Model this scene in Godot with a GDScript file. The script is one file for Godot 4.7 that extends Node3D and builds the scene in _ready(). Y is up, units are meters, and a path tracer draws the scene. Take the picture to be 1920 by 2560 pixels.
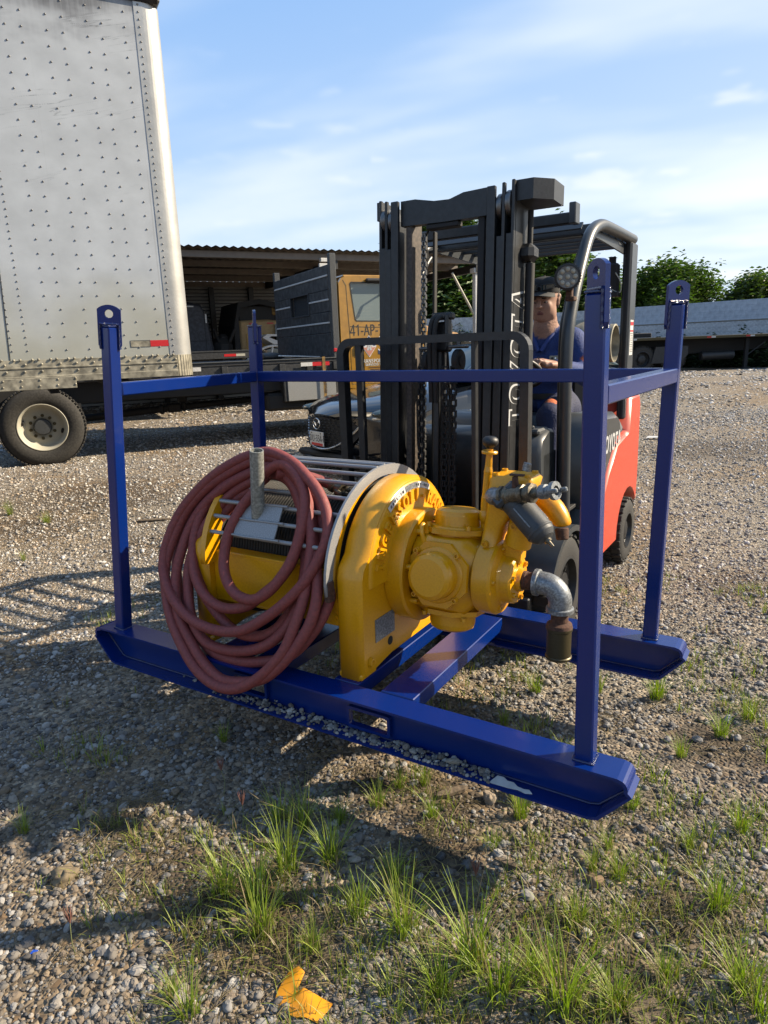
extends Node3D
# A yard scene: a blue lifting skid with an air winch and a coiled hose, carried by a forklift, with trucks, a shed and trees behind.

class MB:  # collects shapes and commits them as one mesh
	var st := SurfaceTool.new()
	var x := Transform3D.IDENTITY
	var g := 0
	var pieces := []  # like pieces that become objects of their own: [mesh, transform]
	func _init() -> void:
		st.begin(Mesh.PRIMITIVE_TRIANGLES)
		st.set_smooth_group(-1)
		st.set_color(Color.WHITE)
	func put(p := Vector3.ZERO, b := Basis.IDENTITY) -> MB:
		x = Transform3D(b, p)
		return self
	func col(c: Color) -> void:
		st.set_color(c)
	func smooth() -> void:
		g += 1
		st.set_smooth_group(g)
	func flat() -> void:
		st.set_smooth_group(-1)
	func tri(a: Vector3, b: Vector3, c: Vector3) -> void:  # counterclockwise from outside
		st.add_vertex(x * a)
		st.add_vertex(x * c)
		st.add_vertex(x * b)
	func quad(a: Vector3, b: Vector3, c: Vector3, d: Vector3) -> void:
		tri(a, b, c)
		tri(a, c, d)
	func uquad(a: Vector3, b: Vector3, c: Vector3, d: Vector3) -> void:  # with uv, a at lower left
		var p := [a, d, c, a, c, b]
		var u := [Vector2(0, 1), Vector2(0, 0), Vector2(1, 0), Vector2(0, 1), Vector2(1, 0), Vector2(1, 1)]
		for i in 6:
			st.set_uv(u[i])
			st.add_vertex(x * p[i])
	func out(pts: Array, c: Vector3) -> void:  # a convex face, turned away from c
		var n: Vector3 = (pts[1] - pts[0]).cross(pts[2] - pts[0])
		var m := Vector3.ZERO
		for p in pts:
			m += p
		if n.dot(m / pts.size() - c) < 0:
			pts.reverse()
		for i in range(1, pts.size() - 1):
			tri(pts[0], pts[i], pts[i + 1])
	func box(c: Vector3, s: Vector3, b := 0.0) -> MB:
		flat()
		var h := s * 0.5
		b = minf(b, minf(h.x, minf(h.y, h.z)) * 0.98)
		var f := func(a: int, k: Vector3) -> Vector3:
			var v := h - Vector3(b, b, b)
			v[a] = h[a]
			return c + v * k
		for a in 3:
			var e := (a + 1) % 3
			var d := (a + 2) % 3
			for t in [-1, 1]:
				var pts := []
				for q in [[-1, -1], [1, -1], [1, 1], [-1, 1]]:
					var k := Vector3.ZERO
					k[a] = t
					k[e] = q[0]
					k[d] = q[1]
					pts.append(f.call(a, k))
				out(pts, c)
				if b > 0:
					for r in [-1, 1]:
						var k1 := Vector3.ZERO
						k1[a] = t
						k1[e] = r
						k1[d] = -1
						var k2 := k1
						k2[d] = 1
						out([f.call(a, k1), f.call(a, k2), f.call(e, k2), f.call(e, k1)], c)
		if b > 0:
			for i in 8:
				var k := Vector3(1 if i & 1 else -1, 1 if i & 2 else -1, 1 if i & 4 else -1)
				out([f.call(0, k), f.call(1, k), f.call(2, k)], c)
		return self
	func lathe(prof: Array, n := 24, mode := 1, a0 := 0.0, a1 := TAU) -> MB:  # profile of (radius, height) from bottom to top, round y
		smooth()
		for i in prof.size() - 1:
			var p: Vector2 = prof[i]
			var q: Vector2 = prof[i + 1]
			if p == q:
				continue
			if mode == 1:
				smooth()
			elif mode == 0:
				flat()
			for j in n:
				var s := a0 + (a1 - a0) * j / n
				var t := a0 + (a1 - a0) * (j + 1) / n if j < n - 1 or a1 - a0 < TAU - 0.001 else a0
				var a := Vector3(p.x * cos(s), p.y, p.x * sin(s))
				var b := Vector3(q.x * cos(s), q.y, q.x * sin(s))
				var c := Vector3(q.x * cos(t), q.y, q.x * sin(t))
				var d := Vector3(p.x * cos(t), p.y, p.x * sin(t))
				if p.x > 0.00001:
					tri(a, c, d)
				if q.x > 0.00001:
					tri(a, b, c)
		return self
	static func along(d: Vector3) -> Basis:  # y axis along d
		var y := d.normalized()
		var r := Vector3.RIGHT if absf(y.x) < 0.9 else Vector3.BACK
		var z := r.cross(y).normalized()
		return Basis(y.cross(z), y, z)
	func cyl(p: Vector3, q: Vector3, r: float, r2 := -1.0, n := 16, b := 0.0) -> MB:
		if r2 < 0:
			r2 = r
		var old := x
		x = old * Transform3D(along(q - p), p)
		var l := (q - p).length()
		lathe([Vector2(0, 0), Vector2(r - b, 0), Vector2(r, b), Vector2(r2, l - b), Vector2(r2 - b, l), Vector2(0, l)], n, 1)
		x = old
		return self
	func turned(p: Vector3, d: Vector3, prof: Array, n := 24, mode := 1) -> MB:  # a lathe set at p with its axis along d
		var old := x
		x = old * Transform3D(along(d), p)
		lathe(prof, n, mode)
		x = old
		return self
	func tube(pts: Array, r: float, n := 10, closed := false, rows := []) -> MB:
		smooth()
		var m := pts.size()
		var up := Vector3.ZERO
		var rings := []
		for i in m:
			var t: Vector3
			if closed:
				t = pts[(i + 1) % m] - pts[(i + m - 1) % m]
			else:
				t = pts[mini(i + 1, m - 1)] - pts[maxi(i - 1, 0)]
			t = t.normalized()
			if up == Vector3.ZERO:
				up = t.cross(Vector3.RIGHT if absf(t.x) < 0.8 else Vector3.UP).normalized()
			up = (up - t * up.dot(t)).normalized()
			var s := t.cross(up)
			var ring := []
			var rr: float = r if rows.is_empty() else rows[i]
			for j in n:
				var a := TAU * j / n
				ring.append(pts[i] + (up * cos(a) + s * sin(a)) * rr)
			rings.append(ring)
		for i in (m if closed else m - 1):
			var a: Array = rings[i]
			var b: Array = rings[(i + 1) % m]
			var sh := 0
			if closed and i == m - 1:
				var best := 1e9
				for k in n:
					var dd: float = a[0].distance_to(b[k])
					if dd < best:
						best = dd
						sh = k
			for j in n:
				quad(a[j], a[(j + 1) % n], b[(j + 1 + sh) % n], b[(j + sh) % n])
		if not closed:
			flat()
			for e in [0, m - 1]:
				var ring: Array = rings[e]
				for j in range(1, n - 1):
					if e == 0:
						tri(ring[0], ring[j + 1], ring[j])
					else:
						tri(ring[0], ring[j], ring[j + 1])
		return self
	func prism(poly: Array, z0: float, z1: float, holes := [], sm := false) -> MB:  # polygon in x,y pushed from z0 to z1
		flat()
		var P := PackedVector2Array(poly)
		if Geometry2D.is_polygon_clockwise(P):
			P.reverse()
		var loops := [P]
		var M := PackedVector2Array(P)
		for h in holes:
			var H := PackedVector2Array(h)
			if not Geometry2D.is_polygon_clockwise(H):
				H.reverse()
			loops.append(H)
			var bi := 0
			var bj := 0
			var bd := 1e9
			for i in M.size():
				for j in H.size():
					var d := M[i].distance_to(H[j])
					if d < bd:
						bd = d
						bi = i
						bj = j
			var N := PackedVector2Array()
			for i in bi + 1:
				N.append(M[i])
			for j in H.size() + 1:
				N.append(H[(bj + j) % H.size()])
			for i in range(bi, M.size()):
				N.append(M[i])
			M = N
		var t := Geometry2D.triangulate_polygon(M)
		for i in range(0, t.size(), 3):
			var a := M[t[i]]
			var b := M[t[i + 1]]
			var c := M[t[i + 2]]
			if (b - a).cross(c - a) < 0:
				var w := b
				b = c
				c = w
			tri(Vector3(a.x, a.y, z1), Vector3(b.x, b.y, z1), Vector3(c.x, c.y, z1))
			tri(Vector3(a.x, a.y, z0), Vector3(c.x, c.y, z0), Vector3(b.x, b.y, z0))
		if sm:
			smooth()
		for L in loops:
			for i in L.size():
				var a: Vector2 = L[i]
				var b: Vector2 = L[(i + 1) % L.size()]
				quad(Vector3(a.x, a.y, z0), Vector3(b.x, b.y, z0), Vector3(b.x, b.y, z1), Vector3(a.x, a.y, z1))
		return self
	func ball(c: Vector3, s: Vector3, n := 16) -> MB:
		var old := x
		x = old * Transform3D(Basis.from_scale(s), c)
		var p := []
		for i in n / 2 + 1:
			var a := -PI / 2 + PI * i / (n / 2)
			p.append(Vector2(maxf(0.0, cos(a)) if i > 0 and i < n / 2 else 0.0, sin(a)))
		lathe(p, n, 2)
		x = old
		return self
	func loft(rings: Array, cap0 := true, cap1 := true, sm := true) -> MB:  # rings of equally many points, counterclockwise seen along the way back
		if sm:
			smooth()
		else:
			flat()
		var n: int = rings[0].size()
		for i in rings.size() - 1:
			for j in n:
				quad(rings[i][j], rings[i][(j + 1) % n], rings[i + 1][(j + 1) % n], rings[i + 1][j])
		flat()
		for e in [[cap0, 0], [cap1, rings.size() - 1]]:
			if e[0]:
				var r: Array = rings[e[1]]
				var m := Vector3.ZERO
				for p in r:
					m += p
				m /= n
				for j in n:
					if e[1] == 0:
						tri(m, r[(j + 1) % n], r[j])
					else:
						tri(m, r[j], r[(j + 1) % n])
		return self
	func grid(f: Callable, nu: int, nv: int) -> MB:  # a smooth sheet f(u, v), both 0 to 1
		smooth()
		for i in nu:
			for j in nv:
				var a: Vector3 = f.call(float(i) / nu, float(j) / nv)
				var b: Vector3 = f.call(float(i + 1) / nu, float(j) / nv)
				var c: Vector3 = f.call(float(i + 1) / nu, float(j + 1) / nv)
				var d: Vector3 = f.call(float(i) / nu, float(j + 1) / nv)
				quad(a, b, c, d)
		return self
	func done() -> ArrayMesh:
		st.generate_normals()
		st.index()
		return st.commit()


var names := {}
var mats := {}
var rng := RandomNumberGenerator.new()
var bolts := {}


func numbered(n: String) -> String:
	if not names.has(n):
		names[n] = 0
		return n
	names[n] += 1
	return "%s_%03d" % [n, names[n]]


func tag(o: Node, label: String, category := "", group := "", kind := "") -> void:
	if label:
		o.set_meta("label", label)
	if category:
		o.set_meta("category", category)
	if group:
		o.set_meta("group", group)
	if kind:
		o.set_meta("kind", kind)


func thing(called: String, label: String, category: String, t := Transform3D.IDENTITY, group := "") -> Node3D:
	var o := Node3D.new()
	o.name = numbered(called)
	add_child(o)
	o.transform = t
	tag(o, label, category, group)
	return o


func obj(called: String, mb, m: Material, parent: Node = self, t := Transform3D.IDENTITY) -> MeshInstance3D:
	if mb is MB and mb.pieces.size():
		var last: MeshInstance3D
		for q in mb.pieces:
			last = MeshInstance3D.new()
			last.name = called
			last.mesh = q[0]
			last.material_override = m
			last.transform = t * q[1]
			parent.add_child(last, true)
		return last
	var o := MeshInstance3D.new()
	o.name = numbered(called) if parent == self else called
	o.mesh = mb.done() if mb is MB else mb
	o.material_override = m
	o.transform = t
	parent.add_child(o, true)
	return o


func struct(called: String, mb, m: Material) -> MeshInstance3D:
	var o := obj(called, mb, m)
	o.set_meta("kind", "structure")
	return o


func noise_tex(freq: float, lo: float, hi: float, sd: int, type := FastNoiseLite.TYPE_SIMPLEX_SMOOTH, octaves := 4, normal := 0.0, size := 512) -> NoiseTexture2D:
	var t := NoiseTexture2D.new()
	t.width = size
	t.height = size
	t.seamless = true
	t.seamless_blend_skirt = 0.15
	var n := FastNoiseLite.new()
	n.noise_type = type
	n.seed = sd
	n.frequency = freq
	n.fractal_octaves = octaves
	if octaves < 2:
		n.fractal_type = FastNoiseLite.FRACTAL_NONE
	t.noise = n
	if normal > 0:
		t.as_normal_map = true
		t.bump_strength = normal
	else:
		var g := Gradient.new()
		g.offsets = PackedFloat32Array([0.15, 0.85])
		g.colors = PackedColorArray([Color(lo, lo, lo), Color(hi, hi, hi)])
		t.color_ramp = g
	return t


func paint_tex(freq: float, sd: int, stops: Array) -> NoiseTexture2D:  # paint with wear: stops of (noise value, linear colour)
	var t := noise_tex(freq, 0, 1, sd, FastNoiseLite.TYPE_SIMPLEX_SMOOTH, 5, 0.0, 1024)
	var g := Gradient.new()
	var o := PackedFloat32Array()
	var c := PackedColorArray()
	for s in stops:
		o.append(s[0])
		c.append((s[1] as Color).linear_to_srgb())
	g.offsets = o
	g.colors = c
	t.color_ramp = g
	return t


func mat(c: Color, rough := 0.6, metal := 0.0, tex: Texture2D = null, tscale := 1.0, nrm: Texture2D = null, nscale := 0.4, coat := 0.0) -> StandardMaterial3D:
	var m := StandardMaterial3D.new()
	m.albedo_color = (c * 0.63).linear_to_srgb()
	m.roughness = rough
	m.metallic = metal
	if tex or nrm:
		m.uv1_triplanar = true
		m.uv1_scale = Vector3.ONE * tscale
	if tex:
		m.albedo_texture = tex
	if nrm:
		m.normal_enabled = true
		m.normal_texture = nrm
		m.normal_scale = nscale
	if coat > 0:
		m.clearcoat_enabled = true
		m.clearcoat = coat
		m.clearcoat_roughness = 0.08
	return m


func rrect(x0: float, y0: float, x1: float, y1: float, r: float, n := 4) -> Array:
	var p := []
	for k in [[x1 - r, y0 + r, -PI / 2], [x1 - r, y1 - r, 0.0], [x0 + r, y1 - r, PI / 2], [x0 + r, y0 + r, PI]]:
		for i in n + 1:
			var a: float = k[2] + PI / 2 * i / n
			p.append(Vector2(k[0] + r * cos(a), k[1] + r * sin(a)))
	return p


func arc(cx: float, cy: float, r: float, a0: float, a1: float, n: int) -> Array:  # degrees
	var p := []
	for i in n + 1:
		var a := deg_to_rad(lerpf(a0, a1, float(i) / n))
		p.append(Vector2(cx + r * cos(a), cy + r * sin(a)))
	return p


func spline(c: Array, per: int, closed := false) -> Array:  # Catmull-Rom through points
	var o := []
	var m := c.size()
	for i in (m if closed else m - 1):
		var p0: Vector3 = c[(i - 1 + m) % m] if closed else c[maxi(i - 1, 0)]
		var p1: Vector3 = c[i]
		var p2: Vector3 = c[(i + 1) % m]
		var p3: Vector3 = c[(i + 2) % m] if closed else c[mini(i + 2, m - 1)]
		for k in per:
			var t := float(k) / per
			o.append(p1.cubic_interpolate(p2, p0, p3, t))
	if not closed:
		o.append(c[m - 1])
	return o


func lettering(text: String, height: float, depth := 0.002, embolden := 0.0, bold := true, wide := 1.0) -> Mesh:
	var f := SystemFont.new()
	f.font_names = PackedStringArray(["Droid Sans"])
	f.font_weight = 700 if bold else 400
	var t := TextMesh.new()
	t.text = text
	if embolden != 0.0:
		var v := FontVariation.new()
		v.base_font = f
		v.variation_embolden = embolden
		t.font = v
	else:
		t.font = f
	t.font_size = 64
	t.pixel_size = height / 46.0
	t.depth = depth
	t.curve_step = 2.0
	return t


func P3(a: Array) -> Array:  # numbers by threes to points
	var o := []
	for i in range(0, a.size(), 3):
		o.append(Vector3(a[i], a[i + 1], a[i + 2]))
	return o


func ground_y(px: float, pz: float) -> float:
	var h := 0.2 * smoothstep(4.4, 8.4, -pz) + 0.06 * smoothstep(9.0, 20.0, -pz)
	return h + 0.018 * sin(px * 1.7 + pz * 0.9) * sin(pz * 1.3 - px * 0.4) * smoothstep(0.5, 2.0, -pz) * (1.0 - smoothstep(30.0, 60.0, -pz))


const SOIL := [[-0.44, -1.62, 0.20], [-0.62, -1.72, 0.13], [-0.30, -1.45, 0.10], [0.16, -2.0, 0.17], [0.36, -1.46, 0.14], [0.12, -1.72, 0.12], [0.75, -1.5, 0.13], [1.25, -2.3, 0.22], [-0.09, -2.12, 0.10], [0.55, -1.3, 0.12], [-0.9, -2.0, 0.1]]
const SUN_AZ := 83.0  # degrees from north (-z) towards east (+x)
const SUN_EL := 32.5
var SK: Transform3D  # frame of the skid: x along the runners, y up, z towards the photographer
var FK: Transform3D  # frame of the forklift, standing on the ground


func _ready() -> void:
	rng.seed = 7
	var cam := Camera3D.new()
	cam.name = "camera"
	cam.transform = Transform3D(Basis(Vector3(0.99931, -0.03597, 0.00872), Vector3(0.03701, 0.97118, -0.23544), Vector3(0, 0.2356, 0.97185)).orthonormalized(), Vector3(0, 1.52, 0))
	cam.fov = 73.85
	cam.near = 0.05
	cam.far = 900.0
	add_child(cam)
	var env := Environment.new()
	env.background_mode = Environment.BG_SKY
	env.sky = Sky.new()
	var sm := PanoramaSkyMaterial.new()
	sm.panorama = sky_picture()
	env.sky.sky_material = sm
	env.background_energy_multiplier = 1.0
	env.tonemap_mode = Environment.TONE_MAPPER_LINEAR
	env.tonemap_exposure = 2.45
	env.sdfgi_enabled = true
	env.ssao_enabled = true
	env.ssil_enabled = true
	var we := WorldEnvironment.new()
	we.name = "world_environment"
	we.environment = env
	add_child(we)
	var sun := DirectionalLight3D.new()
	sun.name = "sun"
	sun.light_energy = 1.6
	sun.light_color = Color(1.0, 0.93, 0.82)
	sun.light_angular_distance = 0.5
	sun.shadow_enabled = true
	sun.sky_mode = DirectionalLight3D.SKY_MODE_LIGHT_ONLY
	var e := deg_to_rad(SUN_EL)
	var a := deg_to_rad(SUN_AZ)
	add_child(sun)
	sun.look_at_from_position(Vector3(sin(a) * cos(e), sin(e), -cos(a) * cos(e)) * 50.0, Vector3.ZERO)
	SK = Transform3D(Basis(Vector3(0.84839, -0.00698, 0.52933), Vector3(0.00532, 0.99997, 0.00466), Vector3(-0.52935, -0.00113, 0.84841)).orthonormalized(), Vector3(-1.1412, 0.3771, -2.739))
	FK = Transform3D(Basis(Vector3.UP, deg_to_rad(-31.96)), Vector3(-1.1412 + 0.895 * 0.84839, 0.0, -2.739 + 0.895 * 0.52933))
	make_materials()
	make_ground()
	make_gravel()
	make_shed()
	make_walls()
	make_trees()
	make_box_trailer()
	make_gold_truck()
	make_scrap()
	make_car()
	make_far_trailer()
	make_skid()
	make_winch()
	make_hose()
	make_forklift()
	make_driver()
	make_grass()
	make_litter()


func sky_picture() -> ImageTexture:  # air and thin clouds only
	var w := 1536
	var h := 768
	var im := Image.create_empty(w, h, false, Image.FORMAT_RGBF)
	var f := FastNoiseLite.new()
	f.seed = 11
	f.noise_type = FastNoiseLite.TYPE_SIMPLEX_SMOOTH
	f.frequency = 1.0
	f.fractal_octaves = 5
	var f2 := FastNoiseLite.new()
	f2.seed = 23
	f2.frequency = 1.0
	f2.fractal_octaves = 4
	var sunv := Vector3(sin(deg_to_rad(SUN_AZ)) * cos(deg_to_rad(SUN_EL)), sin(deg_to_rad(SUN_EL)), -cos(deg_to_rad(SUN_AZ)) * cos(deg_to_rad(SUN_EL)))
	for j in h:
		var el := PI * (0.5 - (j + 0.5) / h)
		var y := sin(el)
		for i in w:
			var az := TAU * (i + 0.5) / w
			var d := Vector3(sin(az) * cos(el), y, -cos(az) * cos(el))
			var c := Color(0.30, 0.28, 0.25)
			if y > -0.02:
				var t := clampf(maxf(y, 0.0) / 0.75, 0.0, 1.0)
				var s := 0.5 + 0.5 * d.dot(sunv)
				c = Color(0.57, 0.68, 0.78).lerp(Color(0.115, 0.285, 0.60), 1.0 - pow(1.0 - t, 2.1))
				c = c.lerp(Color(0.76, 0.80, 0.82), 0.7 * pow(s, 5.0) * (1.0 - 0.6 * t))
				# high thin veils, drawn out along one direction
				var p := d / (maxf(y, 0.0) + 0.16)
				var q := Vector3(p.x * 0.52 + p.z * 0.30, 0.0, p.z * 1.5 - p.x * 0.55)
				var n := f.get_noise_3d(q.x * 0.9, 3.0, q.z * 1.1)
				var n2 := f2.get_noise_3d(q.x * 0.35 + 9.0, 1.0, q.z * 0.4)
				var veil := smoothstep(-0.35, 0.7, n + 0.8 * n2 + 0.12)
				c = c.lerp(Color(0.62, 0.68, 0.73), 0.72 * veil)
				# small low bright clouds
				var lowc := f.get_noise_3d(az * 5.5 + 2.0, 40.0, el * 34.0) + 0.35 * f2.get_noise_3d(az * 3.0, 7.0, el * 9.0)
				var band := smoothstep(0.06, 0.13, el) * (1.0 - smoothstep(0.22, 0.42, el))
				c = c.lerp(Color(0.74, 0.76, 0.77), band * 0.6 * smoothstep(0.34, 0.62, lowc) * smoothstep(0.3, 0.85, s))
				# bank of white towards the sun, near the horizon
				var bank := smoothstep(0.62, 0.92, s) * (1.0 - smoothstep(0.17, 0.31, el + 0.10 * n)) * smoothstep(-0.5, 0.3, n2 + n)
				c = c.lerp(Color(0.84, 0.87, 0.87), 0.85 * bank)
				if y < 0.0:
					c = c.lerp(Color(0.30, 0.28, 0.25), -y / 0.02)
			im.set_pixel(i, j, c * 0.61)
	return ImageTexture.create_from_image(im)


func make_materials() -> void:
	var mott := noise_tex(0.012, 0.9, 1.0, 3)
	var fine := noise_tex(0.05, 0.84, 1.0, 4)
	var grime := noise_tex(0.02, 0.62, 1.0, 5, FastNoiseLite.TYPE_SIMPLEX_SMOOTH, 5)
	var bumps := noise_tex(0.06, 0, 1, 6, FastNoiseLite.TYPE_SIMPLEX_SMOOTH, 3, 3.0)
	var coarse := noise_tex(0.15, 0, 1, 8, FastNoiseLite.TYPE_SIMPLEX, 3, 6.0)
	mats.blue = mat(Color.WHITE, 0.25, 0.0, paint_tex(0.09, 71, [[0.0, Color(0.0006, 0.013, 0.115)], [0.45, Color(0.001, 0.024, 0.19)], [0.80, Color(0.001, 0.026, 0.2)], [0.90, Color(0.012, 0.035, 0.17)], [1.0, Color(0.11, 0.13, 0.2)]]), 3.0, bumps, 0.05, 0.2)
	mats.blue.metallic_specular = 0.45
	mats.weld = mat(Color(0.0008, 0.017, 0.15), 0.2, 0.0, fine, 9.0, coarse, 1.2, 0.7)
	mats.yellow = mat(Color.WHITE, 0.33, 0.0, paint_tex(0.03, 72, [[0.0, Color(0.40, 0.17, 0.004)], [0.14, Color(0.80, 0.35, 0.001)], [0.6, Color(0.90, 0.41, 0.001)], [1.0, Color(0.93, 0.44, 0.002)]]), 2.4, bumps, 0.08, 0.15)
	mats.ycast = mat(Color.WHITE, 0.34, 0.0, mats.yellow.albedo_texture, 3.1, coarse, 0.06, 0.15)
	mats.silver = mat(Color(0.46, 0.46, 0.46), 0.42, 0.3, fine, 6.0, bumps, 0.15)
	mats.galv = mat(Color(0.46, 0.49, 0.51), 0.45, 0.6, grime, 9.0, bumps, 0.2)
	mats.brass = mat(Color(0.30, 0.26, 0.19), 0.42, 0.7, grime, 11.0, bumps, 0.2)
	mats.bronze = mat(Color(0.105, 0.085, 0.04), 0.42, 0.5, fine, 6.0, bumps, 0.15)
	mats.hose = mat(Color(0.35, 0.070, 0.062), 0.62, 0.0, noise_tex(0.03, 0.78, 1.0, 9, FastNoiseLite.TYPE_SIMPLEX_SMOOTH, 5), 4.0, coarse, 0.5)
	mats.rust = mat(Color(0.16, 0.07, 0.04), 0.85, 0.1, grime, 7.0, coarse, 0.6)
	mats.black = mat(Color(0.018, 0.02, 0.023), 0.42, 0.0, grime, 2.5, bumps, 0.12)
	mats.soot = mat(Color(0.012, 0.012, 0.013), 0.75, 0.0, fine, 4.0)
	mats.steel = mat(Color(0.25, 0.25, 0.25), 0.38, 0.8, fine, 8.0)
	mats.char = mat(Color(0.045, 0.052, 0.058), 0.38, 0.0, mott, 3.0, bumps, 0.1)
	mats.panel = mat(Color(0.055, 0.062, 0.068), 0.55, 0.0, mott, 4.0, coarse, 0.2)
	mats.orange = mat(Color(0.72, 0.075, 0.028), 0.42, 0.0, mott, 3.0, coarse, 0.12, 0.25)
	mats.rubber = mat(Color(0.028, 0.027, 0.026), 0.82, 0.0, fine, 5.0, coarse, 0.25)
	mats.tyre = mat(Color(0.06, 0.056, 0.05), 0.85, 0.0, grime, 3.0, bumps, 0.2)
	mats.cream = mat(Color(0.62, 0.59, 0.48), 0.5, 0.0, fine, 5.0)
	mats.white = mat(Color(0.78, 0.78, 0.76), 0.5, 0.0, mott, 3.0)
	mats.red = mat(Color(0.62, 0.015, 0.02), 0.4)
	mats.gold = mat(Color(0.52, 0.27, 0.035), 0.3, 0.1, mott, 1.2, null, 0.4, 0.5)
	mats.deck = mat(Color(0.035, 0.038, 0.042), 0.55, 0.0, grime, 1.6, bumps, 0.2)
	mats.board = mat(Color(0.085, 0.09, 0.095), 0.6, 0.0, noise_tex(0.016, 0.5, 1.0, 33, FastNoiseLite.TYPE_SIMPLEX_SMOOTH, 5), 1.0, bumps, 0.1)
	mats.glass = mat(Color(0.03, 0.05, 0.055), 0.05, 0.0)
	mats.glass.metallic_specular = 0.7
	mats.chrome = mat(Color(0.7, 0.71, 0.73), 0.15, 1.0)
	mats.sheet = mat(Color(0.5, 0.49, 0.46), 0.6, 0.1, mott, 0.6)
	mats.roof = mat(Color(0.25, 0.215, 0.185), 0.7, 0.1, mott, 0.8)
	mats.wall = mat(Color(0.66, 0.69, 0.72), 0.85, 0.0, noise_tex(0.02, 0.85, 1.0, 21, FastNoiseLite.TYPE_SIMPLEX_SMOOTH, 5), 0.5, coarse, 0.1)
	mats.alu = mat(Color(0.66, 0.65, 0.61), 0.4, 0.6, mott, 0.8, bumps, 0.04)
	mats.tan = mat(Color(0.50, 0.46, 0.35), 0.6, 0.2, grime, 1.2)
	mats.diamond = mat(Color(0.5, 0.5, 0.48), 0.45, 0.5, fine, 3.0, noise_tex(0.08, 0, 1, 31, FastNoiseLite.TYPE_CELLULAR, 1, 5.0), 0.6)
	mats.carblack = mat(Color(0.006, 0.008, 0.012), 0.12, 0.0, null, 1.0, null, 0.4, 1.0)
	mats.trim = mat(Color(0.012, 0.012, 0.013), 0.5)
	mats.bark = mat(Color(0.10, 0.075, 0.05), 0.95, 0.0, grime, 2.0, coarse, 0.8)
	mats.wood = mat(Color(0.27, 0.20, 0.13), 0.9, 0.0, grime, 5.0, coarse, 0.6)
	mats.stone = mat(Color(0.40, 0.37, 0.31), 0.9, 0.0, fine, 6.0, coarse, 0.8)
	mats.letter = mat(Color(0.55, 0.56, 0.56), 0.5)
	mats.ink = mat(Color(0.02, 0.02, 0.025), 0.5)
	mats.cable = mat(Color(0.05, 0.047, 0.04), 0.55, 0.4, fine, 10.0, coarse, 0.6)
	mats.scrapyellow = mat(Color(0.42, 0.24, 0.05), 0.7, 0.0, grime, 1.0)


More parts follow.
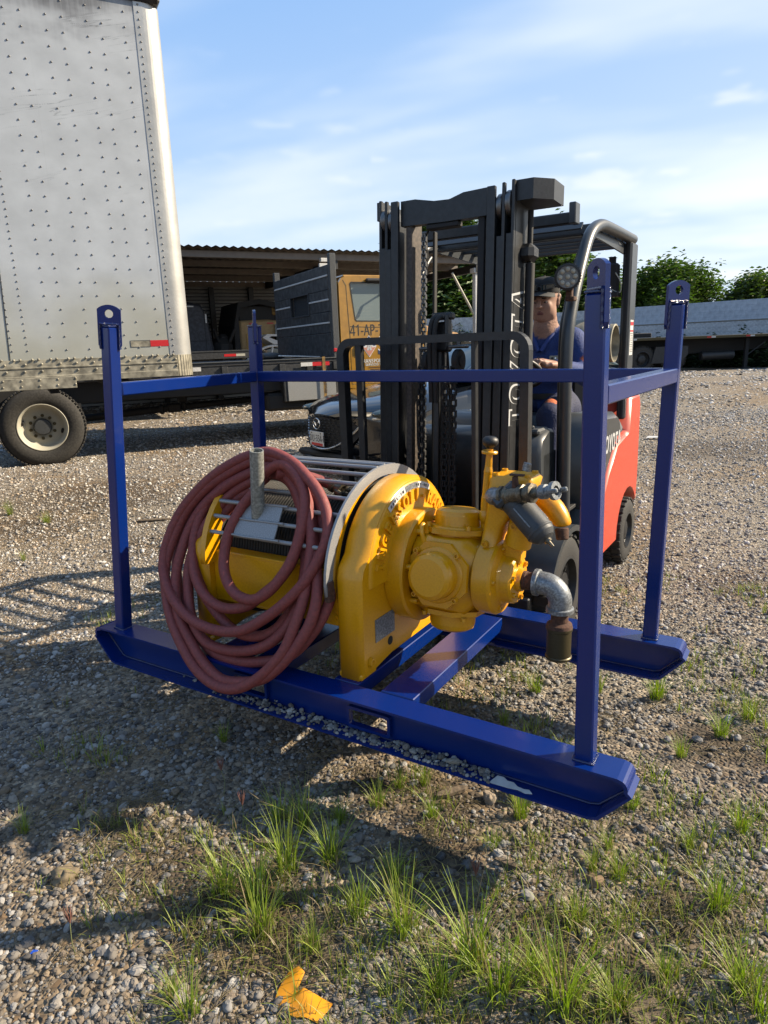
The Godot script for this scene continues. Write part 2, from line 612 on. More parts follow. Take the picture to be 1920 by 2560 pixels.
func make_ground() -> void:
	var xs := PackedFloat32Array()
	var zs := PackedFloat32Array()
	for v in [-300.0, -120.0, -60.0, -35.0, -22.0, -15.0, -11.0, -8.5]:
		xs.append(v)
	for i in 40:
		xs.append(-7.0 + i * 0.14)
	for i in 75:
		xs.append(-1.4 + i * 0.05)
	for i in 32:
		xs.append(2.35 + i * 0.15)
	for v in [8.5, 11.0, 15.0, 22.0, 35.0, 60.0, 120.0, 300.0]:
		xs.append(v)
	for v in [120.0, 40.0, 15.0, 6.0, 3.0]:
		zs.append(v)
	for i in 14:
		zs.append(1.5 - i * 0.15)
	for i in 48:
		zs.append(-0.65 - i * 0.05)
	for i in 66:
		zs.append(-3.1 - i * 0.15)
	for v in [-15.0, -18.0, -22.0, -27.0, -35.0, -50.0, -90.0, -180.0, -400.0]:
		zs.append(v)
	var big := FastNoiseLite.new()
	big.seed = 5
	big.frequency = 0.35
	big.fractal_octaves = 4
	var mid := FastNoiseLite.new()
	mid.seed = 15
	mid.frequency = 1.6
	mid.fractal_octaves = 3
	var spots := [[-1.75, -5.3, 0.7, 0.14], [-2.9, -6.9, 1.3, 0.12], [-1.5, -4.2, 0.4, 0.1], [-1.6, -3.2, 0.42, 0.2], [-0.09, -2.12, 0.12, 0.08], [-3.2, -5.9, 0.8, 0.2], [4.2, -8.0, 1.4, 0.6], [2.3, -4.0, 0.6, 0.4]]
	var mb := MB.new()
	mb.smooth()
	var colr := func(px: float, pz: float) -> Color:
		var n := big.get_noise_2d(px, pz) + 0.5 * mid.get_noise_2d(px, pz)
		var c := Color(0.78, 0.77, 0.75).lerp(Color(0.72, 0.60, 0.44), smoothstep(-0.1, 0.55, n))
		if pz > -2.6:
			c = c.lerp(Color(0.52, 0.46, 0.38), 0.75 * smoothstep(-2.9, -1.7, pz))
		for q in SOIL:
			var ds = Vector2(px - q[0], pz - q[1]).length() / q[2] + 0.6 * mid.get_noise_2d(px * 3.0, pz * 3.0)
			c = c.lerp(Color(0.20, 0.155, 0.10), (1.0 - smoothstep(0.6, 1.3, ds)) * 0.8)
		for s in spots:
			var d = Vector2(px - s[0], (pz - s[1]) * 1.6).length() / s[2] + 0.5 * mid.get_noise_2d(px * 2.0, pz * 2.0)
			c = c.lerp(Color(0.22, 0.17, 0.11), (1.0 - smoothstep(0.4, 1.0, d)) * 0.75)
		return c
	for i in xs.size() - 1:
		for j in zs.size() - 1:
			var k := [[i, j], [i + 1, j], [i + 1, j + 1], [i, j + 1]]
			var p := []
			var cc := []
			for q in k:
				p.append(Vector3(xs[q[0]], ground_y(xs[q[0]], zs[q[1]]), zs[q[1]]))
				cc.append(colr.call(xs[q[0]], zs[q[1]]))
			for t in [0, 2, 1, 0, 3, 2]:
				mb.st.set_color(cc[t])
				mb.st.add_vertex(p[t])
	var ramp := Gradient.new()
	ramp.offsets = PackedFloat32Array([0.0, 0.18, 0.36, 0.5, 0.66, 0.82, 1.0])
	ramp.colors = PackedColorArray([Color(0.28, 0.25, 0.22), Color(0.62, 0.60, 0.56), Color(0.42, 0.38, 0.33), Color(0.74, 0.70, 0.64), Color(0.50, 0.47, 0.43), Color(0.86, 0.82, 0.75), Color(0.58, 0.50, 0.40)])
	var ct := NoiseTexture2D.new()
	ct.width = 2048
	ct.height = 2048
	ct.seamless = true
	ct.seamless_blend_skirt = 0.05
	var cn := FastNoiseLite.new()
	cn.noise_type = FastNoiseLite.TYPE_CELLULAR
	cn.cellular_return_type = FastNoiseLite.RETURN_CELL_VALUE
	cn.fractal_type = FastNoiseLite.FRACTAL_NONE
	cn.frequency = 0.055
	cn.seed = 41
	ct.noise = cn
	ct.color_ramp = ramp
	var ht := NoiseTexture2D.new()
	ht.width = 2048
	ht.height = 2048
	ht.seamless = true
	ht.seamless_blend_skirt = 0.05
	var hn := FastNoiseLite.new()
	hn.noise_type = FastNoiseLite.TYPE_CELLULAR
	hn.cellular_return_type = FastNoiseLite.RETURN_DISTANCE2_SUB
	hn.fractal_type = FastNoiseLite.FRACTAL_NONE
	hn.frequency = 0.055
	hn.seed = 41
	ht.noise = hn
	ht.as_normal_map = true
	ht.bump_strength = 14.0
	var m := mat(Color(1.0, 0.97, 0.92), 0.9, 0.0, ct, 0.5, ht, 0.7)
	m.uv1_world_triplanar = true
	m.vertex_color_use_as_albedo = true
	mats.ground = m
	struct("ground", mb, m)


func pebble_mesh(sd: int) -> ArrayMesh:
	var r := RandomNumberGenerator.new()
	r.seed = sd
	var mb := MB.new()
	var n := 7
	var rows := 4
	var rings := []
	for i in rows:
		var el := lerpf(-0.9, 1.15, float(i) / (rows - 1))
		var ring := []
		for j in n:
			var a := TAU * j / n + (0.5 if i % 2 else 0.0)
			var q := r.randf_range(0.82, 1.12)
			ring.append(Vector3(cos(a) * cos(el), sin(el), -sin(a) * cos(el)) * q)
		rings.append(ring)
	mb.loft(rings, false, true, sd % 2 == 0)
	return mb.done()


func make_gravel() -> void:
	var tones := [Color(0.42, 0.405, 0.38), Color(0.31, 0.30, 0.285), Color(0.19, 0.182, 0.178), Color(0.36, 0.32, 0.265), Color(0.48, 0.465, 0.44), Color(0.25, 0.225, 0.195), Color(0.32, 0.25, 0.18), Color(0.11, 0.108, 0.108), Color(0.16, 0.145, 0.13)]
	var m := mat(Color.WHITE, 0.85)
	m.vertex_color_use_as_albedo = true
	mats.pebble = m
	var whole := thing("gravel", "loose grey and tan gravel pebbles covering the yard around the skid", "gravel")
	tag(whole, "", "", "", "stuff")
	var lump := FastNoiseLite.new()
	lump.seed = 77
	lump.frequency = 2.2
	lump.fractal_octaves = 3
	for k in 5:
		var far := k == 4
		var mm := MultiMesh.new()
		mm.transform_format = MultiMesh.TRANSFORM_3D
		mm.use_colors = true
		mm.mesh = pebble_mesh(100 + k)
		var tr := []
		var co := []
		var want := 36000 if far else 42000
		while tr.size() < want:
			var u := rng.randf()
			var zz := -(0.95 + 11.0 * pow(u, 1.9))
			if far:
				zz = -(10.0 + 15.0 * pow(u, 1.2))
			var half := -zz * 0.66 + 0.3
			var xx := rng.randf_range(-half, half)
			var dens := lump.get_noise_2d(xx, zz)
			var bare := false
			for q in SOIL:
				bare = bare or Vector2(xx - q[0], zz - q[1]).length() < q[2] * (1.0 + 1.2 * dens) and rng.randf() < 0.72
			if bare:
				continue
			if zz > -3.2 and dens < 0.02 and rng.randf() < 0.62:
				continue
			var s := 0.0031 * exp(rng.randfn(0.0, 0.55)) * (1.0 + 0.10 * absf(zz))
			if zz > -3.2:
				s *= 1.12
			s = minf(s, 0.0175) if not far else 0.0012 * absf(zz) * exp(rng.randfn(0.0, 0.35))
			var b := Basis.from_euler(Vector3(rng.randf_range(-0.4, 0.4), rng.randf() * TAU, rng.randf_range(-0.4, 0.4)))
			b = b * Basis.from_scale(Vector3(s * rng.randf_range(0.9, 1.55), s * rng.randf_range(0.5, 0.95) * (0.5 if far else 1.0), s * rng.randf_range(0.8, 1.15)))
			tr.append(Transform3D(b, Vector3(xx, ground_y(xx, zz) + s * rng.randf_range(0.0, 0.45), zz)))
			var c: Color = tones[rng.randi() % tones.size()]
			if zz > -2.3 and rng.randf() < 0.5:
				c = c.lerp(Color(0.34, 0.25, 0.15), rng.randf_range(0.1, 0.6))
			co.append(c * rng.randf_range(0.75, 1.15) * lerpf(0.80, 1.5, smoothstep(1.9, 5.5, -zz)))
		mm.instance_count = tr.size()
		for i in tr.size():
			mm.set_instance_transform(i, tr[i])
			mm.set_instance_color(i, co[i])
		var o := MultiMeshInstance3D.new()
		o.name = "pebbles"
		o.multimesh = mm
		o.material_override = m
		whole.add_child(o, true)
		tag(o, "", "", "", "stuff")


func make_skid() -> void:
	var o := thing("lifting_skid", "blue steel lifting skid with four eyed posts, carried on the forklift forks", "lifting skid", SK)
	var B: Material = mats.blue
	for rear in [0, 1]:
		var z0 = 0.032 - 0.925 * rear
		var outline := [Vector2(-0.115, 0), Vector2(2.075, 0)] + arc(2.075, -0.03, 0.03, 60, -10, 4) + [Vector2(2.117, -0.047)] + [Vector2(2.03, -0.147), Vector2(2.0, -0.155), Vector2(-0.045, -0.155), Vector2(-0.068, -0.147), Vector2(-0.155, -0.05)] + arc(-0.12, -0.03, 0.03, 190, 110, 4)
		var inner := []
		for p in outline:
			var c := Vector2(clampf(p.x, 0.04, 1.96), -0.0775)
			inner.append(p + (c - p).normalized() * 0.0085 / maxf(0.35, absf((c - p).normalized().y) if absf(p.y + 0.0775) > 0.07 else 0.8))
		var t := thing_part("runner", o)
		obj("flange", MB.new().prism(outline, z0 - 0.1, z0, [inner]), B, t)
		var web := []
		for p in inner:
			web.append(p)
		var zw = z0 - 0.062
		var holes := []
		for u in [0.7, 1.24]:
			holes.append(rrect(u - 0.078, -0.122, u + 0.078, -0.062, 0.006, 1))
		obj("web", MB.new().prism(web, zw - 0.008, zw, holes), B, t)
		for u in [0.7, 1.24]:
			obj("pocket_rim", MB.new().prism(rrect(u - 0.088, -0.132, u + 0.088, -0.052, 0.01, 2), zw + 0.0015, zw + 0.016, [rrect(u - 0.077, -0.121, u + 0.077, -0.063, 0.006, 2)]), B, t)
		var wl := MB.new()  # weld bead along the inside of the flange
		var line := []
		for i in inner.size() + 1:
			var p: Vector2 = inner[i % inner.size()]
			line.append(Vector3(p.x + (0.003 if p.x < 1 else -0.003), p.y + (0.003 if p.y < -0.08 else -0.003), zw + 0.003))
		wl.tube(line, 0.004, 6)
		obj("weld_bead", wl, mats.weld, t)
	# crossbeams between the runners, flush with their tops
	for u in [[1.165, 0.105], [1.385, 0.13], [0.60, 0.105], [0.82, 0.13]]:
		var w: float = u[1]
		obj("crossbeam", MB.new().box(Vector3(u[0] - w / 2, -0.03, -0.472), Vector3(w, 0.058, 0.79), 0.003), B, o)
	# posts: base corner (front right corner of the tube) and top offset
	var posts := [[0.0, 0.0, 0.146, 0.004, 45.0], [2.0, 0.0, -0.02, -0.002, -45.0], [2.0, 0.9246, 0.014, -0.002, 45.0], [0.0, 0.9246, 0.047, 0.002, -45.0]]
	for p in posts:
		var base := Vector3(p[0] - 0.0257, 0.0, -p[1] - 0.0257)
		var lean := Vector3(p[2], 1.263, -p[3])
		var t := thing_part("post", o)
		var sh := Transform3D(Basis(Vector3.RIGHT, lean.normalized(), Vector3.BACK).orthonormalized(), base)
		sh.basis = Basis(MB.along(lean))
		sh.basis = Basis((Vector3.RIGHT - lean.normalized() * lean.normalized().x).normalized(), lean.normalized(), Vector3.BACK)
		sh.basis.z = sh.basis.x.cross(sh.basis.y).normalized()
		obj("tube", MB.new().box(Vector3(0, 0.6315, 0), Vector3(0.0514, 1.263, 0.0514), 0.0045), B, t, sh)
		obj("cap", MB.new().box(Vector3(0, 1.2665, 0), Vector3(0.054, 0.006, 0.054), 0.002), mats.weld, t, sh)
		var lug := [Vector2(-0.042, 1.195), Vector2(-0.033, 1.180), Vector2(0.033, 1.180), Vector2(0.042, 1.195), Vector2(0.042, 1.326)]
		lug += arc(0.0, 1.284, 0.060, 46, 134, 10)
		lug += [Vector2(-0.042, 1.326)]
		obj("lifting_eye", MB.new().prism(lug, -0.0065, 0.0065, [arc(0, 1.311, 0.0155, 0, 345, 23)]), B, t, sh * Transform3D(Basis(Vector3.UP, deg_to_rad(p[4])), Vector3.ZERO))
		var w := MB.new()
		var dd := Basis(Vector3.UP, deg_to_rad(p[4]))
		for s in [-1, 1]:
			for f in [-1, 1]:
				var pts := []
				for i in 13:
					pts.append(dd * Vector3(s * 0.0345 + 0.0012 * sin(i * 2.2), 1.27 - i * 0.0075, f * 0.008))
				w.tube(pts, 0.0045, 6)
		for f in [-1, 1]:
			var pts := []
			for i in 13:
				pts.append(dd * Vector3(-0.034 + i * 0.0057, 1.2735 + 0.001 * sin(i * 2.7), f * 0.009))
			w.tube(pts, 0.005, 6)
		obj("weld_bead", w, mats.weld, t, sh)
		var fw := MB.new()
		var r := 0.0275
		var loop := []
		for i in 32:
			var a := TAU * i / 32.0
			loop.append(Vector3(clampf(r * 1.5 * cos(a), -r, r), 0.002, clampf(r * 1.5 * sin(a), -r, r)) + Vector3(0, 0.001 * sin(i * 3.1), 0))
		fw.tube(loop, 0.0042, 6, true)
		obj("foot_weld", fw, mats.weld, t, sh)
	# three rails at one height; the near side stays open
	var y := 1.019
	var px := func(i: int) -> float: return posts[i][0] - 0.0257 + posts[i][2] * y / 1.263
	var x0: float = px.call(0)
	var x3: float = px.call(3)
	var x1: float = px.call(1)
	var x2: float = px.call(2)
	for q in [[Vector3(x0, y, -0.053), Vector3(x3, y, -0.925)], [Vector3(x3 + 0.025, y, -0.951), Vector3(x2 - 0.025, y, -0.951)], [Vector3(x1, y, -0.053), Vector3(x2, y, -0.925)]]:
		var d: Vector3 = q[1] - q[0]
		var b := Basis(d.cross(Vector3.UP).normalized(), Vector3.UP, -d.normalized()) if absf(d.z) > absf(d.x) else Basis.IDENTITY
		var size := Vector3(0.0508, 0.0508, d.length()) if absf(d.z) > absf(d.x) else Vector3(d.length(), 0.0508, 0.0508)
		obj("rail", MB.new().box(Vector3.ZERO, size, 0.004), B, o, Transform3D(b, (q[0] + q[1]) / 2))
	# torn white sticker on the lower flange of the near runner
	var st := [Vector2(1.70, 0.0), Vector2(1.715, 0.034), Vector2(1.735, 0.036), Vector2(1.75, 0.027), Vector2(1.77, 0.028), Vector2(1.785, 0.018), Vector2(1.805, 0.016), Vector2(1.822, 0.019), Vector2(1.835, 0.008), Vector2(1.815, 0.002), Vector2(1.79, 0.006), Vector2(1.76, 0.002)]
	obj("torn_sticker", MB.new().prism(st, -0.0005, 0.0005), mats.white, o, Transform3D(Basis(Vector3.RIGHT, deg_to_rad(-75)), Vector3(0, -0.146, 0.0225)))
	# gravel lying on the lower flange of the near runner
	var tones := [Color(0.50, 0.48, 0.44), Color(0.33, 0.32, 0.30), Color(0.20, 0.19, 0.185), Color(0.58, 0.56, 0.52), Color(0.28, 0.24, 0.20)]
	var mm := MultiMesh.new()
	mm.transform_format = MultiMesh.TRANSFORM_3D
	mm.use_colors = true
	mm.mesh = pebble_mesh(105)
	var n := 460
	mm.instance_count = n
	for i in n:
		var u := 0.52 + 1.18 * pow(rng.randf(), 0.8)
		if rng.randf() < 0.04:
			u = rng.randf_range(0.30, 1.78)
		var heap := 0.022 * (0.5 + 0.5 * sin(u * 9.0)) * smoothstep(0.5, 0.9, u) * (1.0 - smoothstep(1.5, 1.75, u))
		var zz := rng.randf_range(-0.024, 0.026)
		var s := 0.0052 * exp(rng.randfn(0.0, 0.4))
		var b := Basis.from_euler(Vector3(rng.randf() * 0.6, rng.randf() * TAU, rng.randf() * 0.6)) * Basis.from_scale(Vector3(s * 1.3, s * 0.8, s))
		mm.set_instance_transform(i, Transform3D(b, Vector3(u, -0.1445 + rng.randf() * heap * (1.0 - smoothstep(-0.02, 0.026, zz)), zz)))
		mm.set_instance_color(i, tones[rng.randi() % 5] * rng.randf_range(0.5, 0.95))
	var gr := MultiMeshInstance3D.new()
	gr.name = "spilled_gravel"
	gr.multimesh = mm
	gr.material_override = mats.pebble
	gr.transform = SK
	add_child(gr)
	tag(gr, "line of small gravel stones lying along the lower flange of the blue runner", "gravel", "", "stuff")
	var long := obj("oblong_stone", pebble_mesh(301), mats.stone, self, SK * Transform3D(Basis(Vector3.UP, 0.5) * Basis.from_scale(Vector3(0.026, 0.010, 0.011)), Vector3(1.57, -0.128, 0.0)))
	tag(long, "oblong tan stone on the blue runner's lower flange, largest among the gravel there", "stone")


func thing_part(called: String, parent: Node) -> Node3D:
	var o := Node3D.new()
	o.name = called
	parent.add_child(o, true)
	return o


func bolt(mb: MB, p: Vector3, d: Vector3, r := 0.011, h := 0.012) -> void:
	var key := "%.4f %.4f" % [r, h]
	if not bolts.has(key):
		bolts[key] = MB.new().turned(Vector3.ZERO, Vector3.UP, [Vector2(r * 1.25, 0), Vector2(r * 1.25, 0.003), Vector2(r, 0.003), Vector2(r, h), Vector2(r * 0.62, h), Vector2(r * 0.55, h * 0.5), Vector2(0, h * 0.5)], 10).done()
	mb.pieces.append([bolts[key], mb.x * Transform3D(MB.along(d), p)])


func make_winch() -> void:
	var o := thing("air_winch", "yellow air winch with silver drum guard, bolted on the blue skid", "winch", SK)
	var Y: Material = mats.yellow
	var C: Material = mats.ycast
	var ax := Vector3(0, 0.34, -0.47)
	var side := Basis(Vector3(0, 0, -1), Vector3(0, 1, 0), Vector3(1, 0, 0))  # local (v, w) drawn in x, y and pushed along +x
	# end frames: foot, straight sides and an arched top
	for e in [[1.065, 1.172, 0.0], [0.355, 0.44, 1.0]]:
		var t := thing_part("end_frame", o)
		var poly := [Vector2(0.094, 0.0), Vector2(0.175, 0.0), Vector2(0.30, 0.018), Vector2(0.66, 0.018), Vector2(0.76, 0.0), Vector2(0.855, 0.0), Vector2(0.85, 0.37), Vector2(0.835, 0.41)]
		poly += arc(0.47, 0.34, 0.335, 20, 160, 20)
		poly += [Vector2(0.112, 0.41), Vector2(0.10, 0.37)]
		var pm := MB.new()
		bevel_prism(pm, poly, e[0], e[1], 0.016)
		obj("plate", pm, C, t, Transform3D(side, Vector3.ZERO))
		obj("lightening_hole", MB.new().cyl(Vector3(e[1] - 0.01, 0.085, -0.287), Vector3(e[1] + 0.0015, 0.085, -0.287), 0.017, -1, 18), mats.soot, t)
		var pad := MB.new()
		pad.box(Vector3((e[0] + e[1]) / 2, 0.012, -0.145), Vector3(0.10, 0.024, 0.10), 0.006)
		pad.box(Vector3((e[0] + e[1]) / 2, 0.012, -0.80), Vector3(0.10, 0.024, 0.11), 0.006)
		obj("foot", pad, C, t)
		var bl := MB.new()
		bolt(bl, Vector3(e[1] + 0.001, 0.055, -0.15), Vector3.RIGHT, 0.016, 0.01)
		bolt(bl, Vector3(e[1] + 0.001, 0.055, -0.79), Vector3.RIGHT, 0.016, 0.01)
		obj("bolt", bl, C, t)
	# domed gear housing on the right end frame
	var hs := MB.new()
	hs.put(Vector3(1.160, ax.y, ax.z), MB.along(Vector3.RIGHT)).lathe([Vector2(0.322, 0.0), Vector2(0.318, 0.010), Vector2(0.308, 0.017), Vector2(0.29, 0.020), Vector2(0.25, 0.022), Vector2(0.228, 0.027), Vector2(0.20, 0.032)], 56, 2, deg_to_rad(-2), deg_to_rad(184))
	var hg: MeshInstance3D = obj("gear_housing", hs, C, o)
	var word := "INGERSOLL-RAND"
	for i in word.length():
		var a := deg_to_rad(168.0 - i * 10.4)
		var outw := Vector3(0, sin(a), -cos(a))
		var b := Basis(outw.cross(Vector3.RIGHT), outw, Vector3.RIGHT)
		obj("raised_letter", lettering(word[i], 0.046, 0.014, 0.25), C, hg, Transform3D(b, Vector3(1.184, ax.y, ax.z) + outw * 0.262))
	# direction label, bent to the arc
	var lab := MB.new()
	var labd := MB.new()
	for k in 10:
		var pts := []
		for q in [[k, 0.312], [k + 1, 0.312], [k + 1, 0.288], [k, 0.288]]:
			var a := deg_to_rad(126.0 - q[0] * 6.2)
			pts.append(Vector3(lerpf(1.1815, 1.1795, (q[1] - 0.288) / 0.024), ax.y + sin(a) * q[1], ax.z - cos(a) * q[1]))
		(lab if k < 4 or k > 6 else labd).quad(pts[3], pts[2], pts[1], pts[0])
	var lb := obj("direction_label", lab, mats.white, hg)
	obj("worn_label", labd, mats.galv, hg)
	for q in [["HAUL-IN", 113.5], ["PAY-OUT", 76.0]]:
		for i in q[0].length():
			var a := deg_to_rad(q[1] + (3 - i) * 3.0)
			var outw := Vector3(0, sin(a), -cos(a))
			obj("printed_letter", lettering(q[0][i], 0.011, 0.0008), mats.ink, lb, Transform3D(Basis(outw.cross(Vector3.RIGHT), outw, Vector3.RIGHT), Vector3(1.1815, ax.y, ax.z) + outw * 0.2995))
	# brake band behind the housing
	obj("brake_band", MB.new().turned(Vector3(1.025, ax.y, ax.z), Vector3.RIGHT, [Vector2(0.33, 0), Vector2(0.352, 0.0), Vector2(0.352, 0.03), Vector2(0.33, 0.03)], 56), Y, o)
	# drum with rope
	var prof := [Vector2(0.0, 0), Vector2(0.318, 0), Vector2(0.318, 0.012), Vector2(0.262, 0.012)]
	for i in 40:
		var y := 0.016 + i * 0.0142
		prof.append(Vector2(0.262, y))
		prof.append(Vector2(0.2685, y + 0.0035))
		prof.append(Vector2(0.27, y + 0.007))
		prof.append(Vector2(0.2685, y + 0.0107))
	prof += [Vector2(0.262, 0.585), Vector2(0.318, 0.585), Vector2(0.318, 0.597), Vector2(0, 0.597)]
	obj("rope_drum", MB.new().turned(Vector3(0.45, ax.y, ax.z), Vector3.RIGHT, prof, 48), mats.cable, o)
	# silver guard: a flat hoop near the right frame, a yellow one at the left, and bars between
	var hoop := []
	for a in range(-4, 185, 6):
		hoop.append(Vector2(ax.z * -1 - 0.41 * cos(deg_to_rad(a)), ax.y + 0.41 * sin(deg_to_rad(a)) * (0.905 if a > 0 else 1.0)))
	for a in range(184, -5, -6):
		hoop.append(Vector2(ax.z * -1 - 0.368 * cos(deg_to_rad(a)), ax.y + 0.368 * sin(deg_to_rad(a)) * (0.9 if a > 0 else 1.0)))
	obj("guard_hoop", MB.new().prism(hoop, 1.048, 1.058, [], true), mats.silver, o, Transform3D(side, Vector3.ZERO))
	var hl := []
	for a in range(0, 181, 6):
		hl.append(Vector2(0.47 - 0.395 * cos(deg_to_rad(a)), ax.y + 0.40 * sin(deg_to_rad(a)) * 0.9))
	for a in range(180, -1, -6):
		hl.append(Vector2(0.47 - 0.318 * cos(deg_to_rad(a)), ax.y + 0.33 * sin(deg_to_rad(a)) * 0.9))
	obj("side_hoop", MB.new().prism(hl, 0.436, 0.462, [], true), Y, o, Transform3D(side, Vector3.ZERO))
	for a in [20, 30, 40, 51, 63, 73, 84, 92, 104, 118, 133, 150]:
		var r := 0.372
		var p := Vector3(0.44, ax.y + r * sin(deg_to_rad(a)) * 0.985, ax.z + r * cos(deg_to_rad(a)))
		obj("guard_bar", MB.new().cyl(p, p + Vector3(0.61, 0, 0), 0.008, -1, 10), mats.silver, o)
	# saddle plates and the hose hanger welded on the bars
	var pa := deg_to_rad(30.0)
	var pt := Transform3D(Basis(Vector3.RIGHT, PI / 2 - pa), Vector3(0.70, ax.y + 0.381 * sin(pa) * 0.985, ax.z + 0.381 * cos(pa)))
	obj("saddle_plate", MB.new().box(Vector3(-0.005, 0, 0.0), Vector3(0.20, 0.007, 0.14), 0.001), mats.silver, o, pt)
	var wb := MB.new()
	for z in [-0.066, 0.0, 0.066]:
		wb.tube([Vector3(-0.11, 0.004, z), Vector3(-0.05, 0.006, z + 0.002), Vector3(0.02, 0.003, z), Vector3(0.12, 0.005, z - 0.001)], 0.005, 6)
	obj("weld_bead", wb, mats.silver, o, pt)
	var hb := Vector3(0.662, 0.452, -0.172)
	var ht := Vector3(0.728, 0.80, -0.125)
	var hm := MB.new()
	hm.turned(hb, ht - hb, [Vector2(0.0, 0), Vector2(0.0255, 0), Vector2(0.0255, (ht - hb).length()), Vector2(0.0215, (ht - hb).length()), Vector2(0.0215, 0.15), Vector2(0, 0.15)], 28)
	obj("hose_hanger", hm, mat(Color(0.52, 0.53, 0.48), 0.5, 0.3, mats.galv.albedo_texture, 7.0), o)
	# front pan
	var pan := MB.new()
	pan.box(Vector3(0.755, 0.275, -0.145), Vector3(0.63, 0.20, 0.012), 0.003)
	pan.box(Vector3(0.755, 0.378, -0.168), Vector3(0.63, 0.012, 0.06), 0.003)
	pan.box(Vector3(0.755, 0.178, -0.168), Vector3(0.63, 0.012, 0.06), 0.003)
	obj("front_pan", pan, Y, o)
	var pb := MB.new()
	bolt(pb, Vector3(1.045, 0.205, -0.139), Vector3.BACK, 0.011, 0.009)
	obj("pan_bolt", pb, Y, o)
	obj("hoop_foot", MB.new().box(Vector3(1.053, 0.325, -0.085), Vector3(0.022, 0.075, 0.035), 0.003), mats.rust, o)
	# name plate without readable print
	obj("name_plate", MB.new().box(Vector3(1.1735, 0.158, -0.252), Vector3(0.003, 0.088, 0.134), 0.001), mats.galv, o)
	# adaptor disc and motor
	obj("adaptor_disc", MB.new().turned(Vector3(1.17, ax.y, ax.z), Vector3.RIGHT, [Vector2(0.205, 0.0), Vector2(0.216, 0.004), Vector2(0.216, 0.068), Vector2(0.209, 0.076), Vector2(0.17, 0.078), Vector2(0.14, 0.066), Vector2(0, 0.066)], 56), C, o)
	var mo := thing_part("air_motor", o)
	var body := MB.new()
	var rings := []
	for q in [[1.235, 0.125], [1.25, 0.146], [1.30, 0.15], [1.40, 0.15], [1.44, 0.142], [1.475, 0.105], [1.50, 0.10]]:
		var ring := []
		for j in 24:
			var a := TAU * (j + 0.5) / 24
			var k: float = q[1] * pow(pow(absf(cos(a)), 5.0) + pow(absf(sin(a)), 5.0), -0.2) * 0.97
			ring.append(Vector3(q[0], ax.y + k * cos(a), ax.z + k * sin(a)))
		rings.append(ring)
	body.loft(rings)
	obj("crankcase", body, C, mo)
	for k in 4:
		var a := deg_to_rad([98.0, 8.0, -82.0, -172.0][k])
		var d := Vector3(0, cos(a), sin(a)) if false else Vector3(0, sin(a), cos(a))
		var c := Vector3(1.355, ax.y, ax.z)
		var hd := MB.new()
		hd.turned(c + d * 0.12, d, [Vector2(0.100, 0.0), Vector2(0.102, 0.038), Vector2(0.098, 0.044), Vector2(0.086, 0.046), Vector2(0.085, 0.082), Vector2(0.080, 0.098), Vector2(0.066, 0.107), Vector2(0, 0.109)], 36)
		obj("cylinder_head", hd, C, mo)
		var fl := MB.new()
		var u := Vector3.RIGHT
		var s := d.cross(u).normalized()
		var oct := []
		for j in 8:
			var b := TAU * (j + 0.5) / 8
			oct.append(Vector2(0.125 * cos(b), 0.125 * sin(b)))
		fl.x = Transform3D(Basis(u, s, u.cross(s)), c + d * 0.148)
		fl.prism(oct, -0.009, 0.009)
		obj("head_flange", fl, C, mo)
		var bl := MB.new()
		for j in 4:
			var b := TAU * (j + 0.5) / 4
			bolt(bl, c + d * 0.158 + (u * cos(b) + s * sin(b)) * 0.112, d, 0.0095, 0.016)
		obj("head_bolt", bl, C, mo)
	# rim bolts round the adaptor
	var rb := MB.new()
	for j in 8:
		var b := TAU * (j + 0.3) / 8
		bolt(rb, Vector3(1.242, ax.y + 0.178 * sin(b), ax.z + 0.178 * cos(b)), Vector3.RIGHT, 0.0105, 0.034)
	obj("adaptor_bolt", rb, C, mo)
	var eye := []
	for j in 11:
		var a := deg_to_rad(-35.0 + j * 25.0)
		eye.append(Vector3(1.315, 0.52 + 0.026 * sin(a) + 0.012, -0.315 + 0.018 * cos(a)))
	obj("lifting_ring", MB.new().tube([Vector3(1.322, 0.487, -0.29), Vector3(1.318, 0.515, -0.283), Vector3(1.314, 0.54, -0.288), Vector3(1.312, 0.546, -0.303), Vector3(1.313, 0.535, -0.318), Vector3(1.315, 0.51, -0.325)], 0.008, 8), C, mo)
	# rotary valve chest
	var vc := thing_part("valve_chest", o)
	obj("drum_body", MB.new().turned(Vector3(1.47, ax.y - 0.005, ax.z), Vector3.RIGHT, [Vector2(0.0, 0), Vector2(0.128, 0.0), Vector2(0.137, 0.008), Vector2(0.137, 0.066), Vector2(0.13, 0.076), Vector2(0.096, 0.084), Vector2(0.09, 0.094), Vector2(0.088, 0.125), Vector2(0.082, 0.132), Vector2(0.045, 0.134), Vector2(0.04, 0.15), Vector2(0, 0.15)], 44), C, vc)
	var vb := MB.new()
	for j in 6:
		var b := TAU * (j + 0.35) / 6
		bolt(vb, Vector3(1.596, ax.y - 0.005 + 0.068 * sin(b), ax.z + 0.068 * cos(b)), Vector3.RIGHT, 0.0095, 0.017)
	for j in 5:
		var b := TAU * (j + 0.1) / 5
		bolt(vb, Vector3(1.545, ax.y - 0.005 + 0.112 * sin(b), ax.z + 0.112 * cos(b)), Vector3.RIGHT, 0.0085, 0.013)
	obj("cover_bolt", vb, C, vc)
	# throttle block that rises from the chest
	var tb := MB.new()
	var tr := []
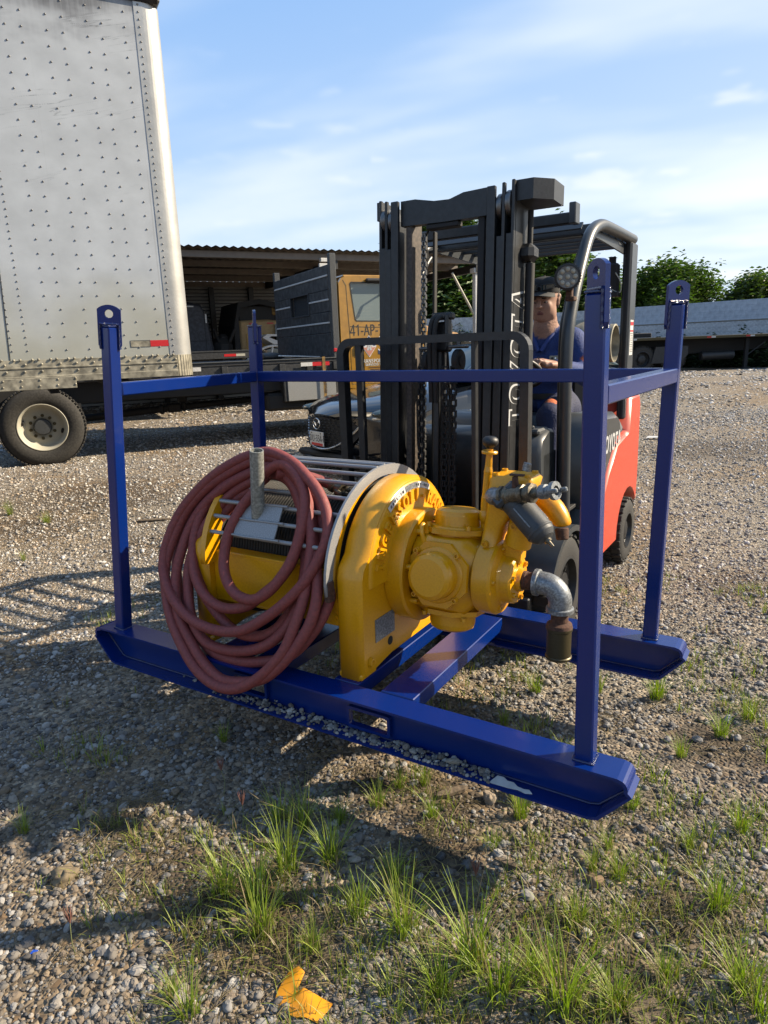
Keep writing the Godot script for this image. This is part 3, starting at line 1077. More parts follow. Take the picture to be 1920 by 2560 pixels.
	for q in [[0.40, 1.465, 1.535, 0.065], [0.44, 1.462, 1.54, 0.07], [0.445, 1.472, 1.53, 0.06], [0.53, 1.487, 1.556, 0.056], [0.60, 1.500, 1.60, 0.058], [0.66, 1.505, 1.655, 0.062], [0.70, 1.51, 1.665, 0.062], [0.715, 1.522, 1.655, 0.052]]:
		var ring := []
		for p in rrect(q[1], -q[3], q[2], q[3], 0.02, 3):
			ring.append(Vector3(p.x, q[0], ax.z - p.y))
		tr.append(ring)
	tb.loft(tr)
	var th := thing_part("throttle_block", o)
	obj("block", tb, C, th)
	var tbb := MB.new()
	for q in [[1.53, -0.43], [1.64, -0.43], [1.53, -0.51], [1.64, -0.51]]:
		bolt(tbb, Vector3(q[0], 0.713, q[1]), Vector3.UP, 0.011, 0.009)
	bolt(tbb, Vector3(1.60, 0.545, -0.415), Vector3(0.4, 0, 1), 0.012, 0.012)
	bolt(tbb, Vector3(1.50, 0.47, -0.408), Vector3(0, 0, 1), 0.011, 0.01)
	obj("block_bolt", tbb, C, th)
	obj("neck", MB.new().cyl(Vector3(1.60, 0.46, -0.46), Vector3(1.63, 0.60, -0.46), 0.045, 0.05, 20, 0.004), C, th)
	obj("gusset", MB.new().prism([Vector2(1.53, 0.40), Vector2(1.615, 0.41), Vector2(1.625, 0.56), Vector2(1.56, 0.50)], -0.50, -0.45), C, th)
	# throttle lever
	var lv := thing_part("throttle_lever", o)
	obj("pivot", MB.new().ball(Vector3(1.462, 0.545, -0.50), Vector3(0.024, 0.034, 0.026), 14), C, lv)
	obj("shaft", MB.new().turned(Vector3(1.458, 0.50, -0.5), Vector3(0.018, 0.28, 0), [Vector2(0, 0), Vector2(0.015, 0.0), Vector2(0.016, 0.06), Vector2(0.0185, 0.068), Vector2(0.0185, 0.115), Vector2(0.0165, 0.123), Vector2(0.0155, 0.2), Vector2(0.0165, 0.21), Vector2(0.0135, 0.228), Vector2(0.0115, 0.272), Vector2(0.028, 0.275), Vector2(0.029, 0.281), Vector2(0.026, 0.285), Vector2(0.012, 0.285), Vector2(0.011, 0.3), Vector2(0, 0.3)], 18), C, lv)
	obj("knob", MB.new().turned(Vector3(1.4765, 0.792, -0.5), Vector3(0.018, 0.28, 0), [Vector2(0, 0), Vector2(0.013, 0.0), Vector2(0.015, 0.006), Vector2(0.026, 0.014), Vector2(0.0295, 0.024), Vector2(0.027, 0.034), Vector2(0.018, 0.042), Vector2(0, 0.045)], 22, 2), mats.trim, lv)
	# air filter, slanting down to the right
	var fl := thing_part("air_filter", o)
	var f0 := Vector3(1.598, 0.642, -0.40)
	var fd := Vector3(0.145, -0.118, 0.045).normalized()
	obj("filter_head", MB.new().put(f0 - fd * 0.012, MB.along(fd)).box(Vector3.ZERO, Vector3(0.105, 0.045, 0.105), 0.01), mats.char, fl)
	obj("bowl", MB.new().turned(f0 + fd * 0.01, fd, [Vector2(0.046, 0), Vector2(0.0455, 0.03), Vector2(0.047, 0.034), Vector2(0.047, 0.135), Vector2(0.0485, 0.137), Vector2(0.0485, 0.142), Vector2(0.046, 0.145), Vector2(0.043, 0.155), Vector2(0.03, 0.17), Vector2(0.012, 0.176), Vector2(0, 0.176)], 32), mats.panel, fl)
	var fr := MB.new()
	fr.x = Transform3D(MB.along(fd), f0)
	for j in 3:
		var b := TAU * j / 3 + 0.35
		fr.box(Vector3(0.0475 * cos(b), 0.088, 0.0475 * sin(b)), Vector3(0.005, 0.085, 0.005), 0.001)
	obj("bowl_rib", fr, mats.galv, fl)
	obj("drain_cock", MB.new().cyl(f0 + fd * 0.185, f0 + fd * 0.215, 0.008, 0.005, 10).cyl(f0 + fd * 0.18, f0 + fd * 0.195, 0.013, -1, 6), mats.brass, fl)
	# inlet fittings: elbow, ball valve with rusty handle, claw coupling
	var inl := thing_part("inlet_fittings", o)
	var ea := Vector3(1.535, 0.646, -0.385)
	var ed := Vector3(0.245, 0.056, 0.06).normalized()
	obj("pipe_elbow", MB.new().tube(spline([ea + Vector3(0.01, 0.0, -0.06), ea + Vector3(-0.002, 0, -0.02), ea + ed * 0.012, ea + ed * 0.05], 5), 0.030, 14), mats.galv, inl)
	obj("valve_body", MB.new().turned(ea + ed * 0.038, ed, [Vector2(0.034, 0), Vector2(0.034, 0.012), Vector2(0.027, 0.014), Vector2(0.027, 0.02), Vector2(0.031, 0.022), Vector2(0.031, 0.032), Vector2(0.027, 0.036), Vector2(0.028, 0.075), Vector2(0.032, 0.077), Vector2(0.032, 0.095), Vector2(0.026, 0.097), Vector2(0.026, 0.108), Vector2(0.033, 0.11), Vector2(0.033, 0.128), Vector2(0.02, 0.13), Vector2(0.018, 0.16)], 8, 1), mats.brass, inl)
	obj("claw_coupling", MB.new().turned(ea + ed * 0.185, ed, [Vector2(0.018, 0), Vector2(0.024, 0.01), Vector2(0.024, 0.03), Vector2(0.019, 0.034), Vector2(0.019, 0.048), Vector2(0.03, 0.052), Vector2(0.03, 0.066), Vector2(0.016, 0.066), Vector2(0.014, 0.05)], 18).put(ea + ed * 0.252, MB.along(ed)).box(Vector3(0.028, 0.004, 0.004), Vector3(0.014, 0.032, 0.016), 0.004).box(Vector3(-0.028, 0.004, -0.004), Vector3(0.014, 0.032, 0.016), 0.004), mats.galv, inl)
	var vh := ea + ed * 0.095 + Vector3(0, 0.03, 0)
	obj("valve_handle", MB.new().cyl(vh - Vector3(0, 0.006, 0), vh + Vector3(-0.002, 0.03, 0), 0.012, 0.010, 10).box(vh + Vector3(0.005, 0.036, 0.0), Vector3(0.05, 0.006, 0.018), 0.002), mats.rust, inl)
	obj("lock_nut", MB.new().cyl(vh + Vector3(0.03, 0.05, -0.01), vh + Vector3(0.036, 0.075, -0.012), 0.014, -1, 6), mats.galv, inl)
	obj("yellow_cap", MB.new().tube(spline([Vector3(1.63, 0.625, -0.55), Vector3(1.66, 0.612, -0.55), Vector3(1.70, 0.585, -0.54), Vector3(1.73, 0.55, -0.53), Vector3(1.735, 0.535, -0.53)], 4), 0.03, 16, false, [0.03, 0.034, 0.036, 0.037, 0.038, 0.038, 0.038, 0.038, 0.038, 0.037, 0.036, 0.034, 0.032, 0.031, 0.03, 0.028, 0.022]), C, o)
	obj("exhaust_stub", MB.new().cyl(Vector3(1.738, 0.53, -0.51), Vector3(1.745, 0.49, -0.50), 0.024, 0.021, 16, 0.004), mats.rust, o)
	# exhaust: nipple, galvanised elbow, muffler
	var ex := thing_part("exhaust", o)
	var ey := ax.y - 0.005
	obj("nipple", MB.new().turned(Vector3(1.60, ey, ax.z), Vector3.RIGHT, [Vector2(0.034, 0), Vector2(0.034, 0.03), Vector2(0.031, 0.034), Vector2(0.031, 0.05), Vector2(0.029, 0.056), Vector2(0.031, 0.06), Vector2(0.031, 0.085)], 22), mats.rust, ex)
	var ep := []
	for j in 11:
		var a := deg_to_rad(90.0 - j * 9.0)
		ep.append(Vector3(1.695 + 0.058 * cos(a), ey - 0.058 + 0.058 * sin(a), ax.z))
	ep.push_front(Vector3(1.668, ey, ax.z))
	ep.append(Vector3(1.753, ey - 0.085, ax.z))
	obj("elbow", MB.new().tube(ep, 0.0405, 24), mats.galv, ex)
	obj("elbow_collar", MB.new().turned(Vector3(1.66, ey, ax.z), Vector3.RIGHT, [Vector2(0.036, 0), Vector2(0.0475, 0.002), Vector2(0.0475, 0.016), Vector2(0.041, 0.019)], 26).turned(Vector3(1.753, ey - 0.095, ax.z), Vector3.UP, [Vector2(0.035, 0), Vector2(0.0475, 0.002), Vector2(0.0475, 0.016), Vector2(0.041, 0.019)], 26), mats.galv, ex)
	obj("muffler_neck", MB.new().turned(Vector3(1.753, ey - 0.15, ax.z), Vector3.UP, [Vector2(0.046, 0), Vector2(0.043, 0.012), Vector2(0.03, 0.02), Vector2(0.03, 0.06)], 22), mats.rust, ex)
	obj("muffler", MB.new().turned(Vector3(1.753, 0.068, ax.z), Vector3.UP, [Vector2(0, 0), Vector2(0.044, 0.0), Vector2(0.046, 0.004), Vector2(0.046, 0.009), Vector2(0.0425, 0.012), Vector2(0.0425, 0.105), Vector2(0.046, 0.108), Vector2(0.046, 0.116), Vector2(0.0425, 0.118), Vector2(0.042, 0.126), Vector2(0.0, 0.126)], 30), mats.bronze, ex)


func make_hose() -> void:
	var loops := [
		[0.655, 0.627, -0.174, 0.604, 0.569, -0.149, 0.575, 0.485, -0.114, 0.569, 0.398, -0.077, 0.594, 0.326, -0.047, 0.657, 0.274, -0.025, 0.737, 0.262, -0.020, 0.805, 0.294, -0.033, 0.863, 0.356, -0.059, 0.897, 0.434, -0.092, 0.911, 0.538, -0.136, 0.891, 0.635, -0.177, 0.841, 0.700, -0.204, 0.763, 0.735, -0.219, 0.694, 0.704, -0.206],
		[0.625, 0.765, -0.237, 0.506, 0.723, -0.219, 0.391, 0.645, -0.187, 0.290, 0.534, -0.140, 0.244, 0.417, -0.091, 0.242, 0.326, -0.053, 0.282, 0.252, -0.022, 0.357, 0.189, 0.005, 0.470, 0.145, 0.023, 0.601, 0.131, 0.029, 0.722, 0.155, 0.019, 0.822, 0.213, -0.005, 0.897, 0.278, -0.033, 0.957, 0.348, -0.062, 1.003, 0.433, -0.098, 1.024, 0.509, -0.130, 1.004, 0.582, -0.160, 0.956, 0.644, -0.187, 0.893, 0.694, -0.207, 0.807, 0.743, -0.228, 0.710, 0.771, -0.240],
		[0.620, 0.740, -0.241, 0.513, 0.699, -0.224, 0.398, 0.626, -0.193, 0.306, 0.532, -0.154, 0.262, 0.426, -0.109, 0.248, 0.323, -0.066, 0.274, 0.226, -0.025, 0.337, 0.127, 0.016, 0.420, 0.045, 0.051, 0.521, -0.021, 0.079, 0.628, -0.054, 0.093, 0.716, -0.053, 0.092, 0.796, -0.017, 0.077, 0.862, 0.039, 0.054, 0.913, 0.110, 0.024, 0.943, 0.194, -0.011, 0.958, 0.283, -0.049, 0.957, 0.388, -0.093, 0.943, 0.492, -0.137, 0.901, 0.596, -0.180, 0.844, 0.674, -0.213, 0.761, 0.729, -0.236, 0.689, 0.753, -0.246],
		[0.606, 0.693, -0.236, 0.500, 0.646, -0.216, 0.392, 0.567, -0.183, 0.332, 0.471, -0.143, 0.303, 0.367, -0.099, 0.304, 0.256, -0.053, 0.357, 0.146, -0.006, 0.443, 0.063, 0.028, 0.542, -0.003, 0.056, 0.645, -0.036, 0.070, 0.741, -0.031, 0.068, 0.829, 0.000, 0.055, 0.901, 0.054, 0.032, 0.965, 0.140, -0.004, 1.000, 0.228, -0.041, 1.001, 0.328, -0.083, 0.963, 0.447, -0.133, 0.919, 0.550, -0.176, 0.859, 0.645, -0.216, 0.768, 0.704, -0.240, 0.672, 0.721, -0.248],
		[0.603, 0.660, -0.242, 0.506, 0.608, -0.220, 0.429, 0.527, -0.186, 0.371, 0.420, -0.141, 0.343, 0.316, -0.098, 0.365, 0.220, -0.057, 0.416, 0.129, -0.019, 0.509, 0.063, 0.008, 0.626, 0.048, 0.015, 0.740, 0.069, 0.006, 0.831, 0.113, -0.012, 0.892, 0.191, -0.045, 0.922, 0.284, -0.084, 0.920, 0.391, -0.129, 0.887, 0.496, -0.173, 0.844, 0.593, -0.214, 0.775, 0.663, -0.243, 0.678, 0.685, -0.253],
		[0.594, 0.631, -0.250, 0.511, 0.575, -0.226, 0.441, 0.493, -0.192, 0.398, 0.388, -0.148, 0.391, 0.287, -0.106, 0.435, 0.214, -0.075, 0.534, 0.152, -0.049, 0.644, 0.109, -0.031, 0.749, 0.114, -0.033, 0.828, 0.155, -0.050, 0.884, 0.228, -0.081, 0.942, 0.335, -0.126, 0.965, 0.437, -0.169, 0.949, 0.526, -0.206, 0.900, 0.604, -0.238, 0.808, 0.671, -0.267, 0.686, 0.692, -0.275],
		[0.608, 0.741, -0.261, 0.512, 0.686, -0.238, 0.422, 0.599, -0.202, 0.362, 0.503, -0.161, 0.363, 0.393, -0.115, 0.405, 0.289, -0.071, 0.477, 0.221, -0.043, 0.582, 0.199, -0.034, 0.685, 0.220, -0.043, 0.762, 0.274, -0.065, 0.824, 0.328, -0.088, 0.866, 0.407, -0.121, 0.880, 0.499, -0.160, 0.857, 0.588, -0.197, 0.801, 0.658, -0.226, 0.711, 0.709, -0.248],
		[0.565, 0.702, -0.290, 0.449, 0.659, -0.272, 0.328, 0.562, -0.231, 0.241, 0.440, -0.180, 0.230, 0.325, -0.131, 0.293, 0.200, -0.079, 0.394, 0.096, -0.035, 0.519, 0.022, -0.004, 0.662, 0.011, 0.000, 0.789, 0.031, -0.008, 0.903, 0.076, -0.027, 0.979, 0.160, -0.062, 1.022, 0.247, -0.099, 1.033, 0.345, -0.140, 1.013, 0.431, -0.176, 0.970, 0.507, -0.208, 0.909, 0.584, -0.240, 0.816, 0.661, -0.272, 0.683, 0.719, -0.297]
	]
	var o := thing("air_hose", "dusty red rubber air hose coiled over the winch's hose hanger", "hose", SK)
	for L in loops:
		var c := P3(L)
		for i in c.size():  # a little unevenness
			c[i] += Vector3(rng.randf_range(-1, 1), rng.randf_range(-1, 1), rng.randf_range(-1, 1)) * 0.003
		obj("hose_loop", MB.new().tube(spline(c, 6, true), 0.0203, 14, true), mats.hose, o)
	var e := [Vector3(0.74, 0.70, -0.21), Vector3(0.80, 0.685, -0.285), Vector3(0.86, 0.656, -0.335), Vector3(0.90, 0.640, -0.35)]
	obj("hose_end", MB.new().tube(spline(e, 6), 0.0203, 14), mats.hose, o)
	var d := Vector3(0.05, -0.02, 0.0).normalized()
	var q := Vector3(0.90, 0.640, -0.35)
	obj("hose_clamp", MB.new().turned(q - d * 0.01, d, [Vector2(0.02, 0), Vector2(0.0265, 0.002), Vector2(0.0265, 0.016), Vector2(0.02, 0.02)], 18), mats.brass, o)
	obj("hose_coupling", MB.new().turned(q + d * 0.008, d, [Vector2(0.02, 0), Vector2(0.022, 0.015), Vector2(0.032, 0.02), Vector2(0.034, 0.034), Vector2(0.02, 0.036), Vector2(0.016, 0.02)], 18).put(q + d * 0.036, MB.along(d)).box(Vector3(0.03, 0.008, 0), Vector3(0.016, 0.034, 0.018), 0.005).box(Vector3(-0.03, 0.008, 0), Vector3(0.016, 0.034, 0.018), 0.005), mats.brass, o)
	obj("safety_cable", MB.new().tube([q + Vector3(0.03, -0.035, 0), q + Vector3(0.08, -0.03, -0.01), q + Vector3(0.15, -0.03, -0.03)], 0.008, 8), mats.cable, o)


func wheel(parent: Node, c: Vector3, axis: Vector3, r: float, w: float, rim_r: float, tread: int, tm: Material, rm: Material) -> Node3D:  # axis points outwards
	var t := thing_part("wheel", parent)
	var T := MB.new()
	T.turned(c - axis * w / 2, axis, [Vector2(rim_r, 0.0), Vector2(rim_r + 0.15 * (r - rim_r), -w * 0.02), Vector2(r * 0.86, 0.0), Vector2(r * 0.955, w * 0.1), Vector2(r * 0.965, w * 0.5), Vector2(r * 0.955, w * 0.9), Vector2(r * 0.86, w), Vector2(rim_r + 0.15 * (r - rim_r), w * 1.02), Vector2(rim_r, w)], 44, 2)
	var b := MB.along(axis)
	for i in tread:
		for s in [-1, 1]:
			var a := TAU * (i + (0.25 if s > 0 else -0.25)) / tread
			var rad := b.x * cos(a) + b.z * sin(a)
			var tan := rad.cross(axis)
			T.x = Transform3D(Basis(tan, rad, axis), c + rad * r * 0.965 + axis * s * w * 0.255)
			T.box(Vector3.ZERO, Vector3(TAU * r / tread * 0.62, r * 0.075, w * 0.47), 0.004)
	obj("tyre", T, tm, t)
	var R := MB.new()
	R.turned(c - axis * w * 0.3, axis, [Vector2(rim_r * 0.2, 0), Vector2(rim_r, 0.0), Vector2(rim_r * 1.02, w * 0.8), Vector2(rim_r * 0.94, w * 0.82), Vector2(rim_r * 0.88, w * 0.6), Vector2(rim_r * 0.7, w * 0.5), Vector2(rim_r * 0.5, w * 0.52), Vector2(rim_r * 0.48, w * 0.68), Vector2(rim_r * 0.2, w * 0.72), Vector2(0, w * 0.72)], 28)
	obj("rim", R, rm, t)
	var N := MB.new()
	for i in 6:
		var a := TAU * i / 6
		bolt(N, c + axis * w * 0.22 + (b.x * cos(a) + b.z * sin(a)) * rim_r * 0.62, axis, rim_r * 0.09, rim_r * 0.13)
	obj("wheel_nut", N, rm, t)
	return t


func chain(parent: Node, a: Vector3, b: Vector3, w: float, pitch: float, m: Material) -> void:  # leaf chain: plates turned edge to front
	var mb := MB.new()
	var d := (b - a).normalized()
	var n := int((b - a).length() / pitch)
	for i in n:
		var p := a + d * (i + 0.5) * pitch
		var k := 0.5 if i % 2 else 1.0
		mb.x = Transform3D(MB.along(d), p)
		for s in [-1, 1]:
			mb.box(Vector3(s * w * 0.5 * k, 0, 0), Vector3(w * 0.22, pitch * 1.35, w * 0.85), w * 0.1)
		mb.box(Vector3(0, pitch * 0.5, 0), Vector3(w * 1.15, pitch * 0.28, w * 0.3), 0.0)
	obj("chain", mb, m, parent)


func make_forklift() -> void:
	var o := thing("forklift", "orange and charcoal forklift truck with three stage mast and overhead guard, lifting the blue skid", "forklift", FK)
	var K: Material = mats.black
	var H: Material = mats.char
	# mast, tilted back a little
	var tilt := Transform3D(Basis(Vector3.RIGHT, deg_to_rad(-3.2)), Vector3(0, 0.0, -1.19))
	var mast := thing_part("mast", o)
	mast.transform = tilt
	for s in [-1, 1]:
		# each rail: front flange, web and rear flange, nested from the inside out
		for q in [[0.248, 0.040, 2.195, 0.0, 0.19], [0.291, 0.038, 2.205, -0.012, 0.20], [0.331, 0.038, 2.215, -0.024, 0.215]]:
			var x: float = s * q[0]
			var w: float = q[1]
			var y0 := 0.20
			var m := MB.new()
			var y1: float = q[2]
			var cut := 0.0 if q[0] < 0.26 else 0.22  # the outer rails are notched for the rollers at the top
			m.box(Vector3(x, (y0 + y1 - cut) / 2, q[3] - 0.011), Vector3(w, y1 - y0 - cut, 0.022), 0.003)
			if cut > 0:
				m.box(Vector3(x + s * w * 0.29, y1 - cut / 2 - 0.01, q[3] - 0.0115), Vector3(w * 0.40, cut + 0.02, 0.021), 0.003)
				m.prism([Vector2(-w * 0.5, 0), Vector2(w * 0.12, 0), Vector2(w * 0.12, 0.05), Vector2(-w * 0.1, 0.02)] if s > 0 else [Vector2(w * 0.5, 0), Vector2(-w * 0.12, 0), Vector2(-w * 0.12, 0.05), Vector2(w * 0.1, 0.02)], q[3] - 0.02, q[3] - 0.0015)
			m.box(Vector3(x + s * (w / 2 - 0.009), (y0 + y1) / 2 - 0.04, q[3] - q[4] / 2 - 0.004), Vector3(0.018, y1 - y0 - 0.08, q[4] - 0.04), 0.0)
			m.box(Vector3(x, (y0 + y1) / 2 - 0.04, q[3] - q[4] + 0.004), Vector3(w, y1 - y0 - 0.08, 0.024), 0.003)
			obj("rail", m, K, mast)
		for q in [[0.279, 2.115, 0.043], [0.320, 2.125, 0.043]]:
			obj("roller", MB.new().cyl(Vector3(s * q[0] - 0.0125, q[1], -0.062), Vector3(s * q[0] + 0.0125, q[1], -0.062), 0.055, -1, 24, 0.004), mats.steel, mast)
		var tb := [Vector2(0.345, -0.05), Vector2(0.425, -0.05), Vector2(0.495, -0.12), Vector2(0.495, -0.26), Vector2(0.345, -0.26)] if s > 0 else [Vector2(0.345, -0.05), Vector2(0.375, -0.05), Vector2(0.375, -0.26), Vector2(0.345, -0.26)]
		for k in tb.size():
			tb[k].x *= s
		obj("tie_bracket", MB.new().prism(tb, -2.215, -2.13), K, mast, Transform3D(Basis(Vector3.RIGHT, Vector3(0, 0, 1), Vector3(0, -1, 0)), Vector3.ZERO))
		obj("lift_cylinder", MB.new().cyl(Vector3(s * 0.378, 0.25, -0.17), Vector3(s * 0.378, 1.88, -0.17), 0.0215, -1, 16).cyl(Vector3(s * 0.374, 1.88, -0.17), Vector3(s * 0.374, 2.11, -0.17), 0.013, -1, 12), mats.soot, mast)
		obj("guide_block", MB.new().box(Vector3(s * 0.37, 1.925, -0.165), Vector3(0.075, 0.075, 0.10), 0.02), K, mast)
		obj("inner_channel", MB.new().box(Vector3(s * 0.188, 1.16, -0.09), Vector3(0.034, 1.90, 0.10), 0.003), mats.soot if s > 0 else mat(Color(0.11, 0.082, 0.062), 0.6, 0.0, mats.rust.albedo_texture, 4.0), mast)
		if s < 0:
			obj("hose_strip", MB.new().box(Vector3(s * 0.088, 1.14, -0.12), Vector3(0.012, 1.84, 0.03), 0.003), mats.soot, mast)
	chain(mast, Vector3(-0.116, 0.30, -0.06), Vector3(-0.116, 2.06, -0.06), 0.022, 0.019, mats.steel)
	var cross := [Vector2(-0.228, 2.085), Vector2(0.0, 2.08), Vector2(0.228, 2.082), Vector2(0.228, 2.20), Vector2(0.10, 2.195), Vector2(0.03, 2.175), Vector2(-0.05, 2.178), Vector2(-0.15, 2.198), Vector2(-0.228, 2.198)]
	obj("crosshead", MB.new().prism(cross, -0.075, -0.03), K, mast)
	obj("mast_sensor", MB.new().box(Vector3(-0.01, 2.068, -0.06), Vector3(0.17, 0.025, 0.05), 0.005), mats.soot, mast)
	obj("sensor_lead", MB.new().tube(spline([Vector3(-0.09, 2.07, -0.07), Vector3(-0.11, 2.03, -0.07), Vector3(-0.11, 1.95, -0.08), Vector3(-0.12, 1.85, -0.09)], 5), 0.006, 7), mats.soot, mast)
	obj("mast_crossmember", MB.new().box(Vector3(0, 0.62, -0.20), Vector3(0.62, 0.11, 0.03), 0.004), K, mast)
	# writing down the side of the outer right rail, read from below
	var lt := "TOYOTA"
	for i in lt.length():
		var c := Vector3(0.3508, 1.18 + i * 0.107, -0.125)
		var b := Basis(Vector3(0, 1, 0), Vector3(0, 0, 1), Vector3(1, 0, 0))
		var bb := b * Basis.from_scale(Vector3(1.0, 1.75, 1))
		var L := obj("side_letter", lettering(lt[i], 0.098, 0.0012, 0.8), mats.letter, mast, Transform3D(bb, c))
		obj("letter_fill", lettering(lt[i], 0.098, 0.0022, -0.3), mats.black, L, Transform3D(Basis.IDENTITY, Vector3(0, 0, 0.0004)))
	# free lift cylinder with chain wheels between the rails
	var fl := thing_part("free_lift", mast)
	obj("cylinder", MB.new().cyl(Vector3(-0.025, 0.3, -0.06), Vector3(-0.025, 1.52, -0.06), 0.031, -1, 20).cyl(Vector3(0.022, 0.3, -0.07), Vector3(0.022, 1.25, -0.07), 0.012, -1, 10).box(Vector3(-0.02, 0.95, -0.02), Vector3(0.03, 0.9, 0.02), 0.003), K, fl)
	obj("yoke", MB.new().box(Vector3(-0.005, 1.56, -0.05), Vector3(0.08, 0.14, 0.06), 0.01).box(Vector3(-0.03, 1.60, -0.02), Vector3(0.018, 0.13, 0.05), 0.008).box(Vector3(0.035, 1.60, -0.02), Vector3(0.022, 0.13, 0.05), 0.008).box(Vector3(0.005, 1.655, -0.03), Vector3(0.11, 0.033, 0.05), 0.008), K, fl)
	obj("hose_bundle", MB.new().tube(spline([Vector3(-0.04, 1.25, 0.0), Vector3(-0.042, 1.52, 0.02), Vector3(-0.03, 1.63, 0.02), Vector3(-0.01, 1.65, -0.02)], 5), 0.012, 8).tube(spline([Vector3(-0.015, 1.25, 0.0), Vector3(-0.017, 1.52, 0.02), Vector3(-0.005, 1.63, 0.02), Vector3(0.01, 1.65, -0.02)], 5), 0.012, 8), mats.rubber, fl)
	for q in [[-0.072, 1.44], [0.088, 1.445]]:
		obj("chain_wheel", MB.new().cyl(Vector3(q[0] - 0.014, q[1], -0.03), Vector3(q[0] + 0.014, q[1], -0.03), 0.056, -1, 26, 0.004).cyl(Vector3(q[0] - 0.02, q[1], -0.03), Vector3(q[0] + 0.02, q[1], -0.03), 0.026, -1, 16), mats.soot, fl)
		obj("wheel_cap", MB.new().box(Vector3(q[0], q[1] + 0.066, -0.03), Vector3(0.085, 0.014, 0.06), 0.005).cyl(Vector3(q[0], q[1] + 0.07, -0.03), Vector3(q[0], q[1] + 0.09, -0.03), 0.013, -1, 6), mats.steel, fl)
	for q in [[-0.085, 1.44], [0.045, 1.44], [0.088, 1.43]]:
		chain(fl, Vector3(q[0], 0.30, 0.02), Vector3(q[0], q[1], 0.02), 0.026, 0.026, mats.soot)
	# carriage, load backrest and forks
	var ca := thing_part("carriage", o)
	ca.transform = Transform3D(Basis.IDENTITY, Vector3(0.012, 0, -1.15))
	for y in [0.30, 0.66]:
		obj("fork_bar", MB.new().box(Vector3(0, y, -0.03), Vector3(0.98, 0.10, 0.045), 0.006), K, ca)
	obj("carriage_plate", MB.new().box(Vector3(-0.26, 0.48, -0.04), Vector3(0.05, 0.28, 0.05), 0.004).box(Vector3(0.26, 0.48, -0.04), Vector3(0.05, 0.28, 0.05), 0.004).box(Vector3(0, 0.45, -0.055), Vector3(0.4, 0.2, 0.02), 0.004), mats.soot, ca)
	var bo := [Vector2(-0.495, 0.70), Vector2(-0.495, 1.48)] + arc(-0.415, 1.485, 0.08, 180, 95, 6) + arc(0.415, 1.485, 0.08, 85, 0, 6) + [Vector2(0.495, 0.70), Vector2(0.455, 0.70), Vector2(0.455, 1.48)] + arc(0.41, 1.485, 0.045, 0, 85, 5) + arc(-0.41, 1.485, 0.045, 95, 180, 5) + [Vector2(-0.455, 1.48), Vector2(-0.455, 0.70)]
	obj("backrest_frame", MB.new().prism(bo, -0.006, 0.045), K, ca)
	for q in [[-0.375, 0.034], [0.235, 0.021]]:
		obj("backrest_bar", MB.new().box(Vector3(q[0], 1.11, 0.018), Vector3(q[1], 0.86, 0.035), 0.003), K, ca)
	obj("backrest_foot", MB.new().box(Vector3(0, 0.70, 0.01), Vector3(0.98, 0.05, 0.03), 0.004), K, ca)
	for x in [-0.205, 0.333]:
		var f := [Vector2(0.0, 0.72), Vector2(0.045, 0.72), Vector2(0.045, 0.305), Vector2(0.06, 0.300), Vector2(0.96, 0.296), Vector2(0.96, 0.282), Vector2(0.10, 0.262), Vector2(0.0, 0.262)]
		obj("fork", MB.new().prism(f, -0.05, 0.05), mats.steel, ca, Transform3D(Basis(Vector3(0, 0, 1), Vector3(0, 1, 0), Vector3(-1, 0, 0)), Vector3(x, 0, -0.0)))
	# body
	var side := Basis(Vector3(0, 0, -1), Vector3(0, 1, 0), Vector3(1, 0, 0))
	var ST := Transform3D(side, Vector3.ZERO)
	var cw := [Vector2(2.27, 0.22), Vector2(2.72, 0.22)] + arc(3.0, 0.24, 0.275, 180, 30, 9) + [Vector2(3.27, 0.40), Vector2(3.29, 0.55), Vector2(3.28, 1.08), Vector2(3.23, 1.15), Vector2(2.96, 1.15), Vector2(2.95, 0.93), Vector2(2.86, 0.915), Vector2(2.64, 0.885), Vector2(2.44, 0.73), Vector2(2.25, 0.52), Vector2(2.235, 0.26)]
	var body := thing_part("counterweight", o)
	var cb := MB.new()
	bevel_prism(cb, cw, -0.54, 0.54, 0.022)
	obj("casting", cb, mats.orange, body, ST)
	var hood := [Vector2(2.10, 0.56), Vector2(2.30, 0.56), Vector2(2.45, 0.73), Vector2(2.65, 0.885), Vector2(2.84, 0.915), Vector2(2.82, 1.02)] + arc(2.62, 0.92, 0.16, 25, 95, 5) + arc(2.30, 0.98, 0.12, 95, 160, 4) + [Vector2(2.12, 0.90)]
	var hb := MB.new()
	bevel_prism(hb, hood, -0.53, 0.53, 0.035)
	var hd := obj("engine_hood", hb, H, o, ST)
	obj("hood_letters", lettering("TOYOTA", 0.098, 0.002, 0.15, true), mats.letter, hd, Transform3D(Basis(Vector3(1.0, 0.0, 0), Vector3(0, 1, 0), Vector3(0, 0, 1)) * Basis.from_scale(Vector3(0.86, 1.05, 1)), Vector3(2.52, 0.90, 0.5315)))
	obj("side_skirt", MB.new().prism([Vector2(1.85, 0.24), Vector2(2.22, 0.24), Vector2(2.24, 0.5), Vector2(2.31, 0.57), Vector2(2.10, 0.57), Vector2(1.95, 0.42), Vector2(1.85, 0.40)], -0.52, 0.52), mats.panel, o, ST)
	obj("frame", MB.new().box(Vector3(0, 0.42, -2.2), Vector3(0.72, 0.36, 1.5), 0.01), mats.soot, o)
	obj("floor_plate", MB.new().box(Vector3(0, 0.60, -1.86), Vector3(0.9, 0.02, 0.5), 0.003), mats.soot, o)
	var cowl := [Vector2(1.50, 0.55), Vector2(1.46, 0.98), Vector2(1.49, 1.06), Vector2(1.60, 1.10), Vector2(1.70, 1.08), Vector2(1.68, 0.62), Vector2(1.62, 0.55)]
	var cm := MB.new()
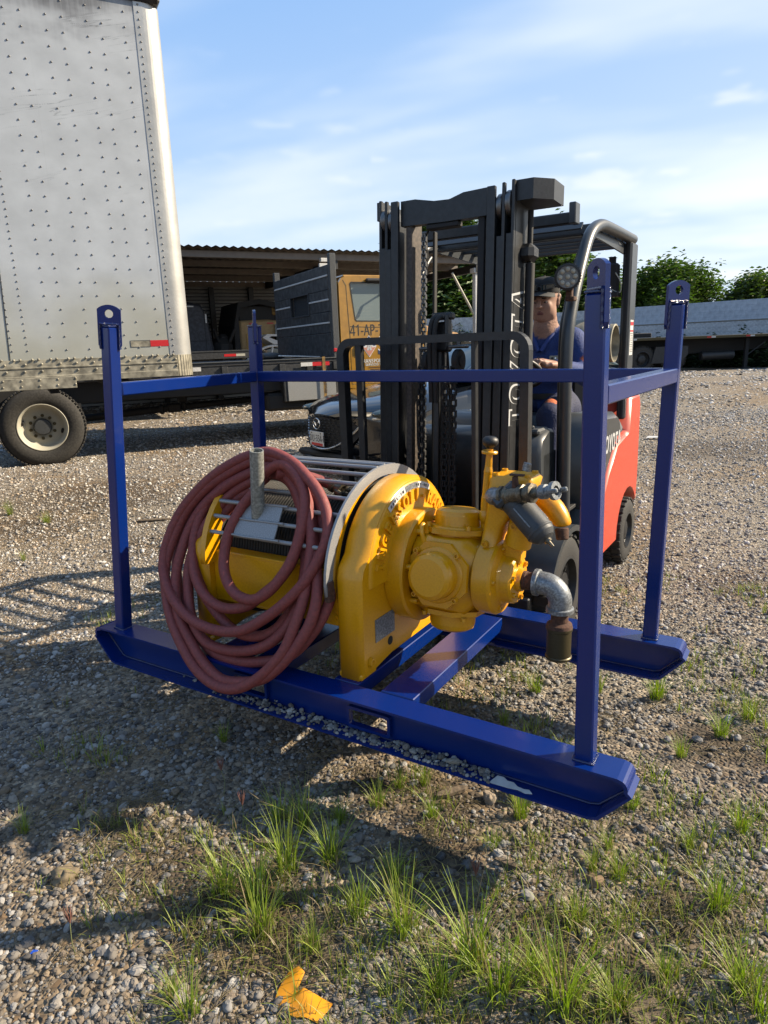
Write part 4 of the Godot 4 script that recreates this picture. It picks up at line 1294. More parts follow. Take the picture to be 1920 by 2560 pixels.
	bevel_prism(cm, cowl, -0.43, 0.44, 0.02)
	obj("front_cowl", cm, H, o, ST)
	obj("cowl_lid", MB.new().box(Vector3(0.34, 1.085, -1.565), Vector3(0.17, 0.03, 0.15), 0.01).box(Vector3(0.37, 1.105, -1.53), Vector3(0.035, 0.02, 0.02), 0.006), mats.panel, o)
	var hy := MB.new()
	for k in 3:
		hy.tube(spline([Vector3(-0.13 + k * 0.035, 1.05, -1.5), Vector3(-0.10 + k * 0.035, 1.13, -1.47), Vector3(-0.14 + k * 0.05, 1.3, -1.46), Vector3(-0.17 + k * 0.06, 1.55, -1.45)], 6), 0.009, 8)
	obj("hydraulic_hose", hy, mats.rubber, o)
	for k in 3:
		var lx := 0.05 + k * 0.055
		obj("hydraulic_lever", MB.new().tube([Vector3(lx, 1.08, -1.58), Vector3(lx + 0.01, 1.2, -1.66), Vector3(lx + 0.015, 1.27, -1.71)], 0.006, 7).ball(Vector3(lx + 0.016, 1.285, -1.715), Vector3(0.016, 0.02, 0.016), 10), mats.trim, o)
		obj("lever_boot", MB.new().turned(Vector3(lx, 1.06, -1.57), Vector3(0, 1, -0.3), [Vector2(0.026, 0), Vector2(0.028, 0.015), Vector2(0.02, 0.02), Vector2(0.022, 0.032), Vector2(0.015, 0.037), Vector2(0.016, 0.05), Vector2(0.008, 0.055)], 12), mats.rubber, o)
	# front fenders over the drive wheels
	for s in [-1, 1]:
		var fo := arc(1.56, 0.27, 0.345, 15, 165, 14)
		var fi := arc(1.56, 0.27, 0.315, 165, 15, 14)
		obj("fender", MB.new().prism(fo + fi, -0.105, 0.105, [], true), H, o, Transform3D(side, Vector3(s * 0.48, 0, 0)))
		wheel(o, Vector3(s * 0.48, 0.285, -1.56), Vector3(s, 0, 0), 0.285, 0.17, 0.165, 22, mats.rubber, mats.black)
		wheel(o, Vector3(s * 0.482, 0.228, -3.02), Vector3(s, 0, 0), 0.228, 0.13, 0.125, 24, mats.rubber, mats.black)
	obj("lower_panel", MB.new().box(Vector3(0.425, 0.75, -1.62), Vector3(0.03, 0.45, 0.20), 0.006), H, o)
	# overhead guard
	var gd := thing_part("overhead_guard", o)
	for s in [-1, 1]:
		var leg := []
		for q in [[0.50, 1.72], [0.85, 1.70], [1.44, 1.685], [1.68, 1.755], [1.90, 1.90], [2.04, 2.03], [2.105, 2.20], [2.12, 2.42], [2.12, 3.02]]:
			leg.append(Vector3(s * 0.49, q[0], -q[1]))
		obj("guard_leg", MB.new().tube(spline(leg, 6), 0.031, 16), H, gd)
		obj("inner_strip", MB.new().tube(spline([Vector3(s * 0.455, 0.55, -1.74), Vector3(s * 0.455, 1.45, -1.715), Vector3(s * 0.455, 1.68, -1.785), Vector3(s * 0.455, 1.89, -1.93), Vector3(s * 0.455, 2.02, -2.07)], 5), 0.016, 8), mats.black, gd)
		obj("rear_leg", MB.new().box(Vector3(s * 0.485, 1.55, -3.00), Vector3(0.055, 1.10, 0.17), 0.012), H, gd)
		obj("rear_groove", MB.new().box(Vector3(s * 0.485, 1.55, -2.912), Vector3(0.018, 1.08, 0.006), 0.001), mats.soot, gd)
		obj("side_plate", MB.new().prism([Vector2(2.05, 2.06), Vector2(2.2, 2.09), Vector2(3.08, 2.09), Vector2(3.08, 2.02), Vector2(2.4, 2.05)], s * 0.46 - 0.006, s * 0.46 + 0.006), H, gd, ST)
	obj("front_bar", MB.new().box(Vector3(0, 2.115, -1.93), Vector3(0.90, 0.055, 0.05), 0.006), mats.black, gd)
	obj("front_lip", MB.new().box(Vector3(0, 2.045, -2.03), Vector3(0.92, 0.014, 0.05), 0.003), mats.black, gd)
	obj("front_plate", MB.new().put(Vector3(0, 2.085, -2.0), Basis(Vector3.RIGHT, 0.75)).box(Vector3.ZERO, Vector3(0.92, 0.008, 0.05)), H, gd)
	obj("corner_gusset", MB.new().box(Vector3(0.44, 2.135, -1.925), Vector3(0.035, 0.10, 0.075), 0.004).box(Vector3(-0.44, 2.10, -1.95), Vector3(0.035, 0.09, 0.06), 0.004), H, gd)
	for v in [2.22, 2.38, 2.54, 2.70, 2.86, 3.05]:
		obj("guard_bar", MB.new().box(Vector3(0, 2.10, -v), Vector3(0.93, 0.045, 0.022), 0.004), H, gd)
	# work lamp on the right leg
	var wl := thing_part("work_lamp", o)
	var lc := Vector3(0.493, 1.812, -1.665)
	var ld := Vector3(0.30, -0.05, 1.0).normalized()
	obj("housing", MB.new().turned(lc - ld * 0.03, ld, [Vector2(0, 0), Vector2(0.045, 0.0), Vector2(0.058, 0.012), Vector2(0.06, 0.04), Vector2(0.061, 0.048), Vector2(0.052, 0.05), Vector2(0.05, 0.042), Vector2(0, 0.042)], 36), mats.trim, wl)
	var fin := MB.new()
	var lbz := MB.along(ld)
	for i in 30:
		var a := TAU * i / 30
		fin.x = Transform3D(Basis(lbz.x * cos(a) + lbz.z * sin(a), lbz.y, (lbz.x * cos(a) + lbz.z * sin(a)).cross(lbz.y)), lc + (lbz.x * cos(a) + lbz.z * sin(a)) * 0.062)
		fin.box(Vector3.ZERO, Vector3(0.006, 0.03, 0.004))
	obj("cooling_fins", fin, mats.trim, wl)
	obj("reflector", MB.new().turned(lc + ld * 0.0125, ld, [Vector2(0.0505, 0.001), Vector2(0.02, 0.0), Vector2(0, 0.0)], 30), mats.steel, wl)
	for i in 9:
		var a := TAU * i / 8
		var c := lc + ld * 0.0135 + ((lbz.x * cos(a) + lbz.z * sin(a)) * 0.035 if i < 8 else Vector3.ZERO)
		obj("lens", MB.new().turned(c, ld, [Vector2(0.0115, 0), Vector2(0.0115, 0.002), Vector2(0.008, 0.0055), Vector2(0, 0.007)], 16, 2), mats.cream, wl)
	obj("bracket", MB.new().box(lc + Vector3(0.005, -0.075, -0.02), Vector3(0.03, 0.05, 0.03), 0.004).box(lc + Vector3(0.01, -0.10, -0.03), Vector3(0.045, 0.02, 0.05), 0.004), mats.rust, wl)
	# reversing buzzer under the guard at the rear
	obj("buzzer", MB.new().box(Vector3(0.39, 1.88, -2.94), Vector3(0.085, 0.20, 0.07), 0.012).box(Vector3(0.39, 1.99, -2.94), Vector3(0.04, 0.06, 0.03), 0.004).box(Vector3(0.395, 1.79, -2.92), Vector3(0.10, 0.03, 0.09), 0.004), mats.soot, o)
	obj("buzzer_lead", MB.new().tube(spline([Vector3(0.42, 1.92, -2.90), Vector3(0.455, 1.86, -2.90), Vector3(0.45, 1.80, -2.91), Vector3(0.40, 1.82, -2.90)], 5), 0.004, 6), mats.cream, o)
	# warning sticker on the rear leg: red heads and small print lines
	var ws := obj("warning_sticker", MB.new().box(Vector3(0.5132, 1.52, -3.0), Vector3(0.0012, 0.22, 0.085)), mats.white, o)
	var wr := MB.new()
	wr.box(Vector3(0.5142, 1.607, -3.0), Vector3(0.001, 0.022, 0.08))
	wr.box(Vector3(0.5142, 1.562, -3.0), Vector3(0.001, 0.010, 0.08))
	obj("sticker_heading", wr, mats.red, ws)
	var wt := MB.new()
	for i in 11:
		wt.box(Vector3(0.5141, 1.546 - i * 0.0115, -3.0 - (i % 3) * 0.003), Vector3(0.0008, 0.004, 0.066 - (i % 3) * 0.008))
	obj("sticker_print", wt, mats.panel, ws)
	# seat, steering wheel
	var seat := thing_part("seat", o)
	obj("cushion", MB.new().box(Vector3(0.06, 0.99, -2.52), Vector3(0.46, 0.12, 0.46), 0.04), mats.trim, seat)
	obj("back", MB.new().box(Vector3(0.06, 1.30, -2.79), Vector3(0.44, 0.56, 0.12), 0.045), mats.trim, seat)
	var st := thing_part("steering_wheel", o)
	var sc := Vector3(0.09, 1.355, -2.01)
	var sn := Vector3(0, 0.82, -0.57).normalized()
	var sb := MB.along(sn)
	var ring := []
	for i in 40:
		var a := TAU * i / 40
		ring.append(sc + (sb.x * cos(a) + sb.z * sin(a)) * 0.165)
	obj("wheel_rim", MB.new().tube(ring, 0.0125, 10, true), mats.trim, st)
	var sp := MB.new()
	for i in 3:
		var a := TAU * i / 3 + 0.5
		sp.cyl(sc - sn * 0.02, sc + (sb.x * cos(a) + sb.z * sin(a)) * 0.162, 0.009, -1, 8)
	obj("spoke", sp, mats.trim, st)
	obj("column", MB.new().cyl(sc - sn * 0.02, sc - sn * 0.40, 0.03, 0.04, 14).cyl(sc + sn * 0.005, sc - sn * 0.03, 0.035, -1, 18, 0.006), mats.trim, st)
	# mirror-like dark pod on the far leg
	obj("side_mirror", MB.new().ball(Vector3(-0.44, 1.62, -1.66), Vector3(0.03, 0.10, 0.05), 14), mats.trim, o)
	# gas bottle lying across the back
	var tk := thing("gas_cylinder", "dusty grey gas cylinder strapped across the back of the forklift", "gas cylinder", FK)
	obj("shell", MB.new().turned(Vector3(-0.30, 1.49, -2.80), Vector3.RIGHT, [Vector2(0, 0), Vector2(0.08, 0.01), Vector2(0.135, 0.05), Vector2(0.152, 0.10), Vector2(0.152, 0.58), Vector2(0.135, 0.64), Vector2(0.08, 0.68), Vector2(0.0, 0.69)], 30, 2), mats.tan, tk)
	obj("collar", MB.new().turned(Vector3(0.34, 1.49, -2.80), Vector3.RIGHT, [Vector2(0.112, 0), Vector2(0.118, 0.0), Vector2(0.118, 0.12), Vector2(0.108, 0.122), Vector2(0.106, 0.0)], 30), mats.tan, tk)
	obj("strap", MB.new().turned(Vector3(0.05, 1.49, -2.80), Vector3.RIGHT, [Vector2(0.1545, 0), Vector2(0.1545, 0.04)], 30), mats.soot, tk)
	obj("cylinder_bracket", MB.new().box(Vector3(0, 1.325, -2.80), Vector3(0.84, 0.03, 0.22), 0.006), mats.panel, o)
	obj("bracket_post", MB.new().box(Vector3(0, 1.22, -2.92), Vector3(0.5, 0.2, 0.06), 0.006), mats.panel, o)


func bevel_prism(mb: MB, poly: Array, z0: float, z1: float, b: float) -> void:  # a prism with chamfered end faces
	var P := PackedVector2Array(poly)
	if Geometry2D.is_polygon_clockwise(P):
		P.reverse()
	var n := P.size()
	var Q := PackedVector2Array()
	for i in n:
		var e1 := (P[i] - P[(i + n - 1) % n]).normalized()
		var e2 := (P[(i + 1) % n] - P[i]).normalized()
		var n1 := Vector2(-e1.y, e1.x)
		var n2 := Vector2(-e2.y, e2.x)
		var m := n1 + n2
		if m.length() < 0.2:
			m = n1
		m = m.normalized()
		Q.append(P[i] + m * b / maxf(0.5, m.dot(n1)))
	mb.smooth()
	for k in [[P, z0 + b, P, z1 - b], [P, z1 - b, Q, z1], [Q, z0, P, z0 + b]]:
		for i in n:
			var j := (i + 1) % n
			mb.quad(Vector3(k[0][i].x, k[0][i].y, k[1]), Vector3(k[0][j].x, k[0][j].y, k[1]), Vector3(k[2][j].x, k[2][j].y, k[3]), Vector3(k[2][i].x, k[2][i].y, k[3]))
	mb.flat()
	var t := Geometry2D.triangulate_polygon(Q)
	for i in range(0, t.size(), 3):
		var a := Q[t[i]]
		var c := Q[t[i + 1]]
		var d := Q[t[i + 2]]
		if (c - a).cross(d - a) < 0:
			var w := c
			c = d
			d = w
		mb.tri(Vector3(a.x, a.y, z1), Vector3(c.x, c.y, z1), Vector3(d.x, d.y, z1))
		mb.tri(Vector3(a.x, a.y, z0), Vector3(d.x, d.y, z0), Vector3(c.x, c.y, z0))


func sd_cap(p: Vector3, q: Array) -> float:  # tapered capsule
	var a: Vector3 = q[0]
	var b: Vector3 = q[1]
	var ab := b - a
	var t := clampf((p - a).dot(ab) / maxf(ab.length_squared(), 1e-9), 0.0, 1.0)
	return p.distance_to(a + ab * t) - lerpf(q[2], q[3], t)


func net(mb: MB, prims: Array, cell: float, k: float) -> void:  # prims: [a, b, ra, rb, colour] or [centre, radii, "e", basis, colour]; "cut" colours carve
	var lo := Vector3.ONE * 1e9
	var hi := -lo
	for q in prims:
		var e: bool = q[2] is String
		var pts: Array = [q[0]] if e else [q[0], q[1]]
		var r: float = maxf(q[1].x, maxf(q[1].y, q[1].z)) if e else maxf(q[2], q[3])
		for p in pts:
			lo = lo.min(p - Vector3.ONE * r)
			hi = hi.max(p + Vector3.ONE * r)
	lo -= Vector3.ONE * cell * 3
	hi += Vector3.ONE * cell * 3
	var n := Vector3i(((hi - lo) / cell).ceil()) + Vector3i.ONE
	var f := PackedFloat32Array()
	f.resize(n.x * n.y * n.z)
	f.fill(1.0)
	var own := PackedInt32Array()
	own.resize(f.size())
	var best := PackedFloat32Array()
	best.resize(f.size())
	best.fill(9.0)
	for qi in prims.size():
		var q: Array = prims[qi]
		var e: bool = q[2] is String
		var cut: bool = e and q[2] == "c"
		var r: float = maxf(q[1].x, maxf(q[1].y, q[1].z)) if e else maxf(q[2], q[3])
		var l: Vector3 = q[0] if e else q[0].min(q[1])
		var h: Vector3 = q[0] if e else q[0].max(q[1])
		var mg := Vector3.ONE * (r + k + cell * 2)
		var i0 := Vector3i(((l - mg - lo) / cell).floor()).clamp(Vector3i.ZERO, n - Vector3i.ONE)
		var i1 := Vector3i(((h + mg - lo) / cell).ceil()).clamp(Vector3i.ZERO, n - Vector3i.ONE)
		var inv := Basis.IDENTITY
		if e:
			inv = q[3].inverse()
		for z in range(i0.z, i1.z + 1):
			for y in range(i0.y, i1.y + 1):
				var at := (z * n.y + y) * n.x
				for x in range(i0.x, i1.x + 1):
					var p := lo + Vector3(x, y, z) * cell
					var d: float
					if e:
						var u: Vector3 = inv * (p - q[0])
						var k0 = (u / q[1]).length()
						var k1 = (u / (q[1] * q[1])).length()
						d = k0 * (k0 - 1.0) / maxf(k1, 1e-6)
					else:
						d = sd_cap(p, q)
					var o := f[at + x]
					if cut:
						var hh := clampf(0.5 - 0.5 * (o + d) / (k * 0.5), 0.0, 1.0)
						f[at + x] = lerpf(o, -d, hh) + k * 0.5 * hh * (1.0 - hh)
						continue
					if d < best[at + x]:
						best[at + x] = d
						own[at + x] = qi
					var hh := clampf(0.5 + 0.5 * (o - d) / k, 0.0, 1.0)
					f[at + x] = lerpf(o, d, hh) - k * hh * (1.0 - hh)
	var vid := {}
	var pos := []
	var cols := []
	var step := [1, n.x, n.x * n.y]
	for z in n.z - 1:
		for y in n.y - 1:
			var row := (z * n.y + y) * n.x
			for x in n.x - 1:
				var b := row + x
				var s0 := f[b] < 0
				if s0 == (f[b + 1] < 0) and s0 == (f[b + n.x] < 0) and s0 == (f[b + n.x + 1] < 0):
					var b2: int = b + step[2]
					if s0 == (f[b2] < 0) and s0 == (f[b2 + 1] < 0) and s0 == (f[b2 + n.x] < 0) and s0 == (f[b2 + n.x + 1] < 0):
						continue
				var sum := Vector3.ZERO
				var cnt := 0
				for c in 8:
					for ax in 3:
						if c & (1 << ax):
							continue
						var ca := Vector3(c & 1, (c >> 1) & 1, (c >> 2) & 1)
						var ia: int = b + (c & 1) + ((c >> 1) & 1) * n.x + ((c >> 2) & 1) * step[2]
						var ib: int = ia + step[ax]
						var fa := f[ia]
						var fb := f[ib]
						if (fa < 0) != (fb < 0):
							var t := fa / (fa - fb)
							var dv := Vector3.ZERO
							dv[ax] = t
							sum += ca + dv
							cnt += 1
				vid[b] = pos.size()
				pos.append(lo + (Vector3(x, y, z) + sum / maxi(cnt, 1)) * cell)
				cols.append(prims[own[b]][4])
	mb.smooth()
	for b in vid.keys():
		var x: int = b % n.x
		var y: int = (b / n.x) % n.y
		var z: int = b / step[2]
		for ax in 3:
			var s0 := f[b] < 0
			if s0 == (f[b + step[ax]] < 0):
				continue
			var u := (ax + 1) % 3
			var v := (ax + 2) % 3
			var c := [x, y, z]
			if c[u] == 0 or c[v] == 0:
				continue
			var q := [b, b - step[u], b - step[u] - step[v], b - step[v]]
			var ok := true
			for i in q:
				ok = ok and vid.has(i)
			if not ok:
				continue
			if not s0:
				q.reverse()
			for t in [[0, 2, 1], [0, 3, 2]]:
				for i in t:
					var w: int = vid[q[i]]
					mb.st.set_color(cols[w])
					mb.st.add_vertex(mb.x * pos[w])


func make_driver() -> void:
	var skin := Color(0.50, 0.275, 0.195)
	var lip := Color(0.27, 0.10, 0.085)
	var shirt := Color(0.018, 0.055, 0.26)
	var trous := Color(0.012, 0.026, 0.10)
	var band := Color(0.75, 0.17, 0.04)
	var shoe := Color(0.02, 0.02, 0.02)
	var brow := Color(0.022, 0.014, 0.012)
	var m := mat(Color.WHITE, 0.62, 0.0, noise_tex(0.05, 0.86, 1.0, 55), 6.0)
	m.vertex_color_use_as_albedo = true
	var o := thing("person", "driver in dark cap and blue work clothes sitting at the forklift wheel", "person", FK * Transform3D(Basis.IDENTITY, Vector3(-0.005, 0.014, -0.10)))
	var body := []
	# torso, shoulders, neck
	body.append([Vector3(0.10, 1.07, -2.48), Vector3(0.10, 1.30, -2.46), 0.155, 0.16, shirt])
	body.append([Vector3(0.10, 1.30, -2.46), Vector3(0.115, 1.46, -2.43), 0.165, 0.13, shirt])
	body.append([Vector3(-0.05, 1.50, -2.44), Vector3(0.26, 1.50, -2.41), 0.085, 0.085, shirt])
	body.append([Vector3(-0.01, 1.33, -2.40), Vector3(0.22, 1.33, -2.37), 0.10, 0.10, shirt])
	body.append([Vector3(0.118, 1.50, -2.415), Vector3(0.122, 1.63, -2.37), 0.074, 0.07, skin])
	body.append([Vector3(0.118, 1.50, -2.36), Vector3(0.12, 1.58, -2.34), 0.045, 0.05, skin])
	# left arm (on the right of the picture): shoulder, elbow, wrist
	body.append([Vector3(0.29, 1.49, -2.41), Vector3(0.395, 1.30, -2.33), 0.075, 0.062, shirt])
	body.append([Vector3(0.362, 1.368, -2.363), Vector3(0.374, 1.342, -2.352), 0.0705, 0.069, band])
	body.append([Vector3(0.395, 1.30, -2.33), Vector3(0.30, 1.362, -2.085), 0.06, 0.043, shirt])
	# right arm
	body.append([Vector3(-0.07, 1.49, -2.43), Vector3(-0.16, 1.29, -2.30), 0.075, 0.06, shirt])
	body.append([Vector3(-0.16, 1.29, -2.30), Vector3(-0.06, 1.33, -2.07), 0.058, 0.043, shirt])
	# hips, legs, shoes
	body.append([Vector3(0.0, 1.08, -2.46), Vector3(0.20, 1.08, -2.46), 0.13, 0.13, trous])
	body.append([Vector3(0.20, 1.09, -2.42), Vector3(0.285, 1.08, -2.00), 0.095, 0.072, trous])
	body.append([Vector3(0.02, 1.09, -2.42), Vector3(-0.03, 1.08, -2.02), 0.095, 0.072, trous])
	body.append([Vector3(0.285, 1.08, -2.00), Vector3(0.345, 0.72, -1.87), 0.072, 0.055, trous])
	body.append([Vector3(-0.03, 1.08, -2.02), Vector3(-0.05, 0.72, -1.86), 0.072, 0.055, trous])
	body.append([Vector3(0.262, 1.15, -2.08), Vector3(0.285, 1.14, -2.02), 0.03, 0.025, band])
	body.append([Vector3(0.345, 0.66, -1.89), Vector3(0.36, 0.64, -1.74), 0.045, 0.04, shoe])
	body.append([Vector3(-0.05, 0.66, -1.88), Vector3(-0.05, 0.64, -1.74), 0.045, 0.04, shoe])
	var mb := MB.new()
	net(mb, body, 0.014, 0.035)
	# head, turned a little to the picture's left and down
	var yaw := Basis(Vector3.UP, deg_to_rad(2.0)) * Basis(Vector3.RIGHT, deg_to_rad(7.0))
	var hc := Vector3(0.123, 1.732, -2.335)
	var hp := func(x: float, y: float, z: float) -> Vector3: return hc + yaw * Vector3(x, y, z)
	var he := []
	he.append([hp.call(0, 0.035, -0.012), Vector3(0.083, 0.096, 0.098), "e", yaw, skin])
	he.append([hp.call(0, -0.035, 0.012), Vector3(0.074, 0.082, 0.076), "e", yaw, skin])
	he.append([hp.call(0, -0.088, 0.042), Vector3(0.036, 0.026, 0.03), "e", yaw, skin])
	for s in [-1, 1]:
		he.append([hp.call(s * 0.032, -0.018, 0.062), Vector3(0.028, 0.024, 0.02), "e", yaw, skin])
		he.append([hp.call(s * 0.055, -0.07, 0.0), Vector3(0.016, 0.03, 0.035), "e", yaw, skin])
		he.append([hp.call(s * 0.031, 0.03, 0.08), hp.call(s * 0.012, 0.028, 0.088), 0.009, 0.009, skin])
	he.append([hp.call(0, -0.098, -0.02), hc + Vector3(0, -0.16, -0.045), 0.064, 0.070, skin])
	for s in [-1, 1]:
		he.append([hp.call(s * 0.031, 0.008, 0.098), Vector3(0.018, 0.011, 0.018), "c", yaw, skin])
	var hm := MB.new()
	net(hm, he, 0.006, 0.018)
	var fine := []
	fine.append([hp.call(0, 0.018, 0.083), hp.call(0, -0.018, 0.102), 0.009, 0.0125, skin])
	for s in [-1, 1]:
		fine.append([hp.call(s * 0.013, -0.021, 0.09), hp.call(s * 0.011, -0.021, 0.086), 0.0095, 0.008, skin])
	net(hm, fine, 0.0035, 0.008)
	var lips := [[hp.call(-0.019, -0.053, 0.077), hp.call(0, -0.050, 0.0845), 0.0055, 0.0068, lip], [hp.call(0.019, -0.053, 0.077), hp.call(0, -0.050, 0.0845), 0.0055, 0.0068, lip], [hp.call(-0.014, -0.062, 0.0775), hp.call(0.014, -0.062, 0.0775), 0.0075, 0.0075, lip]]
	net(hm, lips, 0.0035, 0.004)
	for s in [-1, 1]:  # ears
		var er := [[hp.call(s * 0.078, 0.012, -0.012), hp.call(s * 0.083, 0.03, -0.024), 0.012, 0.014, skin], [hp.call(s * 0.08, -0.015, -0.014), hp.call(s * 0.078, 0.01, -0.014), 0.010, 0.012, skin]]
		net(hm, er, 0.004, 0.01)
	# left hand closing on the wheel rim: palm and five fingers
	for hnd in [[Vector3(0.292, 1.366, -2.065), Vector3(0.232, 1.388, -1.985), 1.0], [Vector3(-0.055, 1.335, -2.055), Vector3(-0.03, 1.365, -1.98), -1.0]]:
		var w: Vector3 = hnd[0]
		var k: Vector3 = hnd[1]
		var fw := (k - w).normalized()
		var across = Vector3.UP.cross(fw).normalized() * hnd[2] * -1.0
		var up := fw.cross(across).normalized()
		if up.y < 0:
			up = -up
		var hand := []
		hand.append([w, k, 0.026, 0.024, skin])
		hand.append([w + across * 0.014, k + across * 0.024, 0.02, 0.018, skin])
		hand.append([w - across * 0.014, k - across * 0.024, 0.02, 0.018, skin])
		var len4 := [0.040, 0.046, 0.043, 0.034]
		for i in 4:
			var b = k + across * (-0.031 + i * 0.0207)
			var m1: Vector3 = b + fw * len4[i] * 0.85 + up * 0.004
			var m2: Vector3 = m1 + fw * 0.006 - up * len4[i] * 0.62
			var m3: Vector3 = m2 - fw * 0.016 - up * 0.008
			hand.append([b, m1, 0.0105, 0.0095, skin])
			hand.append([m1, m2, 0.0095, 0.0085, skin])
			hand.append([m2, m3, 0.0085, 0.0075, skin])
		var th = w + fw * 0.03 - across * 0.03 * 1.0
		var t1 = th + fw * 0.035 - across * 0.018 - up * 0.004
		hand.append([th, t1, 0.0135, 0.011, skin])
		hand.append([t1, t1 + fw * 0.026 + across * 0.008 - up * 0.012, 0.0105, 0.009, skin])
		net(hm, hand, 0.0045, 0.007)
	# clothes and skin are two surfaces of one body mesh
	var mesh := mb.done()
	var st := SurfaceTool.new()
	st.append_from(hm.done(), 0, Transform3D.IDENTITY)
	st.commit(mesh)
	var cloth := mat(Color.WHITE, 0.8, 0.0, noise_tex(0.03, 0.7, 1.0, 56), 7.0, noise_tex(0.018, 0, 1, 57, FastNoiseLite.TYPE_SIMPLEX_SMOOTH, 3, 8.0), 0.9)
	cloth.vertex_color_use_as_albedo = true
	mesh.surface_set_material(0, cloth)
	mesh.surface_set_material(1, m)
	var bo := obj("body", mesh, null, o)
	bo.material_override = null
	obj("wristwatch", MB.new().turned(Vector3(0.305, 1.362, -2.095), Vector3(-0.6, 0.1, 0.8), [Vector2(0.036, 0), Vector2(0.039, 0.002), Vector2(0.039, 0.014), Vector2(0.036, 0.016)], 20), mats.chrome, o)
	# hair at the sides, eyes and brows
	var hr := []
	for s in [-1, 1]:
		hr.append([hp.call(s * 0.076, 0.03, -0.002), hp.call(s * 0.074, 0.052, -0.03), 0.0085, 0.016, brow])
		hr.append([hp.call(s * 0.06, 0.02, -0.065), hp.call(s * 0.05, -0.03, -0.075), 0.028, 0.02, brow])
		hr.append([hp.call(s * 0.045, 0.026, 0.0885), hp.call(s * 0.018, 0.0275, 0.0965), 0.0036, 0.0046, brow])
	hr.append([hp.call(-0.04, 0.0, -0.09), hp.call(0.04, 0.0, -0.09), 0.025, 0.025, brow])
	var hairm := MB.new()
	net(hairm, hr, 0.004, 0.006)
	obj("hair", hairm, mat(brow, 0.7), o)
	for s in [-1, 1]:
		var ec: Vector3 = hp.call(s * 0.031, 0.008, 0.0745)
		obj("eye", MB.new().ball(ec, Vector3(0.0125, 0.0095, 0.0125), 14), mat(Color(0.45, 0.42, 0.40), 0.25), o)
		obj("iris", MB.new().ball(ec + yaw * Vector3(0.001, -0.002, 0.0085), Vector3(0.006, 0.006, 0.0048), 12), mat(Color(0.015, 0.01, 0.008), 0.2), o)
		obj("eyelid", MB.new().ball(ec + yaw * Vector3(0, 0.0042, 0.001), Vector3(0.0148, 0.0075, 0.0135), 14), mat(skin * 0.9, 0.6), o)
	# cap with brim, sunglasses resting on it
	var cap := thing_part("cap", o)
	var cm := mat(Color(0.012, 0.013, 0.015), 0.85, 0.0, null, 1.0, null)
	var cr := MB.new()
	cr.x = Transform3D(yaw * Basis(Vector3.RIGHT, deg_to_rad(-4)), hp.call(0, 0.052, -0.008))
	cr.lathe([Vector2(0.0905, 0), Vector2(0.0925, 0.02), Vector2(0.091, 0.045), Vector2(0.082, 0.068), Vector2(0.058, 0.085), Vector2(0.03, 0.092), Vector2(0.008, 0.094), Vector2(0.007, 0.098), Vector2(0, 0.099)], 28, 2)
	obj("crown", cr, cm, cap, Transform3D(Basis.from_scale(Vector3(1, 1, 1)), Vector3.ZERO))
	var bm := MB.new()
	var brim := func(u: float, v: float) -> Vector3:
		var a := deg_to_rad(lerpf(-62, 62, u))
		var r := lerpf(0.088, 0.088 + 0.072 * sqrt(maxf(0.0, cos(a * 1.42))), v)
		var x := sin(a) * lerpf(0.088, 0.094, v)
		return hp.call(x, 0.066 - 0.018 * v - 2.6 * x * x, -0.008 + cos(a) * 0.09 + (r - 0.088) * 1.0)
	bm.grid(brim, 18, 5)
	bm.grid(func(u: float, v: float) -> Vector3: return brim.call(1.0 - u, v) - Vector3(0, 0.003, 0), 18, 5)
	obj("brim", bm, mat(Color(0.03, 0.032, 0.034), 0.8), cap)
	var sg := thing_part("sunglasses", o)
	for s in [-1, 1]:
		var lp := func(u: float, v: float) -> Vector3:
			var a = deg_to_rad(lerpf(6, 52, u)) * s
			return hp.call(sin(a) * 0.100, 0.088 + lerpf(-0.016, 0.016, v) * (1.0 - 0.35 * u) + 0.006 * u, -0.008 + cos(a) * 0.102)
		var lm := MB.new()
		lm.grid(lp, 8, 3)
		obj("lens", lm, mats.glass, sg)
		var fr := []
		for q in [[0, 0], [0.3, 0], [0.7, 0], [1, 0], [1, 1], [0.7, 1], [0.3, 1], [0, 1]]:
			fr.append(lp.call(q[0], q[1]))
		obj("rim", MB.new().tube(fr, 0.003, 6, true), mats.trim, sg)
		obj("temple", MB.new().tube([lp.call(1, 0.5), hp.call(s * 0.099, 0.085, 0.0), hp.call(s * 0.09, 0.07, -0.05)], 0.003, 6), mats.trim, sg)
	obj("bridge", MB.new().tube([hp.call(-0.011, 0.09, 0.093), hp.call(0, 0.096, 0.096), hp.call(0.011, 0.09, 0.093)], 0.004, 6), mats.trim, sg)
	# collar, button, pocket
	var cl := MB.new()
	for s in [-1, 1]:
		cl.tube(spline([Vector3(0.12 + s * 0.062, 1.565, -2.44), Vector3(0.12 + s * 0.072, 1.558, -2.37), Vector3(0.12 + s * 0.045, 1.515, -2.315), Vector3(0.12 + s * 0.008, 1.445, -2.285)], 6), 0.013, 8)
	obj("collar", cl, mat(Color(0.018, 0.05, 0.24), 0.7), o)
	obj("button", MB.new().cyl(Vector3(0.12, 1.405, -2.272), Vector3(0.12, 1.405, -2.262), 0.007, -1, 12), mats.steel, o)
	obj("belt", MB.new().put(Vector3(0.10, 1.155, -2.47)).lathe([Vector2(0.168, 0), Vector2(0.170, 0.035), Vector2(0.163, 0.036)], 30), mats.trim, o)
	var ph := thing("mobile_phone", "pale phone standing out of the driver's shirt pocket", "phone", FK * Transform3D(Basis.IDENTITY, Vector3(-0.005, 0.014, -0.10)))
	var pt := Transform3D(Basis(Vector3.UP, deg_to_rad(16.0)) * Basis(Vector3.RIGHT, deg_to_rad(-4)), Vector3(0.225, 1.40, -2.262))
